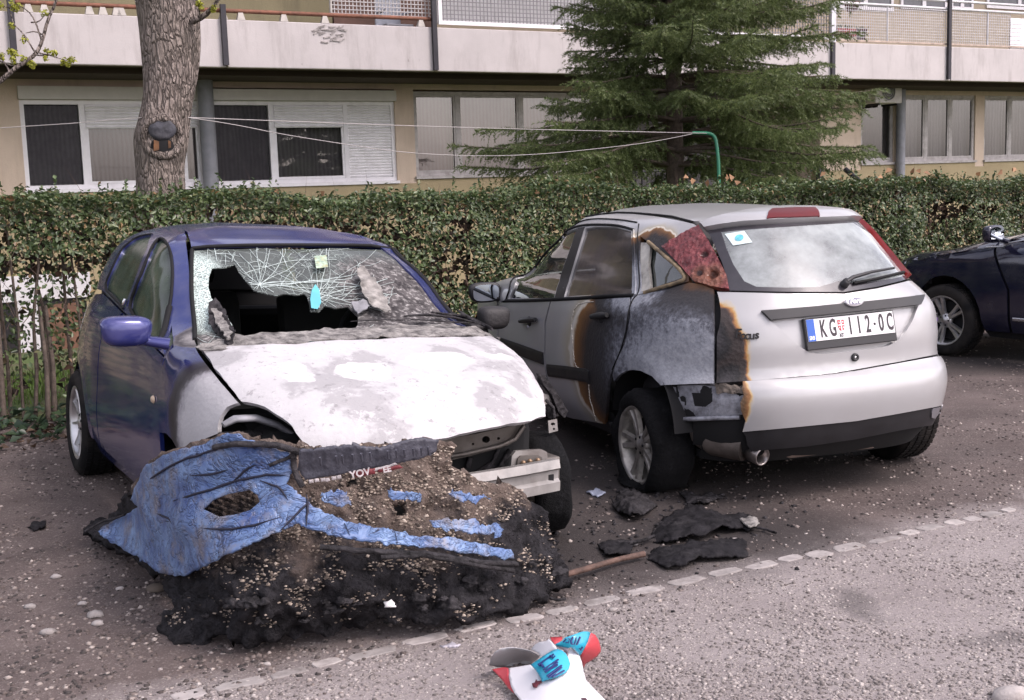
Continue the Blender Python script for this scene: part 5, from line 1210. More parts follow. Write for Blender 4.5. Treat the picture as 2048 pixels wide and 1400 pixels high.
# windscreen: laminated, shattered, with a ragged hole
hole = [(426, 529), (448, 527), (471, 522), (480, 535), (490, 550), (507, 571), (530, 576), (554, 581), (566, 576), (576, 574), (592, 578), (610, 574), (618, 582), (621, 595), (624, 611), (642, 611), (650, 600), (672, 604), (700, 602), (716, 622), (716, 640), (700, 654), (670, 658), (640, 661), (560, 665), (470, 668), (468, 655), (462, 640), (447, 614), (432, 600), (421, 588), (417, 568), (420, 548)]
k = NT('shattered_windscreen'); t = k.t; t.nodes.remove(k.b); co = k.co()
wv = k.warp(k.warp(co, 7, .05), 30, .012)
big = k.voro(12, 'DISTANCE_TO_EDGE', vec=wv); fin = k.voro(30, 'DISTANCE_TO_EDGE', vec=wv); crush = k.voro(75, 'DISTANCE_TO_EDGE', vec=wv)
m_cr = k.ramp(k.blob(k.warp(co, 14, .08), (.56, 1.66, 1.19), (.19, .55, .33)), [(.0, 0.0), (.35, 1.0)])   # crushed zone by the near pillar
m_lf = k.ramp(k.blob(co, (.28, 1.45, 1.24), (.75, .75, .55)), [(.05, 0.0), (.35, 1.0)])
lines = k.math('MAXIMUM', k.math('MULTIPLY', k.ramp(big, [(.004, .9), (.016, 0.0)]), m_lf), k.math('MULTIPLY', k.ramp(fin, [(.008, .8), (.03, 0.0)]), k.math('MULTIPLY', m_lf, k.ramp(k.noise(4, 3), [(.46, 0.0), (.58, .85)]))))
lines = k.math('MULTIPLY', lines, .42)
lines = k.math('MAXIMUM', lines, k.math('MULTIPLY', k.ramp(crush, [(.03, 1.0), (.16, .25)]), m_cr))
# soot and ash cover on the far half and along the foot
m_ash = k.ramp(k.math('MAXIMUM', k.blob(k.warp(co, 5, .16), (-.52, 1.80, 1.06), (.52, .60, .42)), k.blob(wv, (0, 2.06, .98), (.9, .14, .14))), [(.0, 0.0), (.22, .85), (.5, .97)])
tr = k.n('ShaderNodeBsdfTransparent'); tr.inputs[0].default_value = (.62, .70, .66, 1)
gl = k.n('ShaderNodeBsdfGlossy'); gl.inputs['Roughness'].default_value = .08
fr_ = k.n('ShaderNodeFresnel'); fr_.inputs[0].default_value = 1.55
m1 = k.n('ShaderNodeMixShader'); k.l(k.math('MULTIPLY_ADD', fr_.outputs[0], 1.2, .02, clamp=True), m1.inputs[0]); k.l(tr.outputs[0], m1.inputs[1]); k.l(gl.outputs[0], m1.inputs[2])
d0 = k.n('ShaderNodeBsdfDiffuse'); d0.inputs[0].default_value = (.16, .18, .17, 1)
m2 = k.n('ShaderNodeMixShader'); k.l(k.ramp(k.noise(6, 6, .65), [(.3, .25), (.7, .60)]), m2.inputs[0]); k.l(m1.outputs[0], m2.inputs[1]); k.l(d0.outputs[0], m2.inputs[2])
d1 = k.n('ShaderNodeBsdfDiffuse'); k.l(k.mix(k.ramp(k.noise(13, 8, .74, vec=wv), [(.38, 0.0), (.66, 1.0)]), (.035, .032, .034), k.mix(k.ramp(k.noise(46, 5), [(.5, 0.0), (.6, 1.0)]), (.13, .12, .12), (.42, .40, .39))), d1.inputs[0])
m3 = k.n('ShaderNodeMixShader'); k.l(m_ash, m3.inputs[0]); k.l(m2.outputs[0], m3.inputs[1]); k.l(d1.outputs[0], m3.inputs[2])
d2 = k.n('ShaderNodeBsdfDiffuse'); d2.inputs[0].default_value = (.62, .74, .70, 1)
m4 = k.n('ShaderNodeMixShader'); k.l(k.math('MULTIPLY', lines, k.math('SUBTRACT', 1.0, k.math('MULTIPLY', m_ash, .75))), m4.inputs[0]); k.l(m3.outputs[0], m4.inputs[1]); k.l(d2.outputs[0], m4.inputs[2])
k.l(m4.outputs[0], k.o.inputs[0]); WS_M = k.m
def wsdisp(h):
    d = .006 * noise.noise(h * 7)
    q = math.hypot((h.x - .05) / .5, (h.z - 1.13) / .2)
    return d - .035 * math.exp(-q * q)
panel(pb, pb.pxs(ws), 'windscreen', WS_M, punto, holes=[[pb.px(x + 6 * noise.noise(Vector((x * .09, y * .09, 0))), y + 6 * noise.noise(Vector((x * .09, y * .09, 7)))) for x, y in hole]], off=-.004, skirt=.006, gap=.002, sp=.022, disp=wsdisp)
line3(pb, [(384, 497), (440, 493), (520, 491), (600, 491), (700, 492), (789, 497)], .010, 'windscreen_seal', RUB, punto, mirror=False)
line3(pb, [(384, 500), (383, 560), (385, 620), (390, 680)], .010, 'windscreen_seal', RUB, punto, mirror=False)
line3(pb, [(789, 497), (832, 527), (882, 565), (932, 606), (1000, 665)], .011, 'windscreen_seal', RUB, punto, mirror=False)
# cracks running out from the hole, with cross cracks between them
CRK = simple('white_crack', (.50, .58, .56), .5, var=.35, nscale=60); crk = MB(); rc_ = random.Random(12)
def crack(pts, r_):
    Q = []
    for x, y in pts:
        if not inside((x, y), ws) or inside((x, y), hole): 
            if len(Q) > 1: break
            Q = []; continue
        h, n_, _, _ = pb.nearest(pb.px(x, y))
        if n_.y < 0: n_ = -n_
        Q.append(h + n_ * (wsdisp(h) + .001))
    if len(Q) > 1: crk.tube(Q, r_, 4, cap=False)
for cx, cy, n_ in ((520, 560, 26), (640, 585, 22), (440, 560, 12)):
    for i in range(n_):
        a = math.tau * i / n_ + rc_.uniform(-.1, .1); x, y, L_ = cx, cy, 0; P = []
        for q in range(16):
            P.append((x, y)); st = rc_.uniform(9, 20); a += rc_.uniform(-.22, .22); x += math.cos(a) * st * 1.25; y += math.sin(a) * st * .8
            if x > 800 + rc_.uniform(-60, 40): break
        crack(P, rc_.uniform(.0008, .0017))
        if q > 4:
            for _ in range(3):
                j = rc_.randrange(3, len(P)); bx, by = P[j]; b2 = a + rc_.choice((-1, 1)) * rc_.uniform(.7, 1.5); Q2 = [(bx, by)]
                for _k in range(rc_.randrange(2, 5)): bx += math.cos(b2) * 13; by += math.sin(b2) * 8; b2 += rc_.uniform(-.4, .4); Q2.append((bx, by))
                crack(Q2, rc_.uniform(.0006, .0012))
crk.build('cracks', CRK, punto, None, 'stuff')
panel(pb, pb.pxs([(628, 514), (652, 512), (656, 536), (632, 539)]), 'windscreen_sticker', simple('faded_sticker', (.30, .40, .30), .5, var=.5, nscale=60, dirt=(.45, .30, .08, .8)), punto, off=.006, skirt=0, gap=0, sp=.02)
panel(pb, pb.pxs([(622, 590), (625, 573), (632, 561), (640, 572), (644, 598), (637, 611), (624, 609)]), 'cyan_tag', simple('cyan_tag', (.10, .42, .50), .5, var=.15), punto, off=-.02, skirt=0, gap=0, sp=.02)
# torn flap, burnt foam at the near corner, cowl and wiper remains
def ragged(pts, name, mat, off, parent=punto, body=pb, sp=.02, amt=.012, fr=26, lump=.012, skirt=.006):
    return panel(body, body.pxs(pts), name, mat, parent, off=off, sp=sp, gap=0, skirt=skirt, edge=(amt, fr), disp=lambda h: lump * noise.noise(h * 14) + lump * .5 * noise.noise(h * 37), thick=True)
ragged(Z5([(262, 345), (292, 330), (330, 375), (372, 430), (425, 535), (385, 545), (340, 515), (300, 470), (280, 420)]), 'torn_glass_flap', simple('ash_film', (.24, .225, .21), .85, var=.5, nscale=26, dirt=(.05, .045, .04, .9), bump=.6, bscale=60), .022)
ragged(Z5([(238, 485), (290, 470), (330, 490), (310, 515), (270, 540)]), 'torn_glass_flap', simple('grey_film', (.20, .20, .215), .8, var=.4, nscale=26), .012)
ragged(Z4([(735, 530), (770, 470), (805, 500), (830, 560), (862, 640), (862, 680), (830, 690), (790, 640), (750, 600)]), 'charred_trim', CHAR, .018, lump=.03)
ragged(Z4([(765, 535), (790, 530), (815, 590), (850, 660), (830, 688), (800, 640), (775, 590)]), 'ash_lump', ASHM, .036, lump=.012)
ragged([(392, 694), (470, 676), (560, 669), (640, 664), (720, 659), (800, 654), (900, 654), (1000, 664), (1004, 676), (900, 676), (800, 679), (700, 682), (600, 689), (500, 697), (440, 705), (400, 704)], 'cowl', ASHM, .012, lump=.012, sp=.018)
for pts, w_ in (([(806, 648), (850, 645), (900, 650), (960, 661)], .016), ([(860, 640), (930, 640), (985, 655)], .022), ([(905, 632), (945, 628), (965, 640)], .018), ([(820, 655), (900, 660), (955, 664)], .010), ([(940, 640), (960, 620), (975, 648)], .02), ([(700, 660), (760, 655), (800, 657)], .008)):
    MB().tube(offs(pb, [pb.px(*p) for p in pts], .04), [w_ * .5] + [w_] * (len(pts) - 2) + [w_ * .6], 6, flat=.45).build('burnt_wiper', CHAR, punto)
# bonnet, wings, doors, rear quarter
hood = [(402, 700), (420, 724), (440, 750), (460, 776), (484, 804), (505, 808), (530, 814), (562, 832), (585, 855), (604, 882), (616, 897), (640, 897), (700, 896), (780, 890), (870, 880), (960, 862), (1030, 848), (1088, 835), (1087, 805), (1082, 775), (1078, 752), (1088, 745), (1101, 741), (1090, 728), (1068, 708), (1040, 690), (1003, 675), (900, 677), (800, 679), (640, 687), (540, 692), (470, 698)]
panel(pb, pb.pxs(hood), 'bonnet', BONNET_M, punto, sp=.028, gap=.001, off=.008, skirt=.022, disp=lambda h: .012 * noise.noise(h * 3.3) + .004 * noise.noise(h * 11) - .02 * math.exp(-((h.x - .12) ** 2 + (h.y - 2.62) ** 2) / .05), edge=(.006, 14))
wing_r = [(393, 697), (410, 724), (430, 749), (452, 776), (478, 806), (455, 815), (443, 832), (437, 850), (436, 868), (405, 882), (372, 895), (357, 902), (345, 880), (333, 868), (322, 866), (313, 875), (308, 900), (306, 932)]
wr = [pb.px(*p) for p in wing_r] + [Vector((.82, 2.09, .30)), Vector((.84, 2.06, .6)), Vector((.83, 2.03, .84)), Vector((.79, 2.06, .95))]
panel(pb, wr, 'front_wing', PPAINT, punto, sp=.028, gap=.002, off=.003, disp=lambda h: .004 * noise.noise(h * 9))
wl = [Vector((-.70, 2.2, .95)), Vector((-.68, 2.5, .88)), Vector((-.70, 2.66, .80)), Vector((-.80, 2.62, .72)), Vector((-.82, 2.60, .66)), Vector((-.84, 2.42, .68)), Vector((-.84, 2.24, .60)), Vector((-.83, 2.12, .42)), Vector((-.82, 2.09, .30)), Vector((-.84, 2.06, .6)), Vector((-.83, 2.03, .84)), Vector((-.79, 2.06, .95))]
panel(pb, wl, 'front_wing', PPAINT, punto, sp=.04)
A = [(.352 * math.cos(math.pi * q / 12), .31 + .352 * math.sin(math.pi * q / 12)) for q in range(-1, 14)]
door = [(.82, 2.02, .955), (.80, 2.0, .95), (.83, 2.03, .84), (.84, 2.055, .6), (.82, 2.085, .31), (.81, 2.05, .265), (.81, 1.4, .255), (.81, .62, .26), (.83, .66, .42), (.84, .74, .65), (.83, .76, .88)]
db_ = p4([(345, 528), (440, 628), (500, 700), (556, 756)])
panel(pb, [Vector(p) for p in door[1:]] + [db_[0]] + db_[1:], 'front_door', PPAINT, punto, sp=.035, mirror=True)
qa = [Vector((.83, y, z)) for y, z in A]
qq = [Vector((.83, .73, .65)), Vector((.82, .655, .44)), Vector((.81, .61, .265)), Vector((.81, .38, .27))] + qa[2:13] + [Vector((.8, -.38, .30)), Vector((.8, -.50, .45)), Vector((.8, -.52, .70)), Vector((.78, -.50, .92)), Vector((.75, -.40, 1.02)), Vector((.73, -.08, 1.04))] + p4([(250, 436), (340, 526)]) + [Vector((.82, .75, .88))]
panel(pb, qq, 'quarter_panel', PPAINT, punto, sp=.035, mirror=True, disp=lambda h: .008 * max(0, 1 - abs(math.hypot(h.y, h.z - .31) - .37) / .05))
panel(pb, [Vector((.81, .40, .255)), Vector((.82, .6, .25)), Vector((.82, 2.1, .25)), Vector((.80, 2.1, .19)), Vector((.78, .42, .19))], 'sill', PPAINT, punto, mirror=True, off=-.008)
panel(pb, [Vector((-.6, -.55, 1.0)), Vector((.6, -.55, 1.0)), Vector((.66, -.60, .6)), Vector((.7, -.55, .32)), Vector((-.7, -.55, .32)), Vector((-.66, -.60, .6))], 'tailgate', PPAINT, punto, sp=.06)
panel(pb, [Vector((-.58, -.5, 1.04)), Vector((.58, -.5, 1.04)), Vector((.46, -.36, 1.34)), Vector((-.46, -.36, 1.34))], 'rear_window', simple('blackout_rear_glass', (.008, .008, .008), .5), punto, sp=.06, skirt=0)  # opaque black pane, added to keep daylight out of the cabin
# small things on the side: indicator, scuffs, handle, mirror
Mi, hi = frame_at(pb, p4([(484, 930)])[0]); MB().lathe([(0, .012), (.015, .010), (.022, .002)], Matrix.Translation(hi) @ Mi @ Matrix.Diagonal((1.2, .8, 1, 1)), 16).build('side_indicator', simple('indicator_lens', (.55, .42, .30), .35, var=.2), punto)
hx = offs(pb, p4([(352, 492), (358, 478), (362, 464)]), .012); MB().tube(hx, [.008, .011, .008], 8).build('door_handle', CHROME, punto)
BMIR = burnt_paint('mirror_blue_paint', (.03, .035, .17), [((0, 9, 0), (.1, .1, .1))], [(0, BLU), (1, BLU)], metal_clean=.3, rough_clean=.12, dust=.12)
mp_ = on_plane(pb, 250, 662, 0, .985)
mirror_unit(pb, (mp_.x, mp_.y, mp_.z), (.104, .075, .064), BMIR, MIRG, punto, 1)
ml_ = on_plane(pb, 985, 635, 0, -.93)
mirror_unit(pb, (ml_.x, ml_.y, ml_.z), (.085, .07, .060), simple('charred_mirror', (.02, .018, .019), .6, var=.3, bump=.4), MIRG, punto, -1, glass=False, label='charred door mirror housing')
# what is left of the nose: lamp frames, panel under the bonnet lip, beam and bracket
hd = [on_plane(pb, x, y, 1, 2.72) for x, y in ((446, 850), (470, 838), (510, 836), (555, 850), (590, 872), (606, 892))]
MB().tube(hd, [.022, .03, .03, .028, .024, .018], 8, flat=.5).build('lamp_housing_remains', simple('grey_burnt_lamp', (.22, .22, .24), .6, var=.4, nscale=14, dirt=(.03, .03, .03, .8)), punto)
MB().tube([on_plane(pb, x, y, 1, 2.66) for x, y in ((440, 872), (500, 868), (560, 876), (610, 896))], .03, 8, flat=.5).build('lamp_housing_remains', CHAR, punto)
def plate_px(pts, y0, th, name, mat, holes=(), parent=punto, bev=True):
    """sheet piece standing across the car at depth y0"""
    P = [on_plane(pb, *p, 1, y0) for p in pts]; P2_ = [(p.x, p.z) for p in P]
    H_ = [[(q.x, q.z) for q in (on_plane(pb, *p, 1, y0) for p in h_)] for h_ in holes]
    area = sum(P2_[i][0] * P2_[(i + 1) % len(P2_)][1] - P2_[(i + 1) % len(P2_)][0] * P2_[i][1] for i in range(len(P2_)))
    if area < 0: P2_ = P2_[::-1]
    V, F = tri_poly(P2_, .05, H_); n = len(V)
    VV = [(v[0], y0, v[1]) for v in V] + [(v[0], y0 - th, v[1]) for v in V]
    FF = [f_[::-1] for f_ in F] + [[i + n for i in f_] for f_ in F] + [[a, b, b + n, a + n] for a, b in border_edges(F)]
    return mesh_obj(name, make_mesh(name, VV, FF, mat), parent)
def circ(x, y, rx, ry=None, n=12): return [(x + rx * math.cos(math.tau * i / n), y + (ry or rx) * math.sin(math.tau * i / n)) for i in range(n)]
CROSS = simple('heat_browned_steel', (.14, .125, .115), .55, metal=.5, var=.3, nscale=7, dirt=(.05, .035, .025, .7), bump=.08)
plate_px([(860, 884), (960, 866), (1050, 846), (1047, 862), (1036, 878), (1018, 890), (990, 899), (940, 912), (895, 922), (868, 915)], 2.86, .03, 'front_crossmember', CROSS, [circ(972, 879, 8, 7), circ(997, 877, 3), circ(946, 888, 2.5)])
MB().tube([on_plane(pb, x, y, 1, 2.88) for x, y in ((868, 918), (930, 908), (1000, 892), (1030, 878), (1048, 852))], .010, 6).build('crossmember_lip', CROSS, punto)
GREYST = simple('scorched_grey_steel', (.30, .285, .275), .5, metal=.45, var=.28, nscale=10, dirt=(.12, .08, .06, .6), bump=.08)
plate_px([(1020, 950), (1024, 912), (1032, 902), (1084, 899), (1094, 904), (1097, 945), (1078, 952)], 2.92, .02, 'crash_box_plate', GREYST)
plate_px([(1033, 944), (1036, 918), (1042, 912), (1076, 910), (1084, 915), (1086, 940)], 2.932, .012, 'crash_box_face', CROSS)
for bx, by in ((1046, 925), (1059, 922), (1075, 920)):
    c = on_plane(pb, bx, by, 1, 2.944); MB().lathe([(0, .012), (.008, .012), (.010, 0)], Matrix.Translation(c) @ Matrix.Rotation(R(-90), 4, 'X'), 8).build('bolt', simple('rusty_bolt', (.30, .20, .13), .5, metal=.6), punto)
bmx = MB(); c0, c1 = on_plane(pb, 1058, 930, 1, 2.75), 0; bmx.box((c0.x - .07, 2.60, c0.z - .07), (c0.x + .07, 2.90, c0.z + .06), None, .01); bmx.build('chassis_leg', CROSS, punto)
Pb = [on_plane(pb, x, y, 1, yy) for x, y, yy in ((930, 975, 3.06), (980, 967, 3.07), (1050, 955, 3.06), (1118, 942, 3.02))]
be_ = MB(); vs_ = []
for p in Pb:
    for dy, dz in ((-.05, .075), (.0, .08), (.012, .045), (-.004, .035), (-.004, .0), (.012, -.012), (.012, -.05), (-.05, -.055)): vs_.append(p + Vector((0, dy, dz - .03)))
fs_ = [(i * 8 + k_, i * 8 + (k_ + 1) % 8, (i + 1) * 8 + (k_ + 1) % 8, (i + 1) * 8 + k_) for i in range(3) for k_ in range(8)] + [list(range(8)), [24 + k_ for k_ in range(8)][::-1]]
be_.add(vs_, fs_); be_.build('bumper_beam', GREYST, punto)
sl = MB(); sl.box((Pb[3].x + .03, 3.015, Pb[3].z - .045), (Pb[3].x + .055, 3.03, Pb[3].z - .01)); sl.build('beam_slot', DARK, punto)
plate_px([(1079, 748), (1090, 752), (1112, 782), (1136, 822), (1130, 836), (1118, 826), (1104, 790), (1086, 768)], 2.66, .03, 'lamp_frame', CHAR)
plate_px([(1080, 756), (1092, 772), (1108, 808), (1118, 832), (1098, 838), (1086, 815)], 2.60, .03, 'lamp_frame', CHAR)
plate_px([(1084, 786), (1098, 790), (1100, 806), (1088, 810)], 2.64, .02, 'lamp_clip', GREYST)
plate_px([(1096, 842), (1114, 838), (1116, 862), (1098, 866)], 2.70, .008, 'lamp_bracket', GREYST, [circ(1106, 848, 4.5, 3), circ(1108, 858, 2.5)])
for pts, r_ in (([(1092, 800), (1106, 815), (1108, 835)], .008), ([(1000, 892), (985, 925), (960, 950)], .009), ([(940, 915), (935, 935)], .012), ([(985, 930), (940, 960), (925, 965)], .02), ([(1020, 900), (1000, 935), (975, 960)], .012)):
    MB().tube([on_plane(pb, x, y, 1, 2.80) for x, y in pts], r_, 6).build('burnt_hose', CHAR, punto)
# dirt scuffs; steering wheel and seats inside
for x in (-.36, .36): seat(punto, x, .95, mat=DARK)
rs = MB(); rs.box((-.60, -.05, .36), (.60, .40, .52), None, .05); rs.box((-.60, -.20, .48), (.60, -.04, .95), None, .05); rs.box((-.60, -.44, .50), (.60, -.38, 1.04), None, .01); rs.box((-.52, -.40, 1.03), (.52, -.36, 1.28), None, .01); rs.build('rear_seat', DARK, punto)  # last two boxes: dark screen added to shut out light from behind
db = MB(); db.box((-.70, 1.72, .70), (.70, 2.10, .93), None, .06); db.build('dashboard', DARK, punto)
Ts = Matrix.Translation((-.36, 1.58, .90)) @ Matrix.Rotation(R(-62), 4, 'X')
st_ = MB(); st_.lathe([(.185 + .014 * math.cos(a), .014 * math.sin(a)) for a in [math.tau * q / 8 for q in range(8)]], Ts, 32, closed=True); st_.box((-.18, -.02, -.01), (.18, .02, .005), Ts); st_.build('steering_wheel', DARK, punto)
# wheels; both front tyres burnt, standing low
wheel(punto, (.745, 0, .30), 1, R_=.30, rr=.212, spokes=9, twin=False, tyre_m=TYRE, rim_m=ALLOY, dark_m=DARK)
wheel(punto, (-.745, 0, .36), -1, R_=.30, rr=.212, spokes=9, twin=False, tyre_m=TYRE, rim_m=ALLOY, dark_m=DARK)
wheel(punto, (.735, 2.43, .29), 1, R_=.285, rr=.205, spokes=9, twin=False, tyre_m=CHAR_TYRE, rim_m=ALLOY_BURNT, dark_m=DARK, melt=.012, steer=R(-6))
_fl = on_plane(pb, 1082, 962, 0, -.74)
wheel(punto, (_fl.x, _fl.y, _fl.z), -1, R_=.228, rr=.165, w_=.17, spokes=9, twin=False, tyre_m=CHAR_TYRE, rim_m=ALLOY_BURNT, dark_m=DARK, melt=.014, steer=R(-14), camber=R(4))
# ================================================================== dark blue saloon at the right edge, facing the hedge
SAL_ROWS = [row(.17, .80, 3.55, -.95), row(.30, .87, 3.66, -1.02), row(.50, .895, 3.70, -1.05), row(.72, .90, 3.66, -1.04, zf=.70), row(.86, .885, 3.5, -1.0, zf=.80), row(.95, .86, 3.0, -.95, zf=.89), row(1.0, .82, 2.55, -.80, zf=1.0, zr=1.02),
 row(1.02, .80, 2.42, -.62, zf=1.02, zr=1.05), row(1.22, .70, 1.85, -.05, zf=1.24, zr=1.25), row(1.38, .60, 1.30, .30, zf=1.40), row(1.44, .48, .85, .5, zf=1.45), row(1.47, .16, .75, .6), row(1.475, .01, .7, .65, br=0, bf=0)]
_rz = R(34); _wl = Vector((-.80, 2.72)); _tgt = at_z(1897, 709, 0.0)
_c, _s = math.cos(_rz), math.sin(_rz)
SAL_LOC = (_tgt.x - (_c * _wl.x - _s * _wl.y), _tgt.y - (_s * _wl.x + _c * _wl.y), 0)
sb_ = Body(SAL_ROWS, 1.2, SAL_LOC, _rz)
saloon = car_root('saloon_car', 'dark blue saloon with alloy wheels, cut off by the right edge of the picture', sb_)
NAVYP = burnt_paint('navy_paint', (.006, .007, .026), [((0, 9, 0), (.1, .1, .1))], [(0, (.006, .007, .026)), (1, (.006, .007, .026))], metal_clean=.15, rough_clean=.10, dust=.10)
tub(sb_, saloon, DARK, [(0, .32), (2.72, .32)], zmax=1.0)
CHR = simple('chrome_strip', (.55, .55, .57), .25, metal=.9, var=.05)
Lp = lambda pts: [Vector((-.85, y, z)) for y, z in pts]
arcF = [(2.72 + .36 * math.cos(math.pi * q / 12), .33 + .36 * math.sin(math.pi * q / 12)) for q in range(13)]
arcR = [(.36 * math.cos(math.pi * q / 12), .33 + .36 * math.sin(math.pi * q / 12)) for q in range(13)]
panel(sb_, Lp([(3.4, .40), (3.55, .60), (3.40, .82), (2.9, .90), (2.3, .97), (2.02, 1.0), (2.06, .6), (2.10, .24), (2.34, .24)] + arcF[::-1][:0] ) [:0] or Lp(arcF + [(2.34, .24), (2.10, .24), (2.10, .6), (2.30, .985), (2.45, .965), (2.9, .91), (3.4, .82), (3.58, .62), (3.45, .36)]), 'front_wing', NAVYP, saloon, mirror=True, sp=.05)
panel(sb_, Lp([(2.28, .985), (2.08, .6), (2.08, .24), (1.0, .23), (.98, .6), (.98, 1.0)]), 'front_door', NAVYP, saloon, mirror=True, sp=.05)
panel(sb_, Lp([(.96, 1.0), (.96, .6), (.98, .23), (.42, .23), (.40, .45), (.28, .70), (.12, .85), (.10, 1.02)]), 'rear_door', NAVYP, saloon, mirror=True, sp=.05)
panel(sb_, Lp([(.08, 1.02), (.10, .86), (.26, .71)] + arcR[4:] + [(-.36, .25), (-.9, .28), (-1.0, .7), (-.92, .92), (-.6, 1.03)]), 'quarter_panel', NAVYP, saloon, mirror=True, sp=.05)
panel(sb_, [Vector((-.80, 2.48, .98)), Vector((-.82, 2.9, .92)), Vector((-.72, 3.4, .82)), Vector((0, 3.62, .78)), Vector((.72, 3.4, .82)), Vector((.82, 2.9, .92)), Vector((.80, 2.48, .98)), Vector((0, 2.52, 1.0))], 'bonnet', NAVYP, saloon, sp=.08)
panel(sb_, [Vector((-.86, 3.40, .34)), Vector((-.6, 3.66, .34)), Vector((.6, 3.66, .34)), Vector((.86, 3.40, .34)), Vector((.84, 3.42, .62)), Vector((0, 3.7, .72)), Vector((-.84, 3.42, .62))], 'front_bumper', NAVYP, saloon, sp=.08)
win = [(2.25, 1.03), (1.95, 1.16), (1.62, 1.30), (1.25, 1.37), (.6, 1.39), (.2, 1.33), (-.1, 1.20), (-.3, 1.06)]
fr_o = [(2.45, 1.0), (2.05, 1.17), (1.66, 1.34), (1.25, 1.42), (.55, 1.43), (.15, 1.38), (-.2, 1.24), (-.55, 1.05), (-.3, 1.02)]
panel(sb_, Lp(fr_o), 'side_frame', NAVYP, saloon, holes=[Lp(win)], mirror=True, sp=.04, skirt=.03)
panel(sb_, Lp(win), 'door_window', GL, saloon, off=-.01, skirt=0, gap=-.006, mirror=True, sp=.06)
panel(sb_, Lp([(.98, 1.03), (.88, 1.03), (.90, 1.40), (1.0, 1.40)]), 'door_pillar', PLAST, saloon, mirror=True, off=.001, gap=0)
for sg in (-1, 1):
    P = [sb_.nearest(Vector((sg * .85, y, z)))[0] for y, z in win]; MB().tube(smooth_loop([list(p) for p in P], 1, False), .010, 6).build('window_chrome', CHR, saloon)
    P = [sb_.nearest(Vector((sg * .85, y, 1.015)))[0] for y in (2.38, 1.6, 1.0, .3, -.3)]; MB().tube(P, .010, 6).build('waist_chrome', CHR, saloon)
strip(sb_, [Vector((-.9, 2.05, .36)), Vector((-.9, 1.2, .36)), Vector((-.9, .45, .36))], .03, 'side_strip', CHR, saloon, mirror=True)
panel(sb_, [Vector((-.55, .9, 1.42)), Vector((0, .98, 1.45)), Vector((.55, .9, 1.42)), Vector((.55, .4, 1.42)), Vector((0, .35, 1.46)), Vector((-.55, .4, 1.42))], 'roof', NAVYP, saloon, sp=.07)
panel(sb_, [Vector((-.72, 2.34, 1.03)), Vector((0, 2.44, 1.03)), Vector((.72, 2.34, 1.03)), Vector((.54, 1.25, 1.41)), Vector((0, 1.3, 1.42)), Vector((-.54, 1.25, 1.41))], 'windscreen', GL, saloon, sp=.08, skirt=0, gap=0)
panel(sb_, [Vector((-.66, -.5, 1.06)), Vector((.66, -.5, 1.06)), Vector((.52, .34, 1.40)), Vector((-.52, .34, 1.40))], 'rear_window', GL, saloon, sp=.08, skirt=0, gap=0)
panel(sb_, [Vector((-.7, -.58, 1.05)), Vector((.7, -.58, 1.05)), Vector((.72, -.96, .96)), Vector((-.72, -.96, .96))], 'boot_lid', NAVYP, saloon, sp=.08)
panel(sb_, [Vector((-.75, -.98, .94)), Vector((.75, -.98, .94)), Vector((.8, -1.0, .34)), Vector((-.8, -1.0, .34))], 'rear_bumper', NAVYP, saloon, sp=.08)
for sg in (-1, 1): mirror_unit(sb_, (sg * .99, 2.16, 1.06), (.105, .075, .072), NAVYP, MIRG, saloon, sg)
wheel(saloon, (-.80, 2.72, .305), -1, R_=.305, rr=.215, spokes=5, twin=True, tyre_m=TYRE, rim_m=ALLOY, dark_m=DARK, rot=.3)
for loc, sg in (((.80, 2.72, .325), 1), ((-.80, 0, .325), -1), ((.80, 0, .325), 1)): wheel(saloon, loc, sg, R_=.325, rr=.225, tyre_m=TYRE, rim_m=ALLOY, dark_m=DARK)
for x in (-.38, .38): seat(saloon, x, .95)
db = MB(); db.box((-.7, 1.65, .7), (.7, 2.0, .96), None, .06); db.build('dashboard', PLAST, saloon)
# ================================================================== hedge, trees, ground cover
def leaf_mat(name, stops, rough=.45, trans=.25, spec=.5):
    k = NT(name); g = k.n('ShaderNodeNewGeometry'); r_ = g.outputs['Random Per Island']
    c = k.ramp(r_, stops)
    k.p(base=c, rough=rough, spec=spec)
    if trans:
        tr = k.n('ShaderNodeBsdfTranslucent'); k.l(c, tr.inputs[0]); mx = k.n('ShaderNodeMixShader'); mx.inputs[0].default_value = trans
        k.l(k.b.outputs[0], mx.inputs[1]); k.l(tr.outputs[0], mx.inputs[2]); k.l(mx.outputs[0], k.o.inputs[0])
    return k.m
def leaves(name, P, D, ln, wd, mat, parent=None, kind='stuff', rg=None, curl=.25):
    """P centres, D facing normals; folded leaf of two quads"""
    rg = rg or np.random.default_rng(5); n = len(P)
    D = D / (np.linalg.norm(D, axis=1, keepdims=True) + 1e-9)
    A = rg.normal(0, 1, (n, 3)); A -= D * (A * D).sum(1, keepdims=True); A /= np.linalg.norm(A, axis=1, keepdims=True) + 1e-9
    B = np.cross(D, A); l = (rg.uniform(.7, 1.3, n) * ln)[:, None]; w_ = (rg.uniform(.7, 1.2, n) * wd)[:, None]
    cu = D * (w_ * curl)
    V = np.stack([P - A * l * .5, P - B * w_ * .5 + cu - A * l * .05, P + A * l * .55 - D * l * .10, P + B * w_ * .5 + cu - A * l * .05], 1).reshape(-1, 3)
    b = np.arange(n)[:, None] * 4
    F = np.concatenate([b + np.array([[0, 1, 2]]), b + np.array([[0, 2, 3]])], 0)
    return mesh_obj(name, np_mesh(name, V, F, mat), parent, None, kind)
BARK = NT('brown_bark'); _c = BARK.co(); BARK.p(base=BARK.mix(BARK.ramp(BARK.noise(20, 6, .7), [(.3, 0.0), (.7, 1.0)]), (.055, .04, .032), (.16, .125, .10)), rough=.9); BARK.bump(BARK.noise(45, 6, .7), .6, .01); BARK = BARK.m
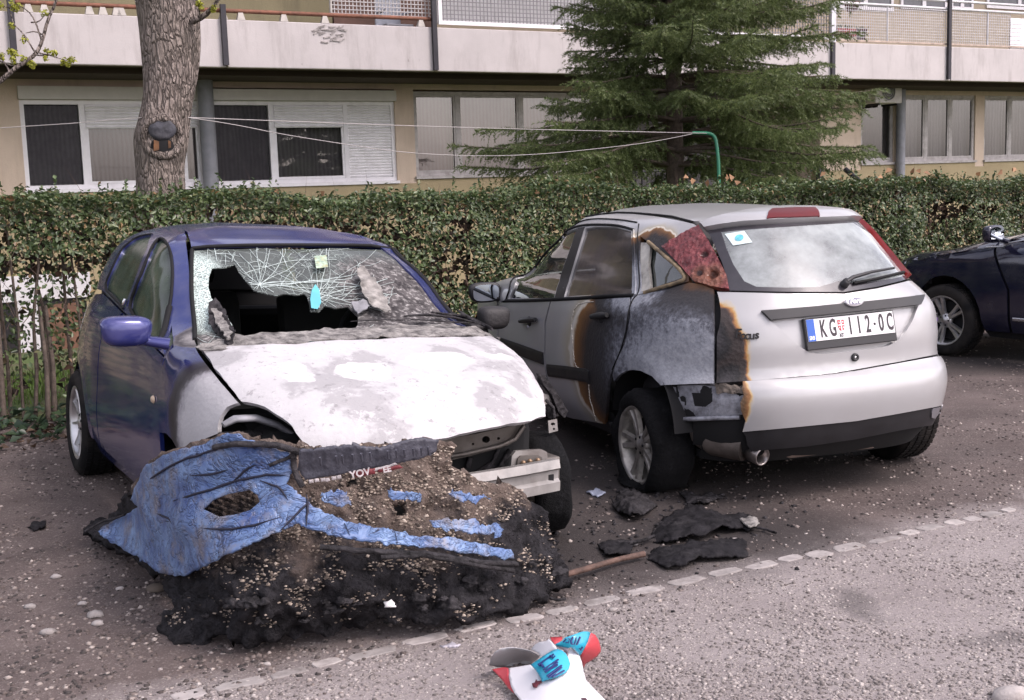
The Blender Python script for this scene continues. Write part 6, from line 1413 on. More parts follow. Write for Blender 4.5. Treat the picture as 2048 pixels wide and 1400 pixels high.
hedge = thing('hedge', 'long clipped privet hedge with brown bare patches between the cars and the apartment building', 'hedge', tuple(hedge_pt(4)), 0)
HM = Matrix.Translation(hedge.location).inverted()
def hl(p): return Vector(p) - hedge.location
S0, S1, HT = -7.0, 17.0, 1.0
def htop(s): return 1.585 - .012 * max(0, s) + .03 * math.sin(s * 1.7) + .025 * math.sin(s * 4.3 + 1) + (.0 if s < 11 else .06)
rg = np.random.default_rng(3)
def nz(a, b, c=0.0): return noise.noise(Vector((a, b, c)))
P, D = [], []
def addleaf(s, d, z, n_): P.append(tuple(hl(hedge_pt(s, d, z)))); D.append(n_)
kd, kn, up3 = np.array(KD), np.array(KN), np.array((0, 0, 1.0))
rr = random.Random(2)
N1 = 230000
for _ in range(N1):
    s = rr.uniform(S0, S1); t = rr.random(); ht = htop(s)
    if t < .66:
        z = rr.uniform(.10, ht); depth = rr.expovariate(9)
        cl = nz(s * 1.5, z * 1.8, 1) + .55 * nz(s * 5, z * 5, 2)
        bare = nz(s * .8, z * 1.6, 7) + .7 * nz(s * 2.6, z * 2.6, 17)
        keep = .95
        if z < ht - .22: keep = .80 - 2.3 * max(0, bare) - (.25 if s < 7 else 0) * (1 - z / ht)
        if s < 1.7 and z < ht - .42: keep *= .13 + .10 * max(0, s)
        if 1.2 < s < 3.0 and ht - .36 < z < ht - .12: keep *= .45
        if z < .3: keep *= z / .3
        if rr.random() > keep: continue
        d = .12 + .15 * cl + depth * .5 - .06 * max(0, (z - ht + .25)) * -4
        addleaf(s, d, z, -kn * .9 + up3 * rr.uniform(.0, .9) + np.array((rr.gauss(0, .5), rr.gauss(0, .5), rr.gauss(0, .4))))
    elif t < .86:
        d = rr.uniform(.02, HT); z = ht + .05 * nz(s * 2.4, d * 3, 4) + .05 * nz(s * 8, d * 8, 5) - abs(rr.gauss(0, .05)) + (.05 if rr.random() < .03 else 0)
        addleaf(s, d, z, up3 * .8 + np.array((rr.gauss(0, .5), rr.gauss(0, .5), .2)))
    else:
        z = rr.uniform(.2, ht); addleaf(s, HT - rr.expovariate(9) * .6, z, kn + np.array((rr.gauss(0, .5), rr.gauss(0, .5), rr.gauss(0, .4))))
for _ in range(260):
    s = rr.uniform(S0, S1); d = rr.uniform(.0, .7); h_ = rr.uniform(.05, .16); lx, ly = rr.gauss(0, .25), rr.gauss(0, .25)
    for q in range(7): addleaf(s + lx * h_ * q / 6, d + ly * h_ * q / 6, htop(s) - .02 + h_ * q / 6, np.array((rr.gauss(0, .6), rr.gauss(0, .6), .5)))
P = np.array(P); D = np.array(D)
LEAF = leaf_mat('privet_leaf', [(0, (.030, .052, .020)), (.35, (.060, .095, .034)), (.68, (.098, .145, .055)), (.90, (.15, .185, .080)), (.95, (.16, .14, .055)), (.98, (.20, .11, .05)), (1, (.26, .19, .09))], rough=.32)
leaves('foliage', P, D, .041, .027, LEAF, hedge, rg=rg)
# fallen brown leaves caught on top
PB_ = [tuple(hl(hedge_pt(rr.uniform(S0, 12), rr.uniform(.0, .3), htop(3) + rr.uniform(-.05, .06)))) for _ in range(60)]
leaves('dry_leaf_litter', np.array(PB_), np.array([(rr.gauss(0, .6), -1, rr.gauss(.5, .5)) for _ in PB_]), .07, .055, leaf_mat('dry_leaf', [(0, (.20, .10, .05)), (1, (.42, .24, .13))], .7), hedge)
# twigs inside
tw = MB(); V, F = [], []
for _ in range(5200):
    s = rr.uniform(S0, S1); d = .10 + rr.uniform(.0, .55) ** 1.3; z = rr.uniform(.05, htop(s) - .08); p = hl(hedge_pt(s, d, z))
    q = p + Vector((rr.gauss(0, .09), rr.gauss(0, .09), abs(rr.gauss(.17, .10)))); w_ = rr.uniform(.0015, .004)
    a = (q - p).cross(Vector((rr.gauss(0, 1), rr.gauss(0, 1), rr.gauss(0, 1)))).normalized() * w_; c = (q - p).cross(a).normalized() * w_; b = len(V)
    V += [p + a, p - a * .5 + c * .87, p - a * .5 - c * .87, q]; F += [(b, b + 1, b + 3), (b + 1, b + 2, b + 3), (b + 2, b, b + 3)]
TWIGM = simple('privet_twig', (.085, .055, .040), .85, var=.5, nscale=3)
mesh_obj('twigs', np_mesh('twigs', np.array([tuple(v) for v in V]), np.array(F), TWIGM), hedge, None, 'stuff')
# rusty-brown inner growth where the clipping laid it bare
P2_, D2_ = [], []
for _ in range(24000):
    s = rr.uniform(S0, S1); z = rr.uniform(.05, htop(s) - .10)
    if s < 1.6 and z < 1.05 and rr.random() > .10: continue
    P2_.append(tuple(hl(hedge_pt(s, .26 + rr.uniform(0, .4), z)))); D2_.append((rr.gauss(0, 1), rr.gauss(0, 1), rr.gauss(0, 1)))
leaves('inner_dry_foliage', np.array(P2_), np.array(D2_), .075, .05, leaf_mat('inner_dry_leaf', [(0, (.018, .014, .010)), (.5, (.045, .028, .019)), (.85, (.10, .052, .032)), (1, (.05, .06, .025))], .8), hedge)
def stick(pts, r0, r1, n=6, wob=.0): return MB().tube(pts, [r0 + (r1 - r0) * i / (len(pts) - 1) for i in range(len(pts))], n)
s = S0
while s < S1:
    d = rr.uniform(.25, .7); h_ = htop(s) - .1; lean = rr.uniform(-.12, .12)
    pts = [hl(hedge_pt(s + lean * q + rr.uniform(-.02, .02), d + rr.uniform(-.03, .03), h_ * q)) for q in (0, .25, .5, .75, 1)]
    stick(pts, rr.uniform(.014, .026), .008).build('stem', BARK, hedge); s += rr.uniform(.10, .22) if s < 2 else rr.uniform(.3, .55)
for px_, py0, py1, dd, r_ in ((28, 880, 560, .18, .022), (60, 860, 540, .28, .012), (118, 870, 690, .10, .020), (136, 870, 690, .16, .022), (128, 800, 560, .3, .012), (12, 870, 600, .25, .014)):
    a = at_z(px_, py0, .02); q = H0 + KD * ((a - H0).dot(KD)) + KN * dd; tp = 1.45 if py1 < 650 else .85
    stick([hl(q), hl(q + Vector((.02, .0, tp * .5))), hl(q + Vector((-.03 * rr.random(), .03, tp)))], r_, r_ * .6).build('stem', BARK, hedge)
# ------------------------------------------------------------------ ivy, dead leaves and litter at the hedge foot
P, D = [], []
for _ in range(3400):
    s = rr.uniform(S0, 9); d = rr.gauss(-.02, .22)
    if s > .9: d = d * .7 + .05
    p = hedge_pt(s, d); z = ground_z(p.x, p.y) + .015 + abs(rr.gauss(0, .045)); P.append((p.x, p.y, z)); D.append((rr.gauss(0, .45), rr.gauss(-.3, .45), 1))
tag(leaves('ivy', np.array(P), np.array(D), .075, .062, leaf_mat('ivy_leaf', [(0, (.014, .028, .016)), (.6, (.028, .055, .028)), (1, (.055, .085, .04))], .35), None), 'dark green ivy creeping along the foot of the hedge', 'ivy')
P, D = [], []
for _ in range(2600):
    s = rr.uniform(S0, 12); d = rr.gauss(-.14, .26); p = hedge_pt(s, d); P.append((p.x, p.y, ground_z(p.x, p.y) + .008 + abs(rr.gauss(0, .012)))); D.append((rr.gauss(0, .35), rr.gauss(0, .35), 1))
tag(leaves('dead_leaves', np.array(P), np.array(D), .06, .045, leaf_mat('dead_leaf', [(0, (.05, .032, .022)), (.6, (.12, .075, .05)), (1, (.24, .16, .11))], .8), None), 'brown dead leaves lying along the foot of the hedge', 'leaves')
# grass of the strip behind the hedge
n = 26000; sg = rg.uniform(S0 - 2, 14, n); dg = rg.uniform(.9, 4.5, n); X = H0.x + KD.x * sg + KN.x * dg; Y = H0.y + KD.y * sg + KN.y * dg
Z = np.array([ground_z(a, b) for a, b in zip(X, Y)]); hgt = rg.uniform(.04, .16, n); an = rg.uniform(0, 6.28, n); wv_ = .006
V = np.stack([np.stack([X - np.cos(an) * wv_, Y - np.sin(an) * wv_, Z], 1), np.stack([X + np.cos(an) * wv_, Y + np.sin(an) * wv_, Z], 1), np.stack([X + rg.normal(0, .03, n), Y + rg.normal(0, .03, n), Z + hgt], 1)], 1).reshape(-1, 3)
gm = np_mesh('grass', V, np.arange(3 * n).reshape(-1, 3), leaf_mat('grass_blade', [(0, (.06, .11, .02)), (1, (.15, .25, .05))], .5, .35)); tag(mesh_obj('grass', gm), 'fresh green grass behind the hedge', 'grass', kind='stuff')
# ------------------------------------------------------------------ big old tree with the sawn limb
TD = 11.0
def at_d(px, py, dist):
    d = ray(px, py); return CAM + d * (dist / d.dot(FWD))
otree = thing('tree', 'thick old tree with a sawn-off limb in its knotty bark, standing behind the blue car', 'tree')
k = NT('old_tree_bark'); co = k.co(); mp = k.n('ShaderNodeMapping'); mp.inputs['Scale'].default_value = (1, 1, .28); k.l(co, mp.inputs['Vector'])
rdg = k.noise(26, 7, .68, vec=k.warp(mp.outputs[0], 5, .12)); pl_ = k.voro(26, 'DISTANCE_TO_EDGE', vec=k.warp(mp.outputs[0], 8, .14))
c = k.mix(k.ramp(rdg, [(.32, 0.0), (.66, 1.0)]), (.13, .105, .092), (.40, .335, .30)); c = k.mix(k.ramp(pl_, [(.0, .7), (.08, 0.0)]), c, (.05, .04, .036))
c = k.mix(k.ramp(k.noise(2.4, 4), [(.45, 0.0), (.7, .5)]), c, (.15, .13, .105)); k.p(base=c, rough=.92, spec=.2)
k.bump(k.math('ADD', rdg, k.ramp(pl_, [(0, 0.0), (.2, .8)])), 1.0, .035); TBARK = k.m
prof = [(318, 470, 100), (320, 385, 95), (318, 330, 92), (320, 300, 101), (322, 270, 106), (328, 240, 98), (336, 200, 94), (343, 150, 103), (343, 100, 112), (340, 50, 118), (334, 0, 125), (326, -60, 138), (322, -110, 150)]
cl_ = [(at_d(x, y, TD), w_ / FPX * TD / 2) for x, y, w_ in prof]
cl_ = [(Vector(q[:3]), q[3]) for q in smooth_loop([[*p, r_] for p, r_ in cl_], 2, False)]
cl_[0] = (Vector((cl_[0][0].x, cl_[0][0].y, -.25)), cl_[0][1] * 1.35)
def tree_tube(cl, n, amp, name, mat, parent, seed=0):
    V, F = [], []; sub = []
    for i in range(len(cl) - 1):
        m_ = max(1, int((cl[i + 1][0] - cl[i][0]).length / .035))
        for q in range(m_): t = q / m_; sub.append((cl[i][0].lerp(cl[i + 1][0], t), cl[i][1] * (1 - t) + cl[i + 1][1] * t))
    sub.append(cl[-1])
    for p, r_ in sub:
        for q in range(n):
            a = math.tau * q / n; dv = Vector((math.cos(a), math.sin(a), 0))
            f = 1 + amp * (nz(math.cos(a) * 1.2 + seed, math.sin(a) * 1.2, p.z * .9) + .35 * nz(math.cos(a) * 6, math.sin(a) * 6 + seed, p.z * 1.7) + .22 * nz(math.cos(a) * 15, math.sin(a) * 15, p.z * 3.5))
            V.append(tuple(p + dv * r_ * f))
    for i in range(len(sub) - 1):
        for q in range(n): F.append((i * n + q, i * n + (q + 1) % n, (i + 1) * n + (q + 1) % n, (i + 1) * n + q))
    return mesh_obj(name, np_mesh(name, np.array(V), np.array(F), mat, True), parent)
tree_tube(cl_, 64, .10, 'trunk', TBARK, otree)
topc = cl_[-1][0]
for i, (dx, dy, dz, r_) in enumerate(((-.7, .2, 2.2, .17), (.75, .1, 2.0, .18), (.2, .8, 2.6, .14))):
    e = topc + Vector((dx, dy, dz)); tree_tube([(topc + Vector((dx * .1, dy * .1, -.15)), r_ * 1.1), (topc.lerp(e, .5) + Vector((0, 0, .1)), r_ * .8), (e, r_ * .55), (e + Vector((dx * .8, dy * .8, 1.8)), r_ * .25)], 18, .08, 'limb', TBARK, otree, i * 3)
# knot: swollen collar, sawn dark disc and the hollow below
fwd = Vector((FWD.x, FWD.y, 0)).normalized()
toC = (CAM - at_d(322, 270, TD)); toC.z = 0; toC.normalize(); sideV = Vector((0, 0, 1)).cross(toC).normalized()
def on_trunk(px, py, out_=0.0):
    c = at_d(px, py, TD); r_ = 106 / FPX * TD / 2; ax_ = at_d(322, py, TD); off = (c - ax_).dot(-sideV) if False else (c - ax_).dot(sideV)
    fr_ = math.sqrt(max(.02, r_ * r_ - off * off)); return ax_ + sideV * off + toC * (fr_ + out_)
cm = MB(); K_ = on_trunk(325, 273); ring = []
for q in range(28):
    a = math.tau * q / 28; ring.append(K_ + sideV * math.cos(a) * .155 + Vector((0, 0, 1)) * (math.sin(a) * .165 - .015) - toC * (.010 + .055 * math.cos(a) ** 2))
ring.append(ring[0]); cm.tube(ring, [.040 + .014 * nz(q * .7, 1, 2) for q in range(29)], 10, cap=False); cm.build('branch_collar', TBARK, otree)
Mk = Matrix((sideV, Vector((0, 0, 1)), toC)).transposed().to_4x4(); Mk.translation = on_trunk(325, 262, -.015)
cp = MB(); cp.lathe([(0, .040), (.085, .038), (.112, .030), (.120, .008), (.115, -.10)], Mk @ Matrix.Rotation(R(8), 4, 'Z') @ Matrix.Diagonal((1, .80, 1, 1)), 28)
for v in cp.v: v += toC * .012 * nz(v.x * 14, v.z * 14, 3)
cp.build('sawn_face', simple('weathered_sawn_wood', (.045, .045, .055), .75, var=.5, nscale=14, dirt=(.16, .15, .16, .5), bump=.4), otree)
Mk.translation = on_trunk(325, 296, -.012)
ho = MB(); ho.lathe([(0, .004), (.075, .004), (.10, -.004)], Mk @ Matrix.Diagonal((1, .95, 1, 1)), 20); ho.build('hollow', DARK, otree)
for px_, py_, w_, h_ in ((313, 293, .026, .05), (339, 291, .013, .036)):
    Mk.translation = on_trunk(px_, py_, .004); hw_ = MB(); hw_.prism([(-w_, -h_), (w_ * .8, -h_ * .8), (w_, h_ * .7), (-w_ * .7, h_)], .008, Mk); hw_.build('hollow_wood', simple('orange_rotten_wood', (.12, .055, .024), .8, var=.6, nscale=20), otree)
# side shoot with buds to the right of the trunk and crown twigs above the frame
BUDM = leaf_mat('yellow_green_buds', [(0, (.22, .24, .025)), (1, (.42, .42, .06))], .5, .3)
def buds(centres, rad, name, parent, n=26):
    P, D = [], []
    for c in centres:
        for _ in range(n):
            d = Vector((rr.gauss(0, 1), rr.gauss(0, 1), rr.gauss(0, 1))).normalized(); P.append(tuple(c + d * rad * rr.uniform(.3, 1))); D.append(tuple(d + Vector((rr.gauss(0, .5), rr.gauss(0, .5), .3))))
    return leaves(name, np.array(P), np.array(D), rad * .95, rad * .6, BUDM, parent)
def branch(pts, r0, r1, parent, name='branch', n=7): 
    pts = smooth_loop([list(p) for p in pts], 1, False); return stick(pts, r0, r1, n).build(name, TBARK, parent)
branch([at_d(385, 42, TD - .15), at_d(408, 32, TD - .2), at_d(425, 16, TD - .25), at_d(440, -6, TD - .3)], .032, .014, otree)
branch([at_d(400, 36, TD - .2), at_d(398, 15, TD - .3), at_d(396, 2, TD - .3)], .008, .004, otree)
buds([at_d(397, 5, TD - .3), at_d(402, 12, TD - .3), at_d(428, 18, TD - .28)], .035, 'buds', otree)
crown = []
for i in range(46):
    b0 = topc + Vector((rr.gauss(0, .9), rr.gauss(.2, .8), rr.uniform(1.0, 3.4))); e = b0 + Vector((rr.gauss(0, .6), rr.gauss(0, .6), rr.uniform(.2, 1.0))); crown.append(e)
    stick([b0, b0.lerp(e, .5) + Vector((0, 0, .05)), e], .018, .005, 5).build('branch', TBARK, otree)
buds(crown, .05, 'buds', otree, 14)
# ------------------------------------------------------------------ twig with opening buds reaching in from the left
yt = thing('young_tree', 'young tree with yellow-green opening buds, its twig reaching in at the upper left corner', 'tree')
BD = 9.0
b0 = at_d(-170, 250, BD); stick([Vector((b0.x - .25, b0.y, -.05)), Vector((b0.x - .1, b0.y, 1.2)), b0, b0 + Vector((-.1, .1, 1.6)), b0 + Vector((-.3, .1, 3.2))], .075, .03, 10).build('trunk', TBARK, yt)
main = [at_d(x, y, BD) for x, y in ((-170, 260), (-60, 205), (0, 163), (28, 138), (48, 126), (72, 108), (84, 84), (95, 40), (112, 5), (120, -40))]
branch(main, .022, .009, yt)
for pts in ([(0, 122), (18, 130), (34, 132)], [(72, 108), (58, 85), (45, 65), (28, 50), (20, 22)], [(84, 84), (70, 40), (55, 20), (30, 8)], [(62, 45), (78, 44), (90, 30)], [(76, 104), (84, 108), (100, 110), (115, 116), (135, 121)], [(74, 110), (88, 112), (98, 105)], [(40, 130), (55, 120), (66, 124)], [(86, 70), (70, 62), (52, 66)], [(20, 145), (5, 118), (-10, 112)], [(30, 20), (10, 12), (-5, 14)]):
    branch([at_d(x, y, BD) for x, y in pts], .007, .003, yt, n=5)
buds([at_d(x, y, BD) for x, y in ((2, 11), (28, 18), (36, 12), (24, 8), (88, 26), (24, 50), (49, 80), (22, 103), (30, 107), (27, 120), (5, 113), (66, 131), (62, 127), (95, 103), (108, 108), (92, 117), (128, 123), (144, 120), (136, 126), (48, 118))], .030, 'buds', yt, 24)
# ------------------------------------------------------------------ spruce
spruce = thing('spruce_tree', 'dark green spruce with drooping branches standing before the entrance behind the silver car', 'tree')
SD = 14.2
sb = at_d(1350, 368, SD); sx, sy = sb.x, sb.y; sz0 = ground_z(sx, sy)
tree_tube([(Vector((sx, sy, sz0 - .1)), .13), (Vector((sx + .01, sy, 1.2)), .105), (Vector((sx, sy, 3.2)), .085), (Vector((sx - .02, sy, 5.5)), .05), (Vector((sx, sy, 8.6)), .012)], 18, .05, 'trunk', BARK, spruce, 9)
segs = []; wood = MB(); rs_ = random.Random(21)
def crown_r(z, az):
    """reach of the crown by height and direction: fuller to the left low down and to the right"""
    lf = -math.cos(az)      # +1 = to the image left
    base = 2.22 * max(.0, 1 - (z - 1.9) / 7.6) if z > 1.9 else 2.4 - (1.9 - z) * .6
    if lf > 0 and z < 2.3: base *= 1.12
    if lf > 0: base *= 1 - .30 * lf * max(0, min(1, (z - 2.25) / .3)) + .0
    else: base *= 1 + .10 * -lf
    return base
z = 1.75; lvl = 0
while z < 8.3:
    nb = 9 if z < 4.2 else 5; a0 = rs_.uniform(0, 6.28)
    for b in range(nb):
        az = a0 + math.tau * b / nb + rs_.uniform(-.25, .25); Lb = crown_r(z, az) * rs_.uniform(.78, 1.10)
        if Lb < .15: continue
        if z < 2.3 and abs(math.cos((az - math.atan2(-sy, -sx)) / 2)) > .975: continue
        rise = rs_.uniform(-.02, .26) + (.10 if z > 3 else 0); droop = rs_.uniform(.12, .42); n = max(5, int(Lb / .16)); pts = []
        for i in range(n + 1):
            t = i / n; side = .06 * math.sin(t * 4 + b); r_ = Lb * t
            pts.append(Vector((sx + math.cos(az) * r_ - math.sin(az) * side, sy + math.sin(az) * r_ + math.cos(az) * side, z + rise * r_ - droop * r_ * r_ / 2.2 * (1.25 - .55 * t) + .16 * max(0, t - .7) * Lb)))
        wood.tube(pts, [.020 * (1 - i / (n + 1)) * (Lb / 2) + .004 for i in range(n + 1)], 5, cap=False)
        fine = z < 4.4
        step = .048 if fine else .16; q = max(.22 * Lb, .42 if z < 2.9 else 0)
        while q < Lb:
            t = q / Lb; i = min(n - 1, int(t * n)); p = pts[i].lerp(pts[i + 1], t * n - i); dv = (pts[i + 1] - pts[i]).normalized(); sd_ = dv.cross(Vector((0, 0, 1))).normalized()
            for sg in (1, -1):
                tl = (.16 + .34 * (1 - t) * min(1, t * 2.4)) * rs_.uniform(.6, 1.2) * min(1, Lb / 1.3)
                d1 = (sd_ * sg * rs_.uniform(.5, 1) + dv * rs_.uniform(.45, .9) + Vector((0, 0, rs_.uniform(-.55, .05)))).normalized()
                e = p + d1 * tl + Vector((0, 0, -tl * tl * .5)); segs.append((p, p.lerp(e, .55) + Vector((0, 0, .01)))); segs.append((segs[-1][1], e))
                if fine and tl > .22:
                    for _ in range(3): m0 = p.lerp(e, rs_.uniform(.25, .8)); segs.append((m0, m0 + (d1 * .6 + dv * rs_.uniform(-.6, .8) + Vector((0, 0, rs_.uniform(-.8, .1)))).normalized() * rs_.uniform(.07, .16)))
            if fine and rs_.random() < .55: segs.append((p, p + Vector((rs_.gauss(0, .05), rs_.gauss(0, .05), -rs_.uniform(.08, .26)))))
            q += step
        for i in range(int(n * .45), n): segs.append((pts[i], pts[i + 1]))
    z += rs_.uniform(.13, .20) if z < 4.2 else rs_.uniform(.3, .42); lvl += 1
wood.build('branches', BARK, spruce, None, 'stuff')
A0 = np.array([tuple(a) for a, b in segs]); B0 = np.array([tuple(b) for a, b in segs]); Ls = np.linalg.norm(B0 - A0, axis=1)
dens = np.where(A0[:, 2] < 4.5, 185, 40); cnt = np.maximum(3, (Ls * dens).astype(int)); idx = np.repeat(np.arange(len(segs)), cnt); rg2 = np.random.default_rng(8); n = len(idx)
t = rg2.uniform(0, 1.04, n)[:, None]; base = A0[idx] + (B0[idx] - A0[idx]) * t; ax = (B0 - A0)[idx]; ax /= np.linalg.norm(ax, axis=1, keepdims=True) + 1e-9
rv = rg2.normal(0, 1, (n, 3)); rv -= ax * (rv * ax).sum(1, keepdims=True); rv /= np.linalg.norm(rv, axis=1, keepdims=True) + 1e-9
ln = rg2.uniform(.026, .042, n)[:, None] * np.where(A0[idx][:, 2:3] < 4.1, 1, 1.9); tip = base + (rv * .80 + ax * .62 + np.array((0, 0, .12))) * ln; w_ = np.cross(ax, rv) * rg2.uniform(.0036, .0058, n)[:, None] * np.where(A0[idx][:, 2:3] < 4.1, 1, 2)
V = np.stack([base - w_, base + w_, tip], 1).reshape(-1, 3)
NEED = leaf_mat('spruce_needles', [(0, (.075, .105, .040)), (.5, (.14, .19, .070)), (1, (.25, .29, .125))], .45, .38)
mesh_obj('needles', np_mesh('needles', V, np.arange(3 * n).reshape(-1, 3), NEED), spruce, None, 'stuff')
SPRUCE_N = n
# ------------------------------------------------------------------ washing line and its green pole
GREENP = simple('green_painted_steel', (.012, .16, .085), .4, var=.15)
pole = thing('clothes_pole', 'thin green steel clothes line pole with bent top beside the spruce', 'pole'); PD = 12.6
pp = [at_d(1439, 400, PD), at_d(1438, 340, PD), at_d(1435, 300, PD), at_d(1431, 276, PD), at_d(1424, 268, PD), at_d(1410, 266, PD), at_d(1385, 266, PD)]
pp[0].z = -.05; MB().tube(smooth_loop([list(p) for p in pp], 2, False), .018, 8).build('post', GREENP, pole)
cl1 = [at_d(376, 235, TD - .24), at_d(900, 255, 11.9), at_d(1424, 267, PD)]
CORD = simple('pale_cord', (.40, .37, .36), .7, var=.1)
def cord(pts, label, r_=.0038):
    o = MB().tube(pts, r_, 5).build('clothes_line', CORD, None, label); o['category'] = 'clothes line'; return o
cord(smooth_loop([list(p) for p in cl1], 1, False), 'taut upper clothes line from the old tree to the green pole')
cord(smooth_loop([list(at_d(x, y, TD - .24 + (PD - TD + .24) * (x - 376) / 1048)) for x, y in ((376, 235), (470, 249), (560, 268), (680, 287), (800, 305), (950, 313), (1080, 309), (1200, 297), (1300, 285), (1384, 268))], 2, False), 'slack lower clothes line sagging between the old tree and the green pole', .0034)
cord([at_d(288, 235, TD - .15), at_d(140, 247, TD - .1), at_d(0, 256, TD), at_d(-150, 262, TD)], 'clothes line running left from the old tree before the white windows', .0036)
# ================================================================== burnt bumper and lumps, litter
class Sheet:
    """surface through points given as photo pixel + height above ground"""
    def __init__(s, ctrl):
        c = np.array(ctrl, float); s.c = c[:, :2] / 100.0; n = len(c)      # thin-plate spline through the points
        A = np.zeros((n + 3, n + 3)); A[:n, :n] = s.k(np.linalg.norm(s.c[:, None] - s.c[None], axis=2)) + np.eye(n) * .25
        A[:n, n] = 1; A[:n, n + 1:] = s.c; A[n, :n] = 1; A[n + 1:, :n] = s.c.T
        s.w = np.linalg.solve(A, np.concatenate([c[:, 2], [0, 0, 0]])); s.lo, s.hi = c[:, 2].min() - .01, c[:, 2].max() + .02
    @staticmethod
    def k(r_): return np.where(r_ > 1e-9, r_ * r_ * np.log(np.maximum(r_, 1e-9)), 0.0)
    def z(s, x, y):
        q = np.array((x, y)) / 100.0; n = len(s.c); v = s.w[:n] @ s.k(np.linalg.norm(s.c - q, axis=1)) + s.w[n] + s.w[n + 1:] @ q
        return float(min(s.hi, max(s.lo, v)))
    def p(s, x, y, lift=0.0): return at_z(x, y, s.z(x, y) + lift)
def px_sheet(sheet, outline, name, mat, parent, sp=8, lift=0.0, disp=None, th=.02, holes=(), edge=None, kind=None, label=None):
    l2 = [(p.x, p.y) for p in resample([Vector((x, y, 0)) for x, y in outline], sp * .8)]
    if edge: l2 = [(x + edge[0] * nz(x * edge[1], y * edge[1], 1) + edge[0] * .5 * nz(x * edge[1] * 3, y * edge[1] * 3, 5) + edge[0] * .4 * nz(x * edge[1] * 9, y * edge[1] * 9, 25), y + edge[0] * nz(x * edge[1], y * edge[1], 11) + edge[0] * .5 * nz(x * edge[1] * 3, y * edge[1] * 3, 15) + edge[0] * .4 * nz(x * edge[1] * 9, y * edge[1] * 9, 35)) for x, y in l2]
    l2y = [(x, -y) for x, y in l2]; hs_ = [[(p.x, -p.y) for p in resample([Vector((x, y, 0)) for x, y in h_], sp * .8)] for h_ in holes]
    V2, F = tri_poly(l2y, sp, hs_); P = [sheet.p(v[0], -v[1], lift) for v in V2]
    if disp:
        N_ = [Vector() for _ in P]
        for f_ in F:
            nn = (P[f_[1]] - P[f_[0]]).cross(P[f_[2]] - P[f_[0]])
            for i in f_: N_[i] += nn
        P = [p + (n_.normalized() if n_.length else Vector((0, 0, 1))) * disp(p, v[0], -v[1]) for p, n_, v in zip(P, N_, V2)]
    n = len(P); N2 = [Vector() for _ in P]
    for f_ in F:
        nn = (P[f_[1]] - P[f_[0]]).cross(P[f_[2]] - P[f_[0]])
        for i in f_: N2[i] += nn
    VV = P + [p - (q.normalized() if q.length else Vector((0, 0, 1))) * th for p, q in zip(P, N2)]
    FF = [list(f_) for f_ in F] + [[i + n for i in f_][::-1] for f_ in F] + [[b, a, a + n, b + n] for a, b in border_edges(F)]
    me = make_mesh(name, VV, FF, mat, True); return mesh_obj(name, me, parent, label, kind)
def dz(x, y, d):
    r_ = ray(x, y); return (CAM + r_ * (d / r_.dot(FWD))).z
outl = [(165, 1058, 5.50), (240, 1022, 5.55), (262, 990, 5.15), (282, 932, 4.85), (330, 906, 4.62), (400, 885, 4.46), (455, 868, 4.36), (520, 876, 4.33), (600, 890, 4.32), (680, 892, 4.32), (730, 887, 4.34), (800, 888, 4.36), (880, 878, 4.42), (905, 892, 4.45), (912, 930, 4.45), (950, 955, 4.52), (1000, 966, 4.6), (1050, 988, 4.66), (1090, 1020, 4.68), (1100, 1070, 4.70), (1112, 1120, 4.70), (1142, 1160, 4.70)]
outl = [(x, y, dz(x, y, d)) for x, y, d in outl] + [(1098, 1192, .05), (1040, 1215, .05), (950, 1235, .06), (860, 1240, .08), (760, 1236, .09), (700, 1250, .05), (640, 1262, .06), (560, 1285, .035), (480, 1290, .03), (440, 1268, .05), (350, 1290, .02), (322, 1262, .02), (352, 1215, .06), (330, 1160, .10), (235, 1098, .07)]
inn = [(450, 1000, 4.38), (540, 950, 4.34), (350, 990, 4.55), (620, 1000, 4.30), (800, 1000, 4.34), (950, 1040, 4.46), (620, 1062, 4.22), (720, 1075, 4.26), (800, 1085, 4.30), (900, 1092, 4.38), (1000, 1108, 4.48), (480, 1090, 4.25), (600, 1160, 4.14), (760, 1160, 4.19), (900, 1165, 4.28), (450, 1200, 4.15), (1040, 1160, 4.55), (300, 1060, 4.85), (345, 1060, 4.60), (390, 1100, 4.45), (700, 1210, 4.17), (560, 1230, 4.12)]
inn = [(x, y, dz(x, y, d)) for x, y, d in inn]
SH = Sheet(outl + inn)
bump_t = thing('burnt_bumper', 'half-molten blue bumper lying in a charred, gravel-crusted heap before the white bonnet', 'burnt bumper')
def lumpy(p, x, y):
    q = p * 9; d = .024 * nz(q.x, q.y, q.z) + .020 * nz(q.x * 2.3, q.y * 2.3, q.z * 2.3 + 4) + .014 * abs(nz(q.x * 5, q.y * 5, q.z * 5 + 9)) + .007 * nz(q.x * 11, q.y * 11, q.z * 11)
    lo = max(0, min(1, (y - 1085) / 70)); d += lo * (.030 * abs(nz(q.x * 1.3 + 5, q.y * 1.3, q.z * 1.6)) + .026 * nz(q.x * 2.9 + 8, q.y * 2.9, q.z * 2.9) + .018 * (.5 - noise.voronoi(q * 1.7)[0][0]))
    return d
k = NT('charred_crust'); co = k.co(); w1 = k.warp(co, 8, .06)
n1 = k.noise(15, 8, .72); sep = k.n('ShaderNodeSeparateXYZ'); k.l(co, sep.inputs[0])
char = k.mix(k.ramp(n1, [(.36, 0.0), (.68, 1.0)]), (.007, .0065, .0075), (.048, .045, .050))
dirt = k.mix(k.ramp(k.noise(22, 7, .72), [(.3, 0.0), (.7, 1.0)]), (.070, .052, .044), (.22, .17, .145))
v = k.n('ShaderNodeTexVoronoi'); v.inputs['Scale'].default_value = 75; k.l(k.warp(co, 30, .02), v.inputs['Vector']); sv = k.n('ShaderNodeSeparateXYZ'); k.l(v.outputs['Color'], sv.inputs[0])
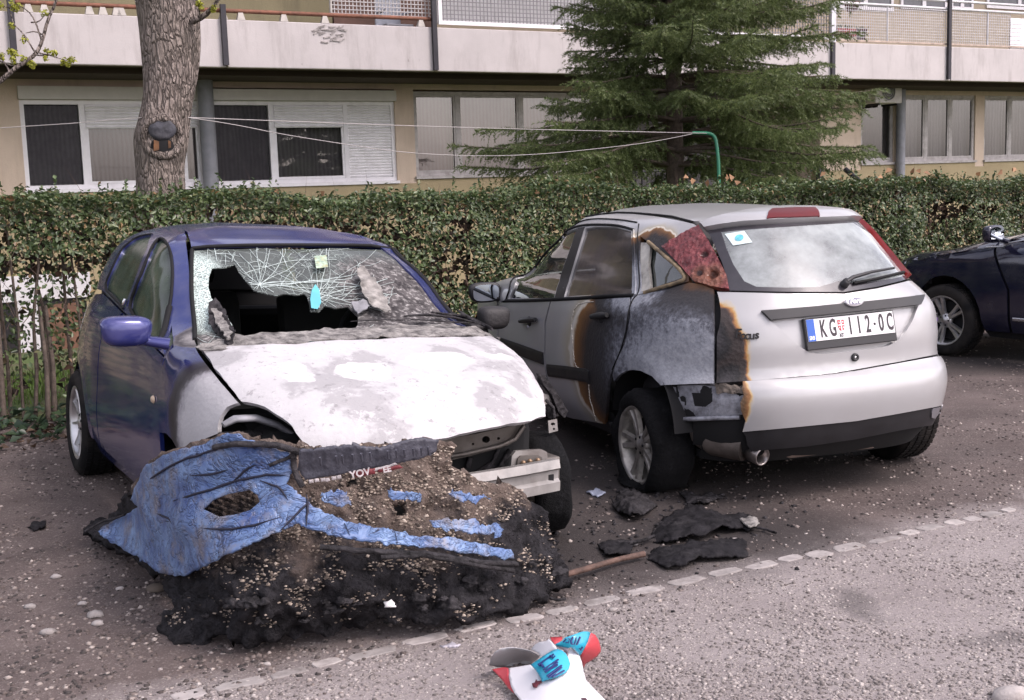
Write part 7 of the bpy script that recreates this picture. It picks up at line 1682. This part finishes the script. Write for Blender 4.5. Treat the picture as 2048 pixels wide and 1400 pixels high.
peb = k.math('MULTIPLY', k.ramp(v.outputs['Distance'], [(.28, 1.0), (.40, 0.0)]), k.math('GREATER_THAN', sv.outputs[0], .55)); dirt = k.mix(peb, dirt, k.ramp(sv.outputs[1], [(0, (.12, .09, .075)), (.6, (.30, .24, .20)), (1, (.46, .40, .34))]))
msk = k.math('ADD', k.math('MULTIPLY', sep.outputs[2], 1.7), k.math('MULTIPLY', k.noise(5, 5, .62), 1.15))
c = k.mix(k.ramp(msk, [(.82 / 2, 0.0), (1.18 / 2, 1.0)]), char, dirt) if False else k.mix(k.ramp(k.math('MULTIPLY', msk, .5), [(.56, 0.0), (.66, .92)]), char, dirt)
k.p(base=c, rough=k.ramp(n1, [(.3, .55), (.7, .95)]), spec=.12); k.bump(k.math('ADD', k.math('ADD', n1, k.math('MULTIPLY', k.noise(60, 5, .7), .5)), k.math('MULTIPLY', peb, .5)), .9, .018); CRUST = k.m
core = px_sheet(SH, [(x, y) for x, y, z in outl], 'charred_core', CRUST, bump_t, sp=7.5, lift=-.012, disp=lumpy, th=.035, edge=(9, .03), holes=[[(690, 965), (712, 958), (716, 970), (694, 976)], [(785, 1005), (812, 1003), (815, 1030), (790, 1032)]])
# molten blue skin with creases
k = NT('molten_blue_plastic'); co = k.co(); w1 = k.warp(co, 6, .10)
n1 = k.noise(8, 6, .6, vec=w1); cr = k.voro(11, 'DISTANCE_TO_EDGE', vec=k.warp(w1, 14, .05))
mp = k.n('ShaderNodeMapping'); mp.inputs['Scale'].default_value = (1, 2.6, 2.6); mp.inputs['Rotation'].default_value = (0, 0, -.4); k.l(w1, mp.inputs['Vector']); wr = k.noise(13, 6, .66, vec=mp.outputs[0], dist=1.5)
c = k.mix(k.ramp(n1, [(.30, 0.0), (.70, 1.0)]), (.040, .085, .25), (.20, .31, .52))
c = k.mix(k.ramp(k.noise(7, 8, .74), [(.50, 0.0), (.64, .85)]), c, (.20, .185, .20))
iso = k.math('ABSOLUTE', k.math('SUBTRACT', k.noise(4.5, 4, .6, vec=mp.outputs[0], dist=.8), .5)); iso2 = k.math('ABSOLUTE', k.math('SUBTRACT', k.noise(9, 3, .6, vec=mp.outputs[0], dist=1.2), .52))
c = k.mix(k.ramp(iso, [(.0, .9), (.012, 0.0)]), c, (.018, .020, .05)); c = k.mix(k.math('MULTIPLY', k.ramp(iso2, [(.0, .85), (.010, 0.0)]), k.ramp(k.noise(3, 3), [(.45, 0.0), (.55, 1.0)])), c, (.018, .020, .05))  # shade of the folds drawn into the blue as thin dark lines
c = k.mix(k.ramp(k.noise(34, 5, .7), [(.66, 0.0), (.72, .9)]), c, (.02, .018, .022))
k.p(base=c, rough=k.ramp(n1, [(.3, .28), (.7, .5)]), spec=.6); k.bump(k.math('ADD', k.math('MULTIPLY', wr, .3), k.math('ADD', k.ramp(iso, [(0, 0.0), (.05, 1.0)]), k.ramp(iso2, [(0, 0.0), (.04, .6)]))), .55, .02); BSKIN = k.m
def wrinkle(p, x, y):
    u = p.x * .85 + p.z * .5; v = p.z * .9 - p.x * .45
    u += .05 * nz(p.x * 5, p.y * 5, p.z * 5); v += .05 * nz(p.x * 5 + 9, p.y * 5, p.z * 5)
    d = .010 * nz(p.x * 3, p.y * 3, p.z * 3)
    for a, b, am in ((1.9, 4.2, .060), (5, 9, .013)):
        f1 = noise.voronoi(Vector((u * a, v * b, p.y * a * .5)))[0]; d += am * (f1[0] - .35) * -1 * (1.2 - f1[0])
    return d + .0008 * nz(p.x * 45, p.y * 45, p.z * 45)
skin = [(456, 866), (400, 887), (330, 907), (287, 931), (270, 970), (258, 1000), (276, 1016), (235, 1032), (190, 1057), (215, 1082), (250, 1102), (318, 1146), (362, 1154), (420, 1126), (500, 1086), (560, 1060), (595, 1046), (640, 1060), (690, 1074), (740, 1082), (800, 1090), (870, 1096), (960, 1108), (1030, 1120), (1022, 1100), (960, 1084), (900, 1076), (830, 1070), (760, 1056), (690, 1040), (640, 1018), (600, 990), (575, 965), (590, 935), (575, 905), (520, 888), (490, 880)]
fog = [(408, 1018), (425, 1000), (455, 988), (500, 980), (515, 990), (520, 1004), (500, 1020), (470, 1030), (440, 1034)]
px_sheet(SH, skin, 'blue_skin', BSKIN, bump_t, sp=6.5, lift=.034, disp=wrinkle, th=.008, edge=(5, .06), holes=[fog])
for pts in ([(865, 1042), (900, 1032), (955, 1043), (1012, 1058), (1006, 1072), (930, 1064), (882, 1056)], [(768, 984), (810, 982), (848, 990), (846, 1003), (790, 999)], [(900, 988), (950, 984), (985, 995), (960, 1003), (915, 1000)], [(640, 985), (690, 980), (700, 1010), (660, 1008)]):
    px_sheet(SH, pts, 'blue_skin', BSKIN, bump_t, sp=4.5, lift=.028, disp=wrinkle, th=.006, edge=(11, .05))
CREASE = simple('crease_shadow_navy', (.012, .013, .03), .7, var=.3)  # dark navy tubes paint the shade lying in the folds
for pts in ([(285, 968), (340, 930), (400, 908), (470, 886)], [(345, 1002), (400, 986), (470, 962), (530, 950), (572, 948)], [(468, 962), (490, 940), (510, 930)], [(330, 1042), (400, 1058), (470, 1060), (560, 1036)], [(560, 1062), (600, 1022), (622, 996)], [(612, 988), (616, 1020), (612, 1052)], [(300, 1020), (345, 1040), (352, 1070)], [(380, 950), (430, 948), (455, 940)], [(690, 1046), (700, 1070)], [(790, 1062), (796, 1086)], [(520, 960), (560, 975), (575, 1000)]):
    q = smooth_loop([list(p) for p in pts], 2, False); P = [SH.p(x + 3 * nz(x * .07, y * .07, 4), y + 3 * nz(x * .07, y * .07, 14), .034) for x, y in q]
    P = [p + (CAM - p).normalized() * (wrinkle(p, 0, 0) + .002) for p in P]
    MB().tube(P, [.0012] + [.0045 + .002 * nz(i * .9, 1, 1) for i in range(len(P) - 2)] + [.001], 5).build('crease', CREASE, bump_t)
px_sheet(SH, fog, 'fog_lamp_grate', CRUST, bump_t, sp=5, lift=-.004, disp=lambda p, x, y: .010 * math.sin((y + x * .22) * .9) + .006 * nz(p.x * 40, p.y * 40, p.z * 40), th=.01)
# dark strip rolls along the lower crease
GREYP = NT('burnt_grey_plastic'); _n = GREYP.noise(20, 7, .7); GREYP.p(base=GREYP.mix(GREYP.ramp(_n, [(.3, 0.0), (.7, 1.0)]), (.030, .030, .042), (.085, .085, .108)), rough=.5); GREYP.bump(GREYP.math('ADD', _n, GREYP.noise(70, 4)), .5, .008); GREYP = GREYP.m
for pts, r_ in (([(640, 1092), (720, 1102), (800, 1104), (880, 1112), (960, 1124), (1032, 1130)], .016), ([(760, 1112), (840, 1110), (900, 1120), (1025, 1142)], .016), ([(590, 905), (586, 925), (592, 950), (605, 972)], .014), ([(430, 895), (500, 885), (560, 892), (600, 905)], .018), ([(540, 930), (575, 915), (600, 900)], .012), ([(170, 1060), (215, 1040), (250, 1030)], .008)):
    MB().tube([SH.p(x, y, .035) + Vector((0, 0, .008 * nz(x * .05, y * .05, 2))) for x, y in smooth_loop([list(q) for q in pts], 2, False)], r_, 7, flat=.6).build('molten_roll', CHAR if r_ < .02 else GREYP, bump_t)
grl = [(598, 903), (680, 893), (703, 892), (704, 886), (712, 889), (722, 896), (760, 897), (785, 891), (820, 881), (850, 877), (878, 882), (872, 903), (840, 918), (800, 926), (700, 945), (612, 961), (596, 940)]
gp = px_sheet(SH, grl, 'grille_panel', GREYP, bump_t, sp=5, lift=.078, th=.012, edge=(2.5, .1), disp=lambda p, x, y: .004 * nz(p.x * 22, p.y * 22, p.z * 22) + (.005 if (x % 26) < 5 and 895 < y < 935 else 0))
for i, x in enumerate((640, 672, 684, 705, 722, 740, 775, 792, 808, 826, 842, 856)):
    y0 = 915 - (x - 640) * .10; MB().tube([SH.p(x, y0, .090), SH.p(x + 2, y0 + 16, .088)], .004, 5).build('grille_rib', GREYP, gp)
WT = simple('scorched_white_label', (.42, .38, .38), .6, var=.4, nscale=30); RT = simple('scorched_red_label', (.17, .03, .035), .5, var=.35, nscale=20)
def label_strip(pts, th_, mat, nm): px_sheet(SH, pts, nm, mat, gp, sp=5, lift=.086, th=.004, edge=(1.2, .2))
label_strip([(746, 938), (780, 930), (790, 926), (795, 929), (750, 943)], 0, WT, 'label_strip'); label_strip([(705, 944), (750, 937), (750, 948), (712, 955)], 0, RT, 'label_strip'); label_strip([(750, 939), (800, 930), (806, 936), (760, 946)], 0, RT, 'label_strip')
def tiny(txt, x0, y0, x1, y1, size, mat):
    a, b = SH.p(x0, y0, .094), SH.p(x1, y1, .094); x = (b - a).normalized(); n_ = (CAM - (a + b) / 2).normalized(); y = n_.cross(x).normalized(); z_ = x.cross(y)
    M = Matrix((x, y, z_)).transposed().to_4x4(); M.translation = (a + b) / 2; put_text(txt, size, M, mat, gp, 'label_lettering', 1.0, .001, .001)
tiny('YOV', 706, 950, 734, 944, .032, WT); tiny('EE', 764, 941, 784, 937, .026, WT)
for i, (x, y) in enumerate(((622, 963), (634, 961), (646, 960), (655, 960), (668, 957), (678, 955))):
    px_sheet(SH, [(x - 5, y - 3), (x + 4, y - 4), (x + 5, y + 2), (x - 4, y + 4)], 'label_scrap', WT, gp, sp=3, lift=.084, th=.003, edge=(1.5, .3))
# loose lumps of char at the rim, pebbles on the crust, a scrap of white
def blob_obj(name, c, r_, mat, parent=None, seed=0.0, amp=.45, sub=3, label=None):
    bm_ = bmesh.new(); bmesh.ops.create_icosphere(bm_, subdivisions=sub, radius=1)
    for v in bm_.verts:
        q = v.co.copy(); d = 1 + amp * (nz(q.x * 1.5 + seed, q.y * 1.5, q.z * 1.5) + .5 * nz(q.x * 4 + seed, q.y * 4, q.z * 4) + .35 * nz(q.x * 9, q.y * 9 + seed, q.z * 9))
        v.co = Vector((q.x * r_[0] * d, q.y * r_[1] * d, max(-.25, q.z) * r_[2] * d)) + Vector(c)
    me = bpy.data.meshes.new(name); bm_.to_mesh(me); bm_.free(); me.materials.append(mat); me.polygons.foreach_set('use_smooth', [True] * len(me.polygons)); return mesh_obj(name, me, parent, label)
for i in range(24):
    t = rr.random(); x = 340 + t * 790; y = (1262 - 90 * max(0, (x - 620) / 500)) - rr.uniform(-6, 60); p = SH.p(x, y, .0); s_ = rr.uniform(.010, .028)
    blob_obj('char_lump', (p.x, p.y, max(.01, p.z)), (s_ * 1.3, s_, s_ * .8), CHAR, bump_t, i * 1.7, .8, 3)
bv = [core.data.vertices[i].co for i in range(len(core.data.vertices) // 2)]
tree_ = BVHTree.FromPolygons([v.co for v in core.data.vertices], [list(p.vertices) for p in core.data.polygons])
def samp_core(rg, n):
    out_ = []
    for _ in range(n * 4):
        x, y = rg.uniform(330, 1110), rg.uniform(890, 1255); u_ = nz(x * .016, y * .02, 5) + .4 * nz(x * .05, y * .06, 9)
        hi = SH.z(x, y)
        if u_ + (hi - .30) * 1.0 + rg.normal(0, .18) < .16: continue
        if x < 600 and y < 1100 - (x - 350) * .25: continue
        if inside((x, y), skin) or inside((x, y), grl): continue
        h = tree_.ray_cast(CAM, ray(x, y))
        if h[0] is not None and h[0].y < 7: out_.append(tuple(h[0]))
        if len(out_) >= n: break
    return np.array(out_)
k = NT('crusted_pebble'); g = k.n('ShaderNodeNewGeometry'); k.p(base=k.ramp(g.outputs['Random Per Island'], [(0, (.05, .04, .034)), (.45, (.16, .125, .10)), (.8, (.30, .24, .195)), (1, (.46, .39, .33))]), rough=.85); PEB = k.m
gravel(3400, samp_core, .003, .0105, 'pebble_crust', PEB, bump_t)
p = SH.p(780, 1210, .03); blob_obj('white_scrap', p, (.022, .012, .016), simple('white_scrap', (.75, .73, .72), .7, var=.05), bump_t, 3, .6, 2)
# ------------------------------------------------------------------ other burnt pieces on the ground
FLATC = simple('charred_mat', (.014, .013, .015), .8, var=.5, nscale=18, bump=.9, bscale=40, spec=.15, dirt=(.045, .042, .044, .7))
def flat_piece(pts, h_, name, label, cat, mat=FLATC, sp=6, amp=.014, group='charred pieces on the ground'):
    ctrl = [(x, y, .004) for x, y in pts]; cx = sum(p[0] for p in pts) / len(pts); cy = sum(p[1] for p in pts) / len(pts)
    for q in (.0, .35, .6): ctrl += [(cx + (x - cx) * q, cy + (y - cy) * q, h_) for x, y in pts]
    sh_ = Sheet(ctrl); o = px_sheet(sh_, pts, name, mat, None, sp=sp * .7, lift=.002, th=.008, edge=(8, .016), disp=lambda p, x, y: amp * nz(p.x * 14, p.y * 14, 1) + amp * .6 * nz(p.x * 36, p.y * 36, 3))
    return tag(o, label, cat, group)
flat_piece([(1225, 1000), (1250, 975), (1275, 975), (1300, 990), (1312, 1015), (1290, 1028), (1250, 1028), (1232, 1018)], .07, 'charred_lump', 'small charred lump right under the flat tyre of the silver car', 'charred lump', CHAR, 5, .02)
flat_piece([(1300, 1065), (1330, 1035), (1365, 1012), (1410, 1010), (1450, 1030), (1500, 1028), (1520, 1045), (1500, 1058), (1455, 1050), (1420, 1062), (1370, 1070), (1330, 1080), (1305, 1080)], .055, 'charred_mat', 'crumpled charred mat with a frayed pale end, farther from the kerb stones', 'charred mat')
flat_piece([(1298, 1118), (1305, 1098), (1350, 1088), (1420, 1080), (1470, 1076), (1495, 1082), (1496, 1108), (1440, 1112), (1400, 1114), (1370, 1128), (1330, 1130)], .045, 'charred_mat', 'long flat charred slab lying next to the edging stones', 'charred mat')
flat_piece([(1480, 1040), (1500, 1030), (1518, 1044), (1500, 1056)], .05, 'ash_scrap', 'pale grey ash scrap at the end of the crumpled mat', 'ash scrap', ASHM, 5)
flat_piece([(1190, 1088), (1230, 1078), (1275, 1088), (1262, 1106), (1210, 1110)], .02, 'charred_scrap', 'thin charred scrap between the blue heap and the long slab', 'charred scrap')
flat_piece([(1355, 985), (1420, 982), (1446, 990), (1420, 1002), (1370, 1003)], .03, 'charred_scrap', 'molten black rubber spilled beside the flat tyre', 'molten rubber', CHAR, 5)
flat_piece([(55, 1050), (75, 1042), (96, 1045), (90, 1056), (66, 1060)], .015, 'charred_scrap', 'lone black scrap on the gravel at the far left', 'charred scrap')
flat_piece([(1174, 985), (1195, 976), (1212, 984), (1196, 992)], .02, 'plastic_shard', 'pale blue-grey plastic shard behind the burnt front wheel', 'plastic shard', simple('blue_grey_shard', (.30, .33, .42), .4, var=.2), 5)
flat_piece([(880, 1292), (900, 1284), (920, 1288), (905, 1296)], .01, 'plastic_shard', 'small pale shard between the heap and the edging stones', 'plastic shard', simple('pale_shard', (.40, .38, .42), .4, var=.2), 4, .004)
def rod(pts, r_, name, label, cat, mat, group=None):
    o = MB().tube([at_z(x, y, r_ + .006 + z) for x, y, z in pts], [r_ * (1 + .25 * nz(i * 2.1, 3, 1)) for i in range(len(pts))], 8).build(name, mat, None, label); o['category'] = cat; return o
rod([(1128, 1150, .01), (1165, 1140, .01), (1205, 1128, .012), (1240, 1118, .008), (1288, 1108, .004)], .013, 'burnt_rod', 'rust-brown burnt rod sticking out of the heap towards the slab', 'rod', simple('rusty_burnt_rod', (.10, .058, .045), .8, var=.45, nscale=30, bump=.5))
rod([(1228, 1084, .004), (1262, 1086, .006), (1290, 1080, .006), (1308, 1072, .01)], .009, 'burnt_cable', 'black burnt cable curling from the crumpled mat', 'cable', CHAR)
rod([(1500, 1052, .01), (1530, 1058, .004), (1552, 1066, .004)], .006, 'burnt_cable', 'black burnt cable end right of the crumpled mat', 'cable', CHAR)
rod([(1100, 1196, .004), (1116, 1200, .003), (1132, 1198, .003)], .006, 'twig', 'thin dark stick at the right foot of the heap', 'stick', CHAR)
def samp_crumb(rg, n):
    P = [at_z(rg.normal(1290, 140), rg.normal(1052, 48), 0) for _ in range(n)]; return np.array([(p.x, p.y, ground_z(p.x, p.y) + .002) for p in P])
tag(gravel(420, samp_crumb, .003, .018, 'char_crumbs', CHAR), 'small black crumbs of char strewn among the burnt pieces', 'char crumbs')
# pale sizeable stones
STONE_L = ['pale pebble beside the left tip of the blue skin', 'rounded pale stone left of the heap, the larger of the pair', 'rounded pale stone left of the heap, the smaller of the pair', 'pale pebble highest in the row of stones at the left', 'pale flat stone nearest the left edge of the road', 'small pebble between the heap and the edging stones', 'pale pebble under the tail of the silver car', 'pebble at the foot of the heap by the edging stones', 'big pale stone at the lower right corner of the road', 'pebble lying between the burnt cable and the long slab', 'pale cream stone resting at the left foot of the char', 'brown clod of earth beside the lower blue edge', 'pale stone above the pair at the left of the heap', 'small pebble by the left edge of the picture', 'small pale stone between the clod and the stone pair', 'pebble touching the upper edge of the long charred slab', 'pebble on the edging line right of the heap', 'small pebble on the road below the edging stones']
stones = [(265, 1010, .028), (190, 1232, .030), (195, 1248, .022), (112, 1158, .02), (95, 1265, .026), (535, 1330, .012), (1340, 970, .02), (1225, 1222, .016), (2020, 1395, .05), (1270, 1090, .012), (372, 1236, .030), (315, 1180, .04), (165, 1210, .018), (60, 1215, .022), (240, 1180, .016), (1470, 1080, .012), (1150, 1215, .012), (700, 1330, .012)]
for i, (x, y, s_) in enumerate(stones):
    p = at_z(x, y, 0); o = blob_obj('stone', (0, 0, 0), (s_ * 1.15, s_ * .9, s_ * .6), STONE_M[i % 3] if i != 11 else simple('clod', (.10, .08, .065), .95, var=.3), None, i * 1.3, .3, 2); o.location = (p.x, p.y, ground_z(p.x, p.y) + s_ * .15)
    tag(o, STONE_L[i], 'stone', 'loose stones on the gravel')
# ------------------------------------------------------------------ crushed milk carton
carton = thing('carton', 'crushed white drink carton with red ends and blue lettered bands, lying on the road', 'carton', (0, 0, 0))
WCARD = simple('white_card', (.72, .71, .74), .32, var=.04, nscale=5, coat=.3); RCARD = simple('red_card', (.55, .055, .07), .35, var=.15, nscale=6, coat=.3); BCARD = simple('cyan_card', (.012, .34, .50), .3, var=.18, nscale=8, coat=.4); FOIL = simple('grey_foil', (.40, .39, .40), .35, metal=.6, var=.15); NAVY = simple('navy_print', (.010, .022, .13), .4, var=.1)
def ZC(pts): return [(960 + x / 7.585, 1250 + y / 7.585) for x, y in pts]
def cpatch(ctrl, pts, name, mat, lift=0.0, sp=5, th=.0015, label=None): return px_sheet(Sheet([(*ZC([(x, y)])[0], z) for x, y, z in ctrl]), ZC(pts), name, mat, carton, sp=sp, lift=lift, th=th, label=label)
# inside of the open mouth: a curled lining
cpatch([(150, 620, .03), (200, 450, .10), (350, 360, .125), (520, 340, .12), (700, 370, .10), (420, 560, .012), (650, 520, .008), (900, 470, .06), (380, 630, .02)], [(140, 600), (180, 480), (230, 410), (330, 360), (470, 340), (600, 355), (760, 390), (915, 470), (880, 510), (780, 590), (560, 625), (430, 650), (360, 640), (260, 640)], 'inner_lining', simple('grey_card_inside', (.42, .42, .44), .55, var=.15))
body_c = [(170, 640, .045), (430, 650, .055), (770, 600, .085), (900, 520, .11), (920, 850, .075), (480, 950, .03), (560, 1120, .02), (900, 1100, .05), (1300, 760, .085), (1340, 500, .11), (1560, 700, .06), (1600, 850, .05), (1760, 1000, .04), (1950, 1180, .015), (1300, 1150, .06), (1100, 950, .085), (600, 1250, .02), (1500, 1050, .065)]
cpatch(body_c, [(430, 655), (560, 635), (765, 600), (860, 700), (905, 790), (925, 850), (1000, 840), (1150, 800), (1290, 735), (1340, 680), (1365, 600), (1330, 480), (1345, 400), (1370, 350), (1450, 400), (1510, 470), (1545, 560), (1570, 700), (1610, 830), (1730, 960), (1850, 1080), (1960, 1200), (1900, 1240), (700, 1240), (600, 1130), (520, 1030), (470, 930), (440, 800)], 'front_panel', WCARD)
cpatch([(180, 680, .05), (420, 650, .058), (440, 800, .045), (480, 960, .025), (520, 1040, .012), (350, 850, .015), (240, 720, .03)], [(178, 672), (360, 640), (425, 652), (440, 800), (470, 930), (515, 1040), (430, 960), (330, 830), (240, 730)], 'red_corner', RCARD, .001)
cpatch([(770, 600, .088), (900, 500, .12), (1160, 365, .14), (1300, 430, .135), (1365, 590, .11), (1300, 730, .09), (940, 850, .080), (1050, 620, .135), (1150, 700, .12)], [(768, 600), (860, 540), (960, 470), (1080, 395), (1165, 362), (1240, 380), (1300, 430), (1340, 500), (1368, 590), (1345, 670), (1290, 730), (1150, 795), (1000, 835), (940, 858), (905, 780), (850, 690)], 'blue_band', BCARD, .004)
bandS = Sheet([(*ZC([(x, y)])[0], z) for x, y, z in [(770, 600, .088), (900, 500, .12), (1160, 365, .14), (1300, 430, .135), (1365, 590, .11), (1300, 730, .09), (940, 850, .080), (1050, 620, .135), (1150, 700, .12)]])
cpatch([(770, 370, .09), (900, 260, .14), (1050, 240, .15), (1160, 330, .145), (1130, 380, .14), (920, 480, .11)], [(765, 375), (830, 300), (900, 255), (1000, 245), (1040, 210), (1075, 245), (1150, 330), (1160, 362), (1080, 395), (960, 470), (915, 478), (880, 430)], 'back_panel', WCARD, .001)
cpatch([(1060, 190, .13), (1250, 175, .13), (1240, 240, .135), (1140, 280, .14)], [(1060, 185), (1160, 178), (1250, 175), (1245, 215), (1200, 262), (1135, 285), (1090, 240)], 'red_corner', RCARD)
backc = [(1140, 290, .135), (1250, 260, .14), (1400, 160, .165), (1560, 100, .16), (1670, 110, .14), (1700, 150, .14), (1830, 330, .09), (1800, 470, .06), (1520, 470, .10), (1440, 390, .13), (1560, 650, .02), (1620, 560, .03), (1600, 300, .15)]
cpatch(backc, [(1140, 292), (1250, 240), (1290, 190), (1400, 155), (1500, 115), (1560, 98), (1640, 98), (1680, 115), (1640, 250), (1580, 370), (1520, 472), (1440, 385), (1380, 340), (1350, 350), (1230, 330), (1160, 320)], 'blue_band', BCARD, .002)
cpatch(backc, [(1680, 115), (1750, 150), (1800, 230), (1830, 330), (1835, 400), (1780, 480), (1680, 550), (1600, 590), (1575, 660), (1545, 560), (1522, 475), (1580, 370), (1640, 250)], 'red_end', RCARD, .002)
cpatch(backc, [(1160, 325), (1230, 332), (1345, 352), (1335, 420), (1315, 440), (1260, 380)], 'grey_fold', simple('grey_violet_card', (.36, .33, .39), .4, var=.1), .001)
backS = Sheet([(*ZC([(x, y)])[0], z) for x, y, z in backc])
def strokes(sh_, lines, w_=.0045, lift=.008):
    m_ = MB()
    for ln in lines: m_.tube([sh_.p(*q, lift) for q in ZC(ln)], w_, 6, flat=.5)
    m_.build('printed_letters', NAVY, carton, None, 'stuff')
strokes(bandS, [[(885, 600), (1120, 440)], [(1070, 460), (1110, 500), (1135, 470)], [(930, 590), (960, 640)] , [(960, 680), (1190, 520)], [(985, 715), (1180, 600)], [(1180, 560), (985, 715)], [(1015, 775), (1240, 610)], [(1240, 640), (1040, 800)], [(1100, 790), (1280, 690)], [(890, 590), (915, 620)]])
strokes(backS, [[(1265, 260), (1310, 210)], [(1300, 262), (1340, 268), (1360, 210), (1330, 200)], [(1390, 290), (1380, 240), (1410, 180)], [(1390, 290), (1430, 290), (1460, 190)], [(1470, 300), (1520, 180)], [(1510, 360), (1525, 385), (1555, 330)]], .0038)
sc_ = [(*ZC([(x, y)])[0],) for x, y in ((800, 900), (840, 930), (900, 850), (850, 840))]
cpatch(body_c, [(785, 885), (830, 870), (850, 820), (870, 850), (930, 840), (935, 865), (880, 900), (855, 945), (805, 945)], 'dark_stain', simple('dark_red_stain', (.12, .02, .03), .6, var=.4), .004, 4)
cpatch(body_c, [(1530, 1105), (1610, 1105), (1640, 1160), (1600, 1160), (1560, 1130)], 'dark_stain', simple('dark_stain', (.06, .02, .03), .6, var=.4), .004, 4)
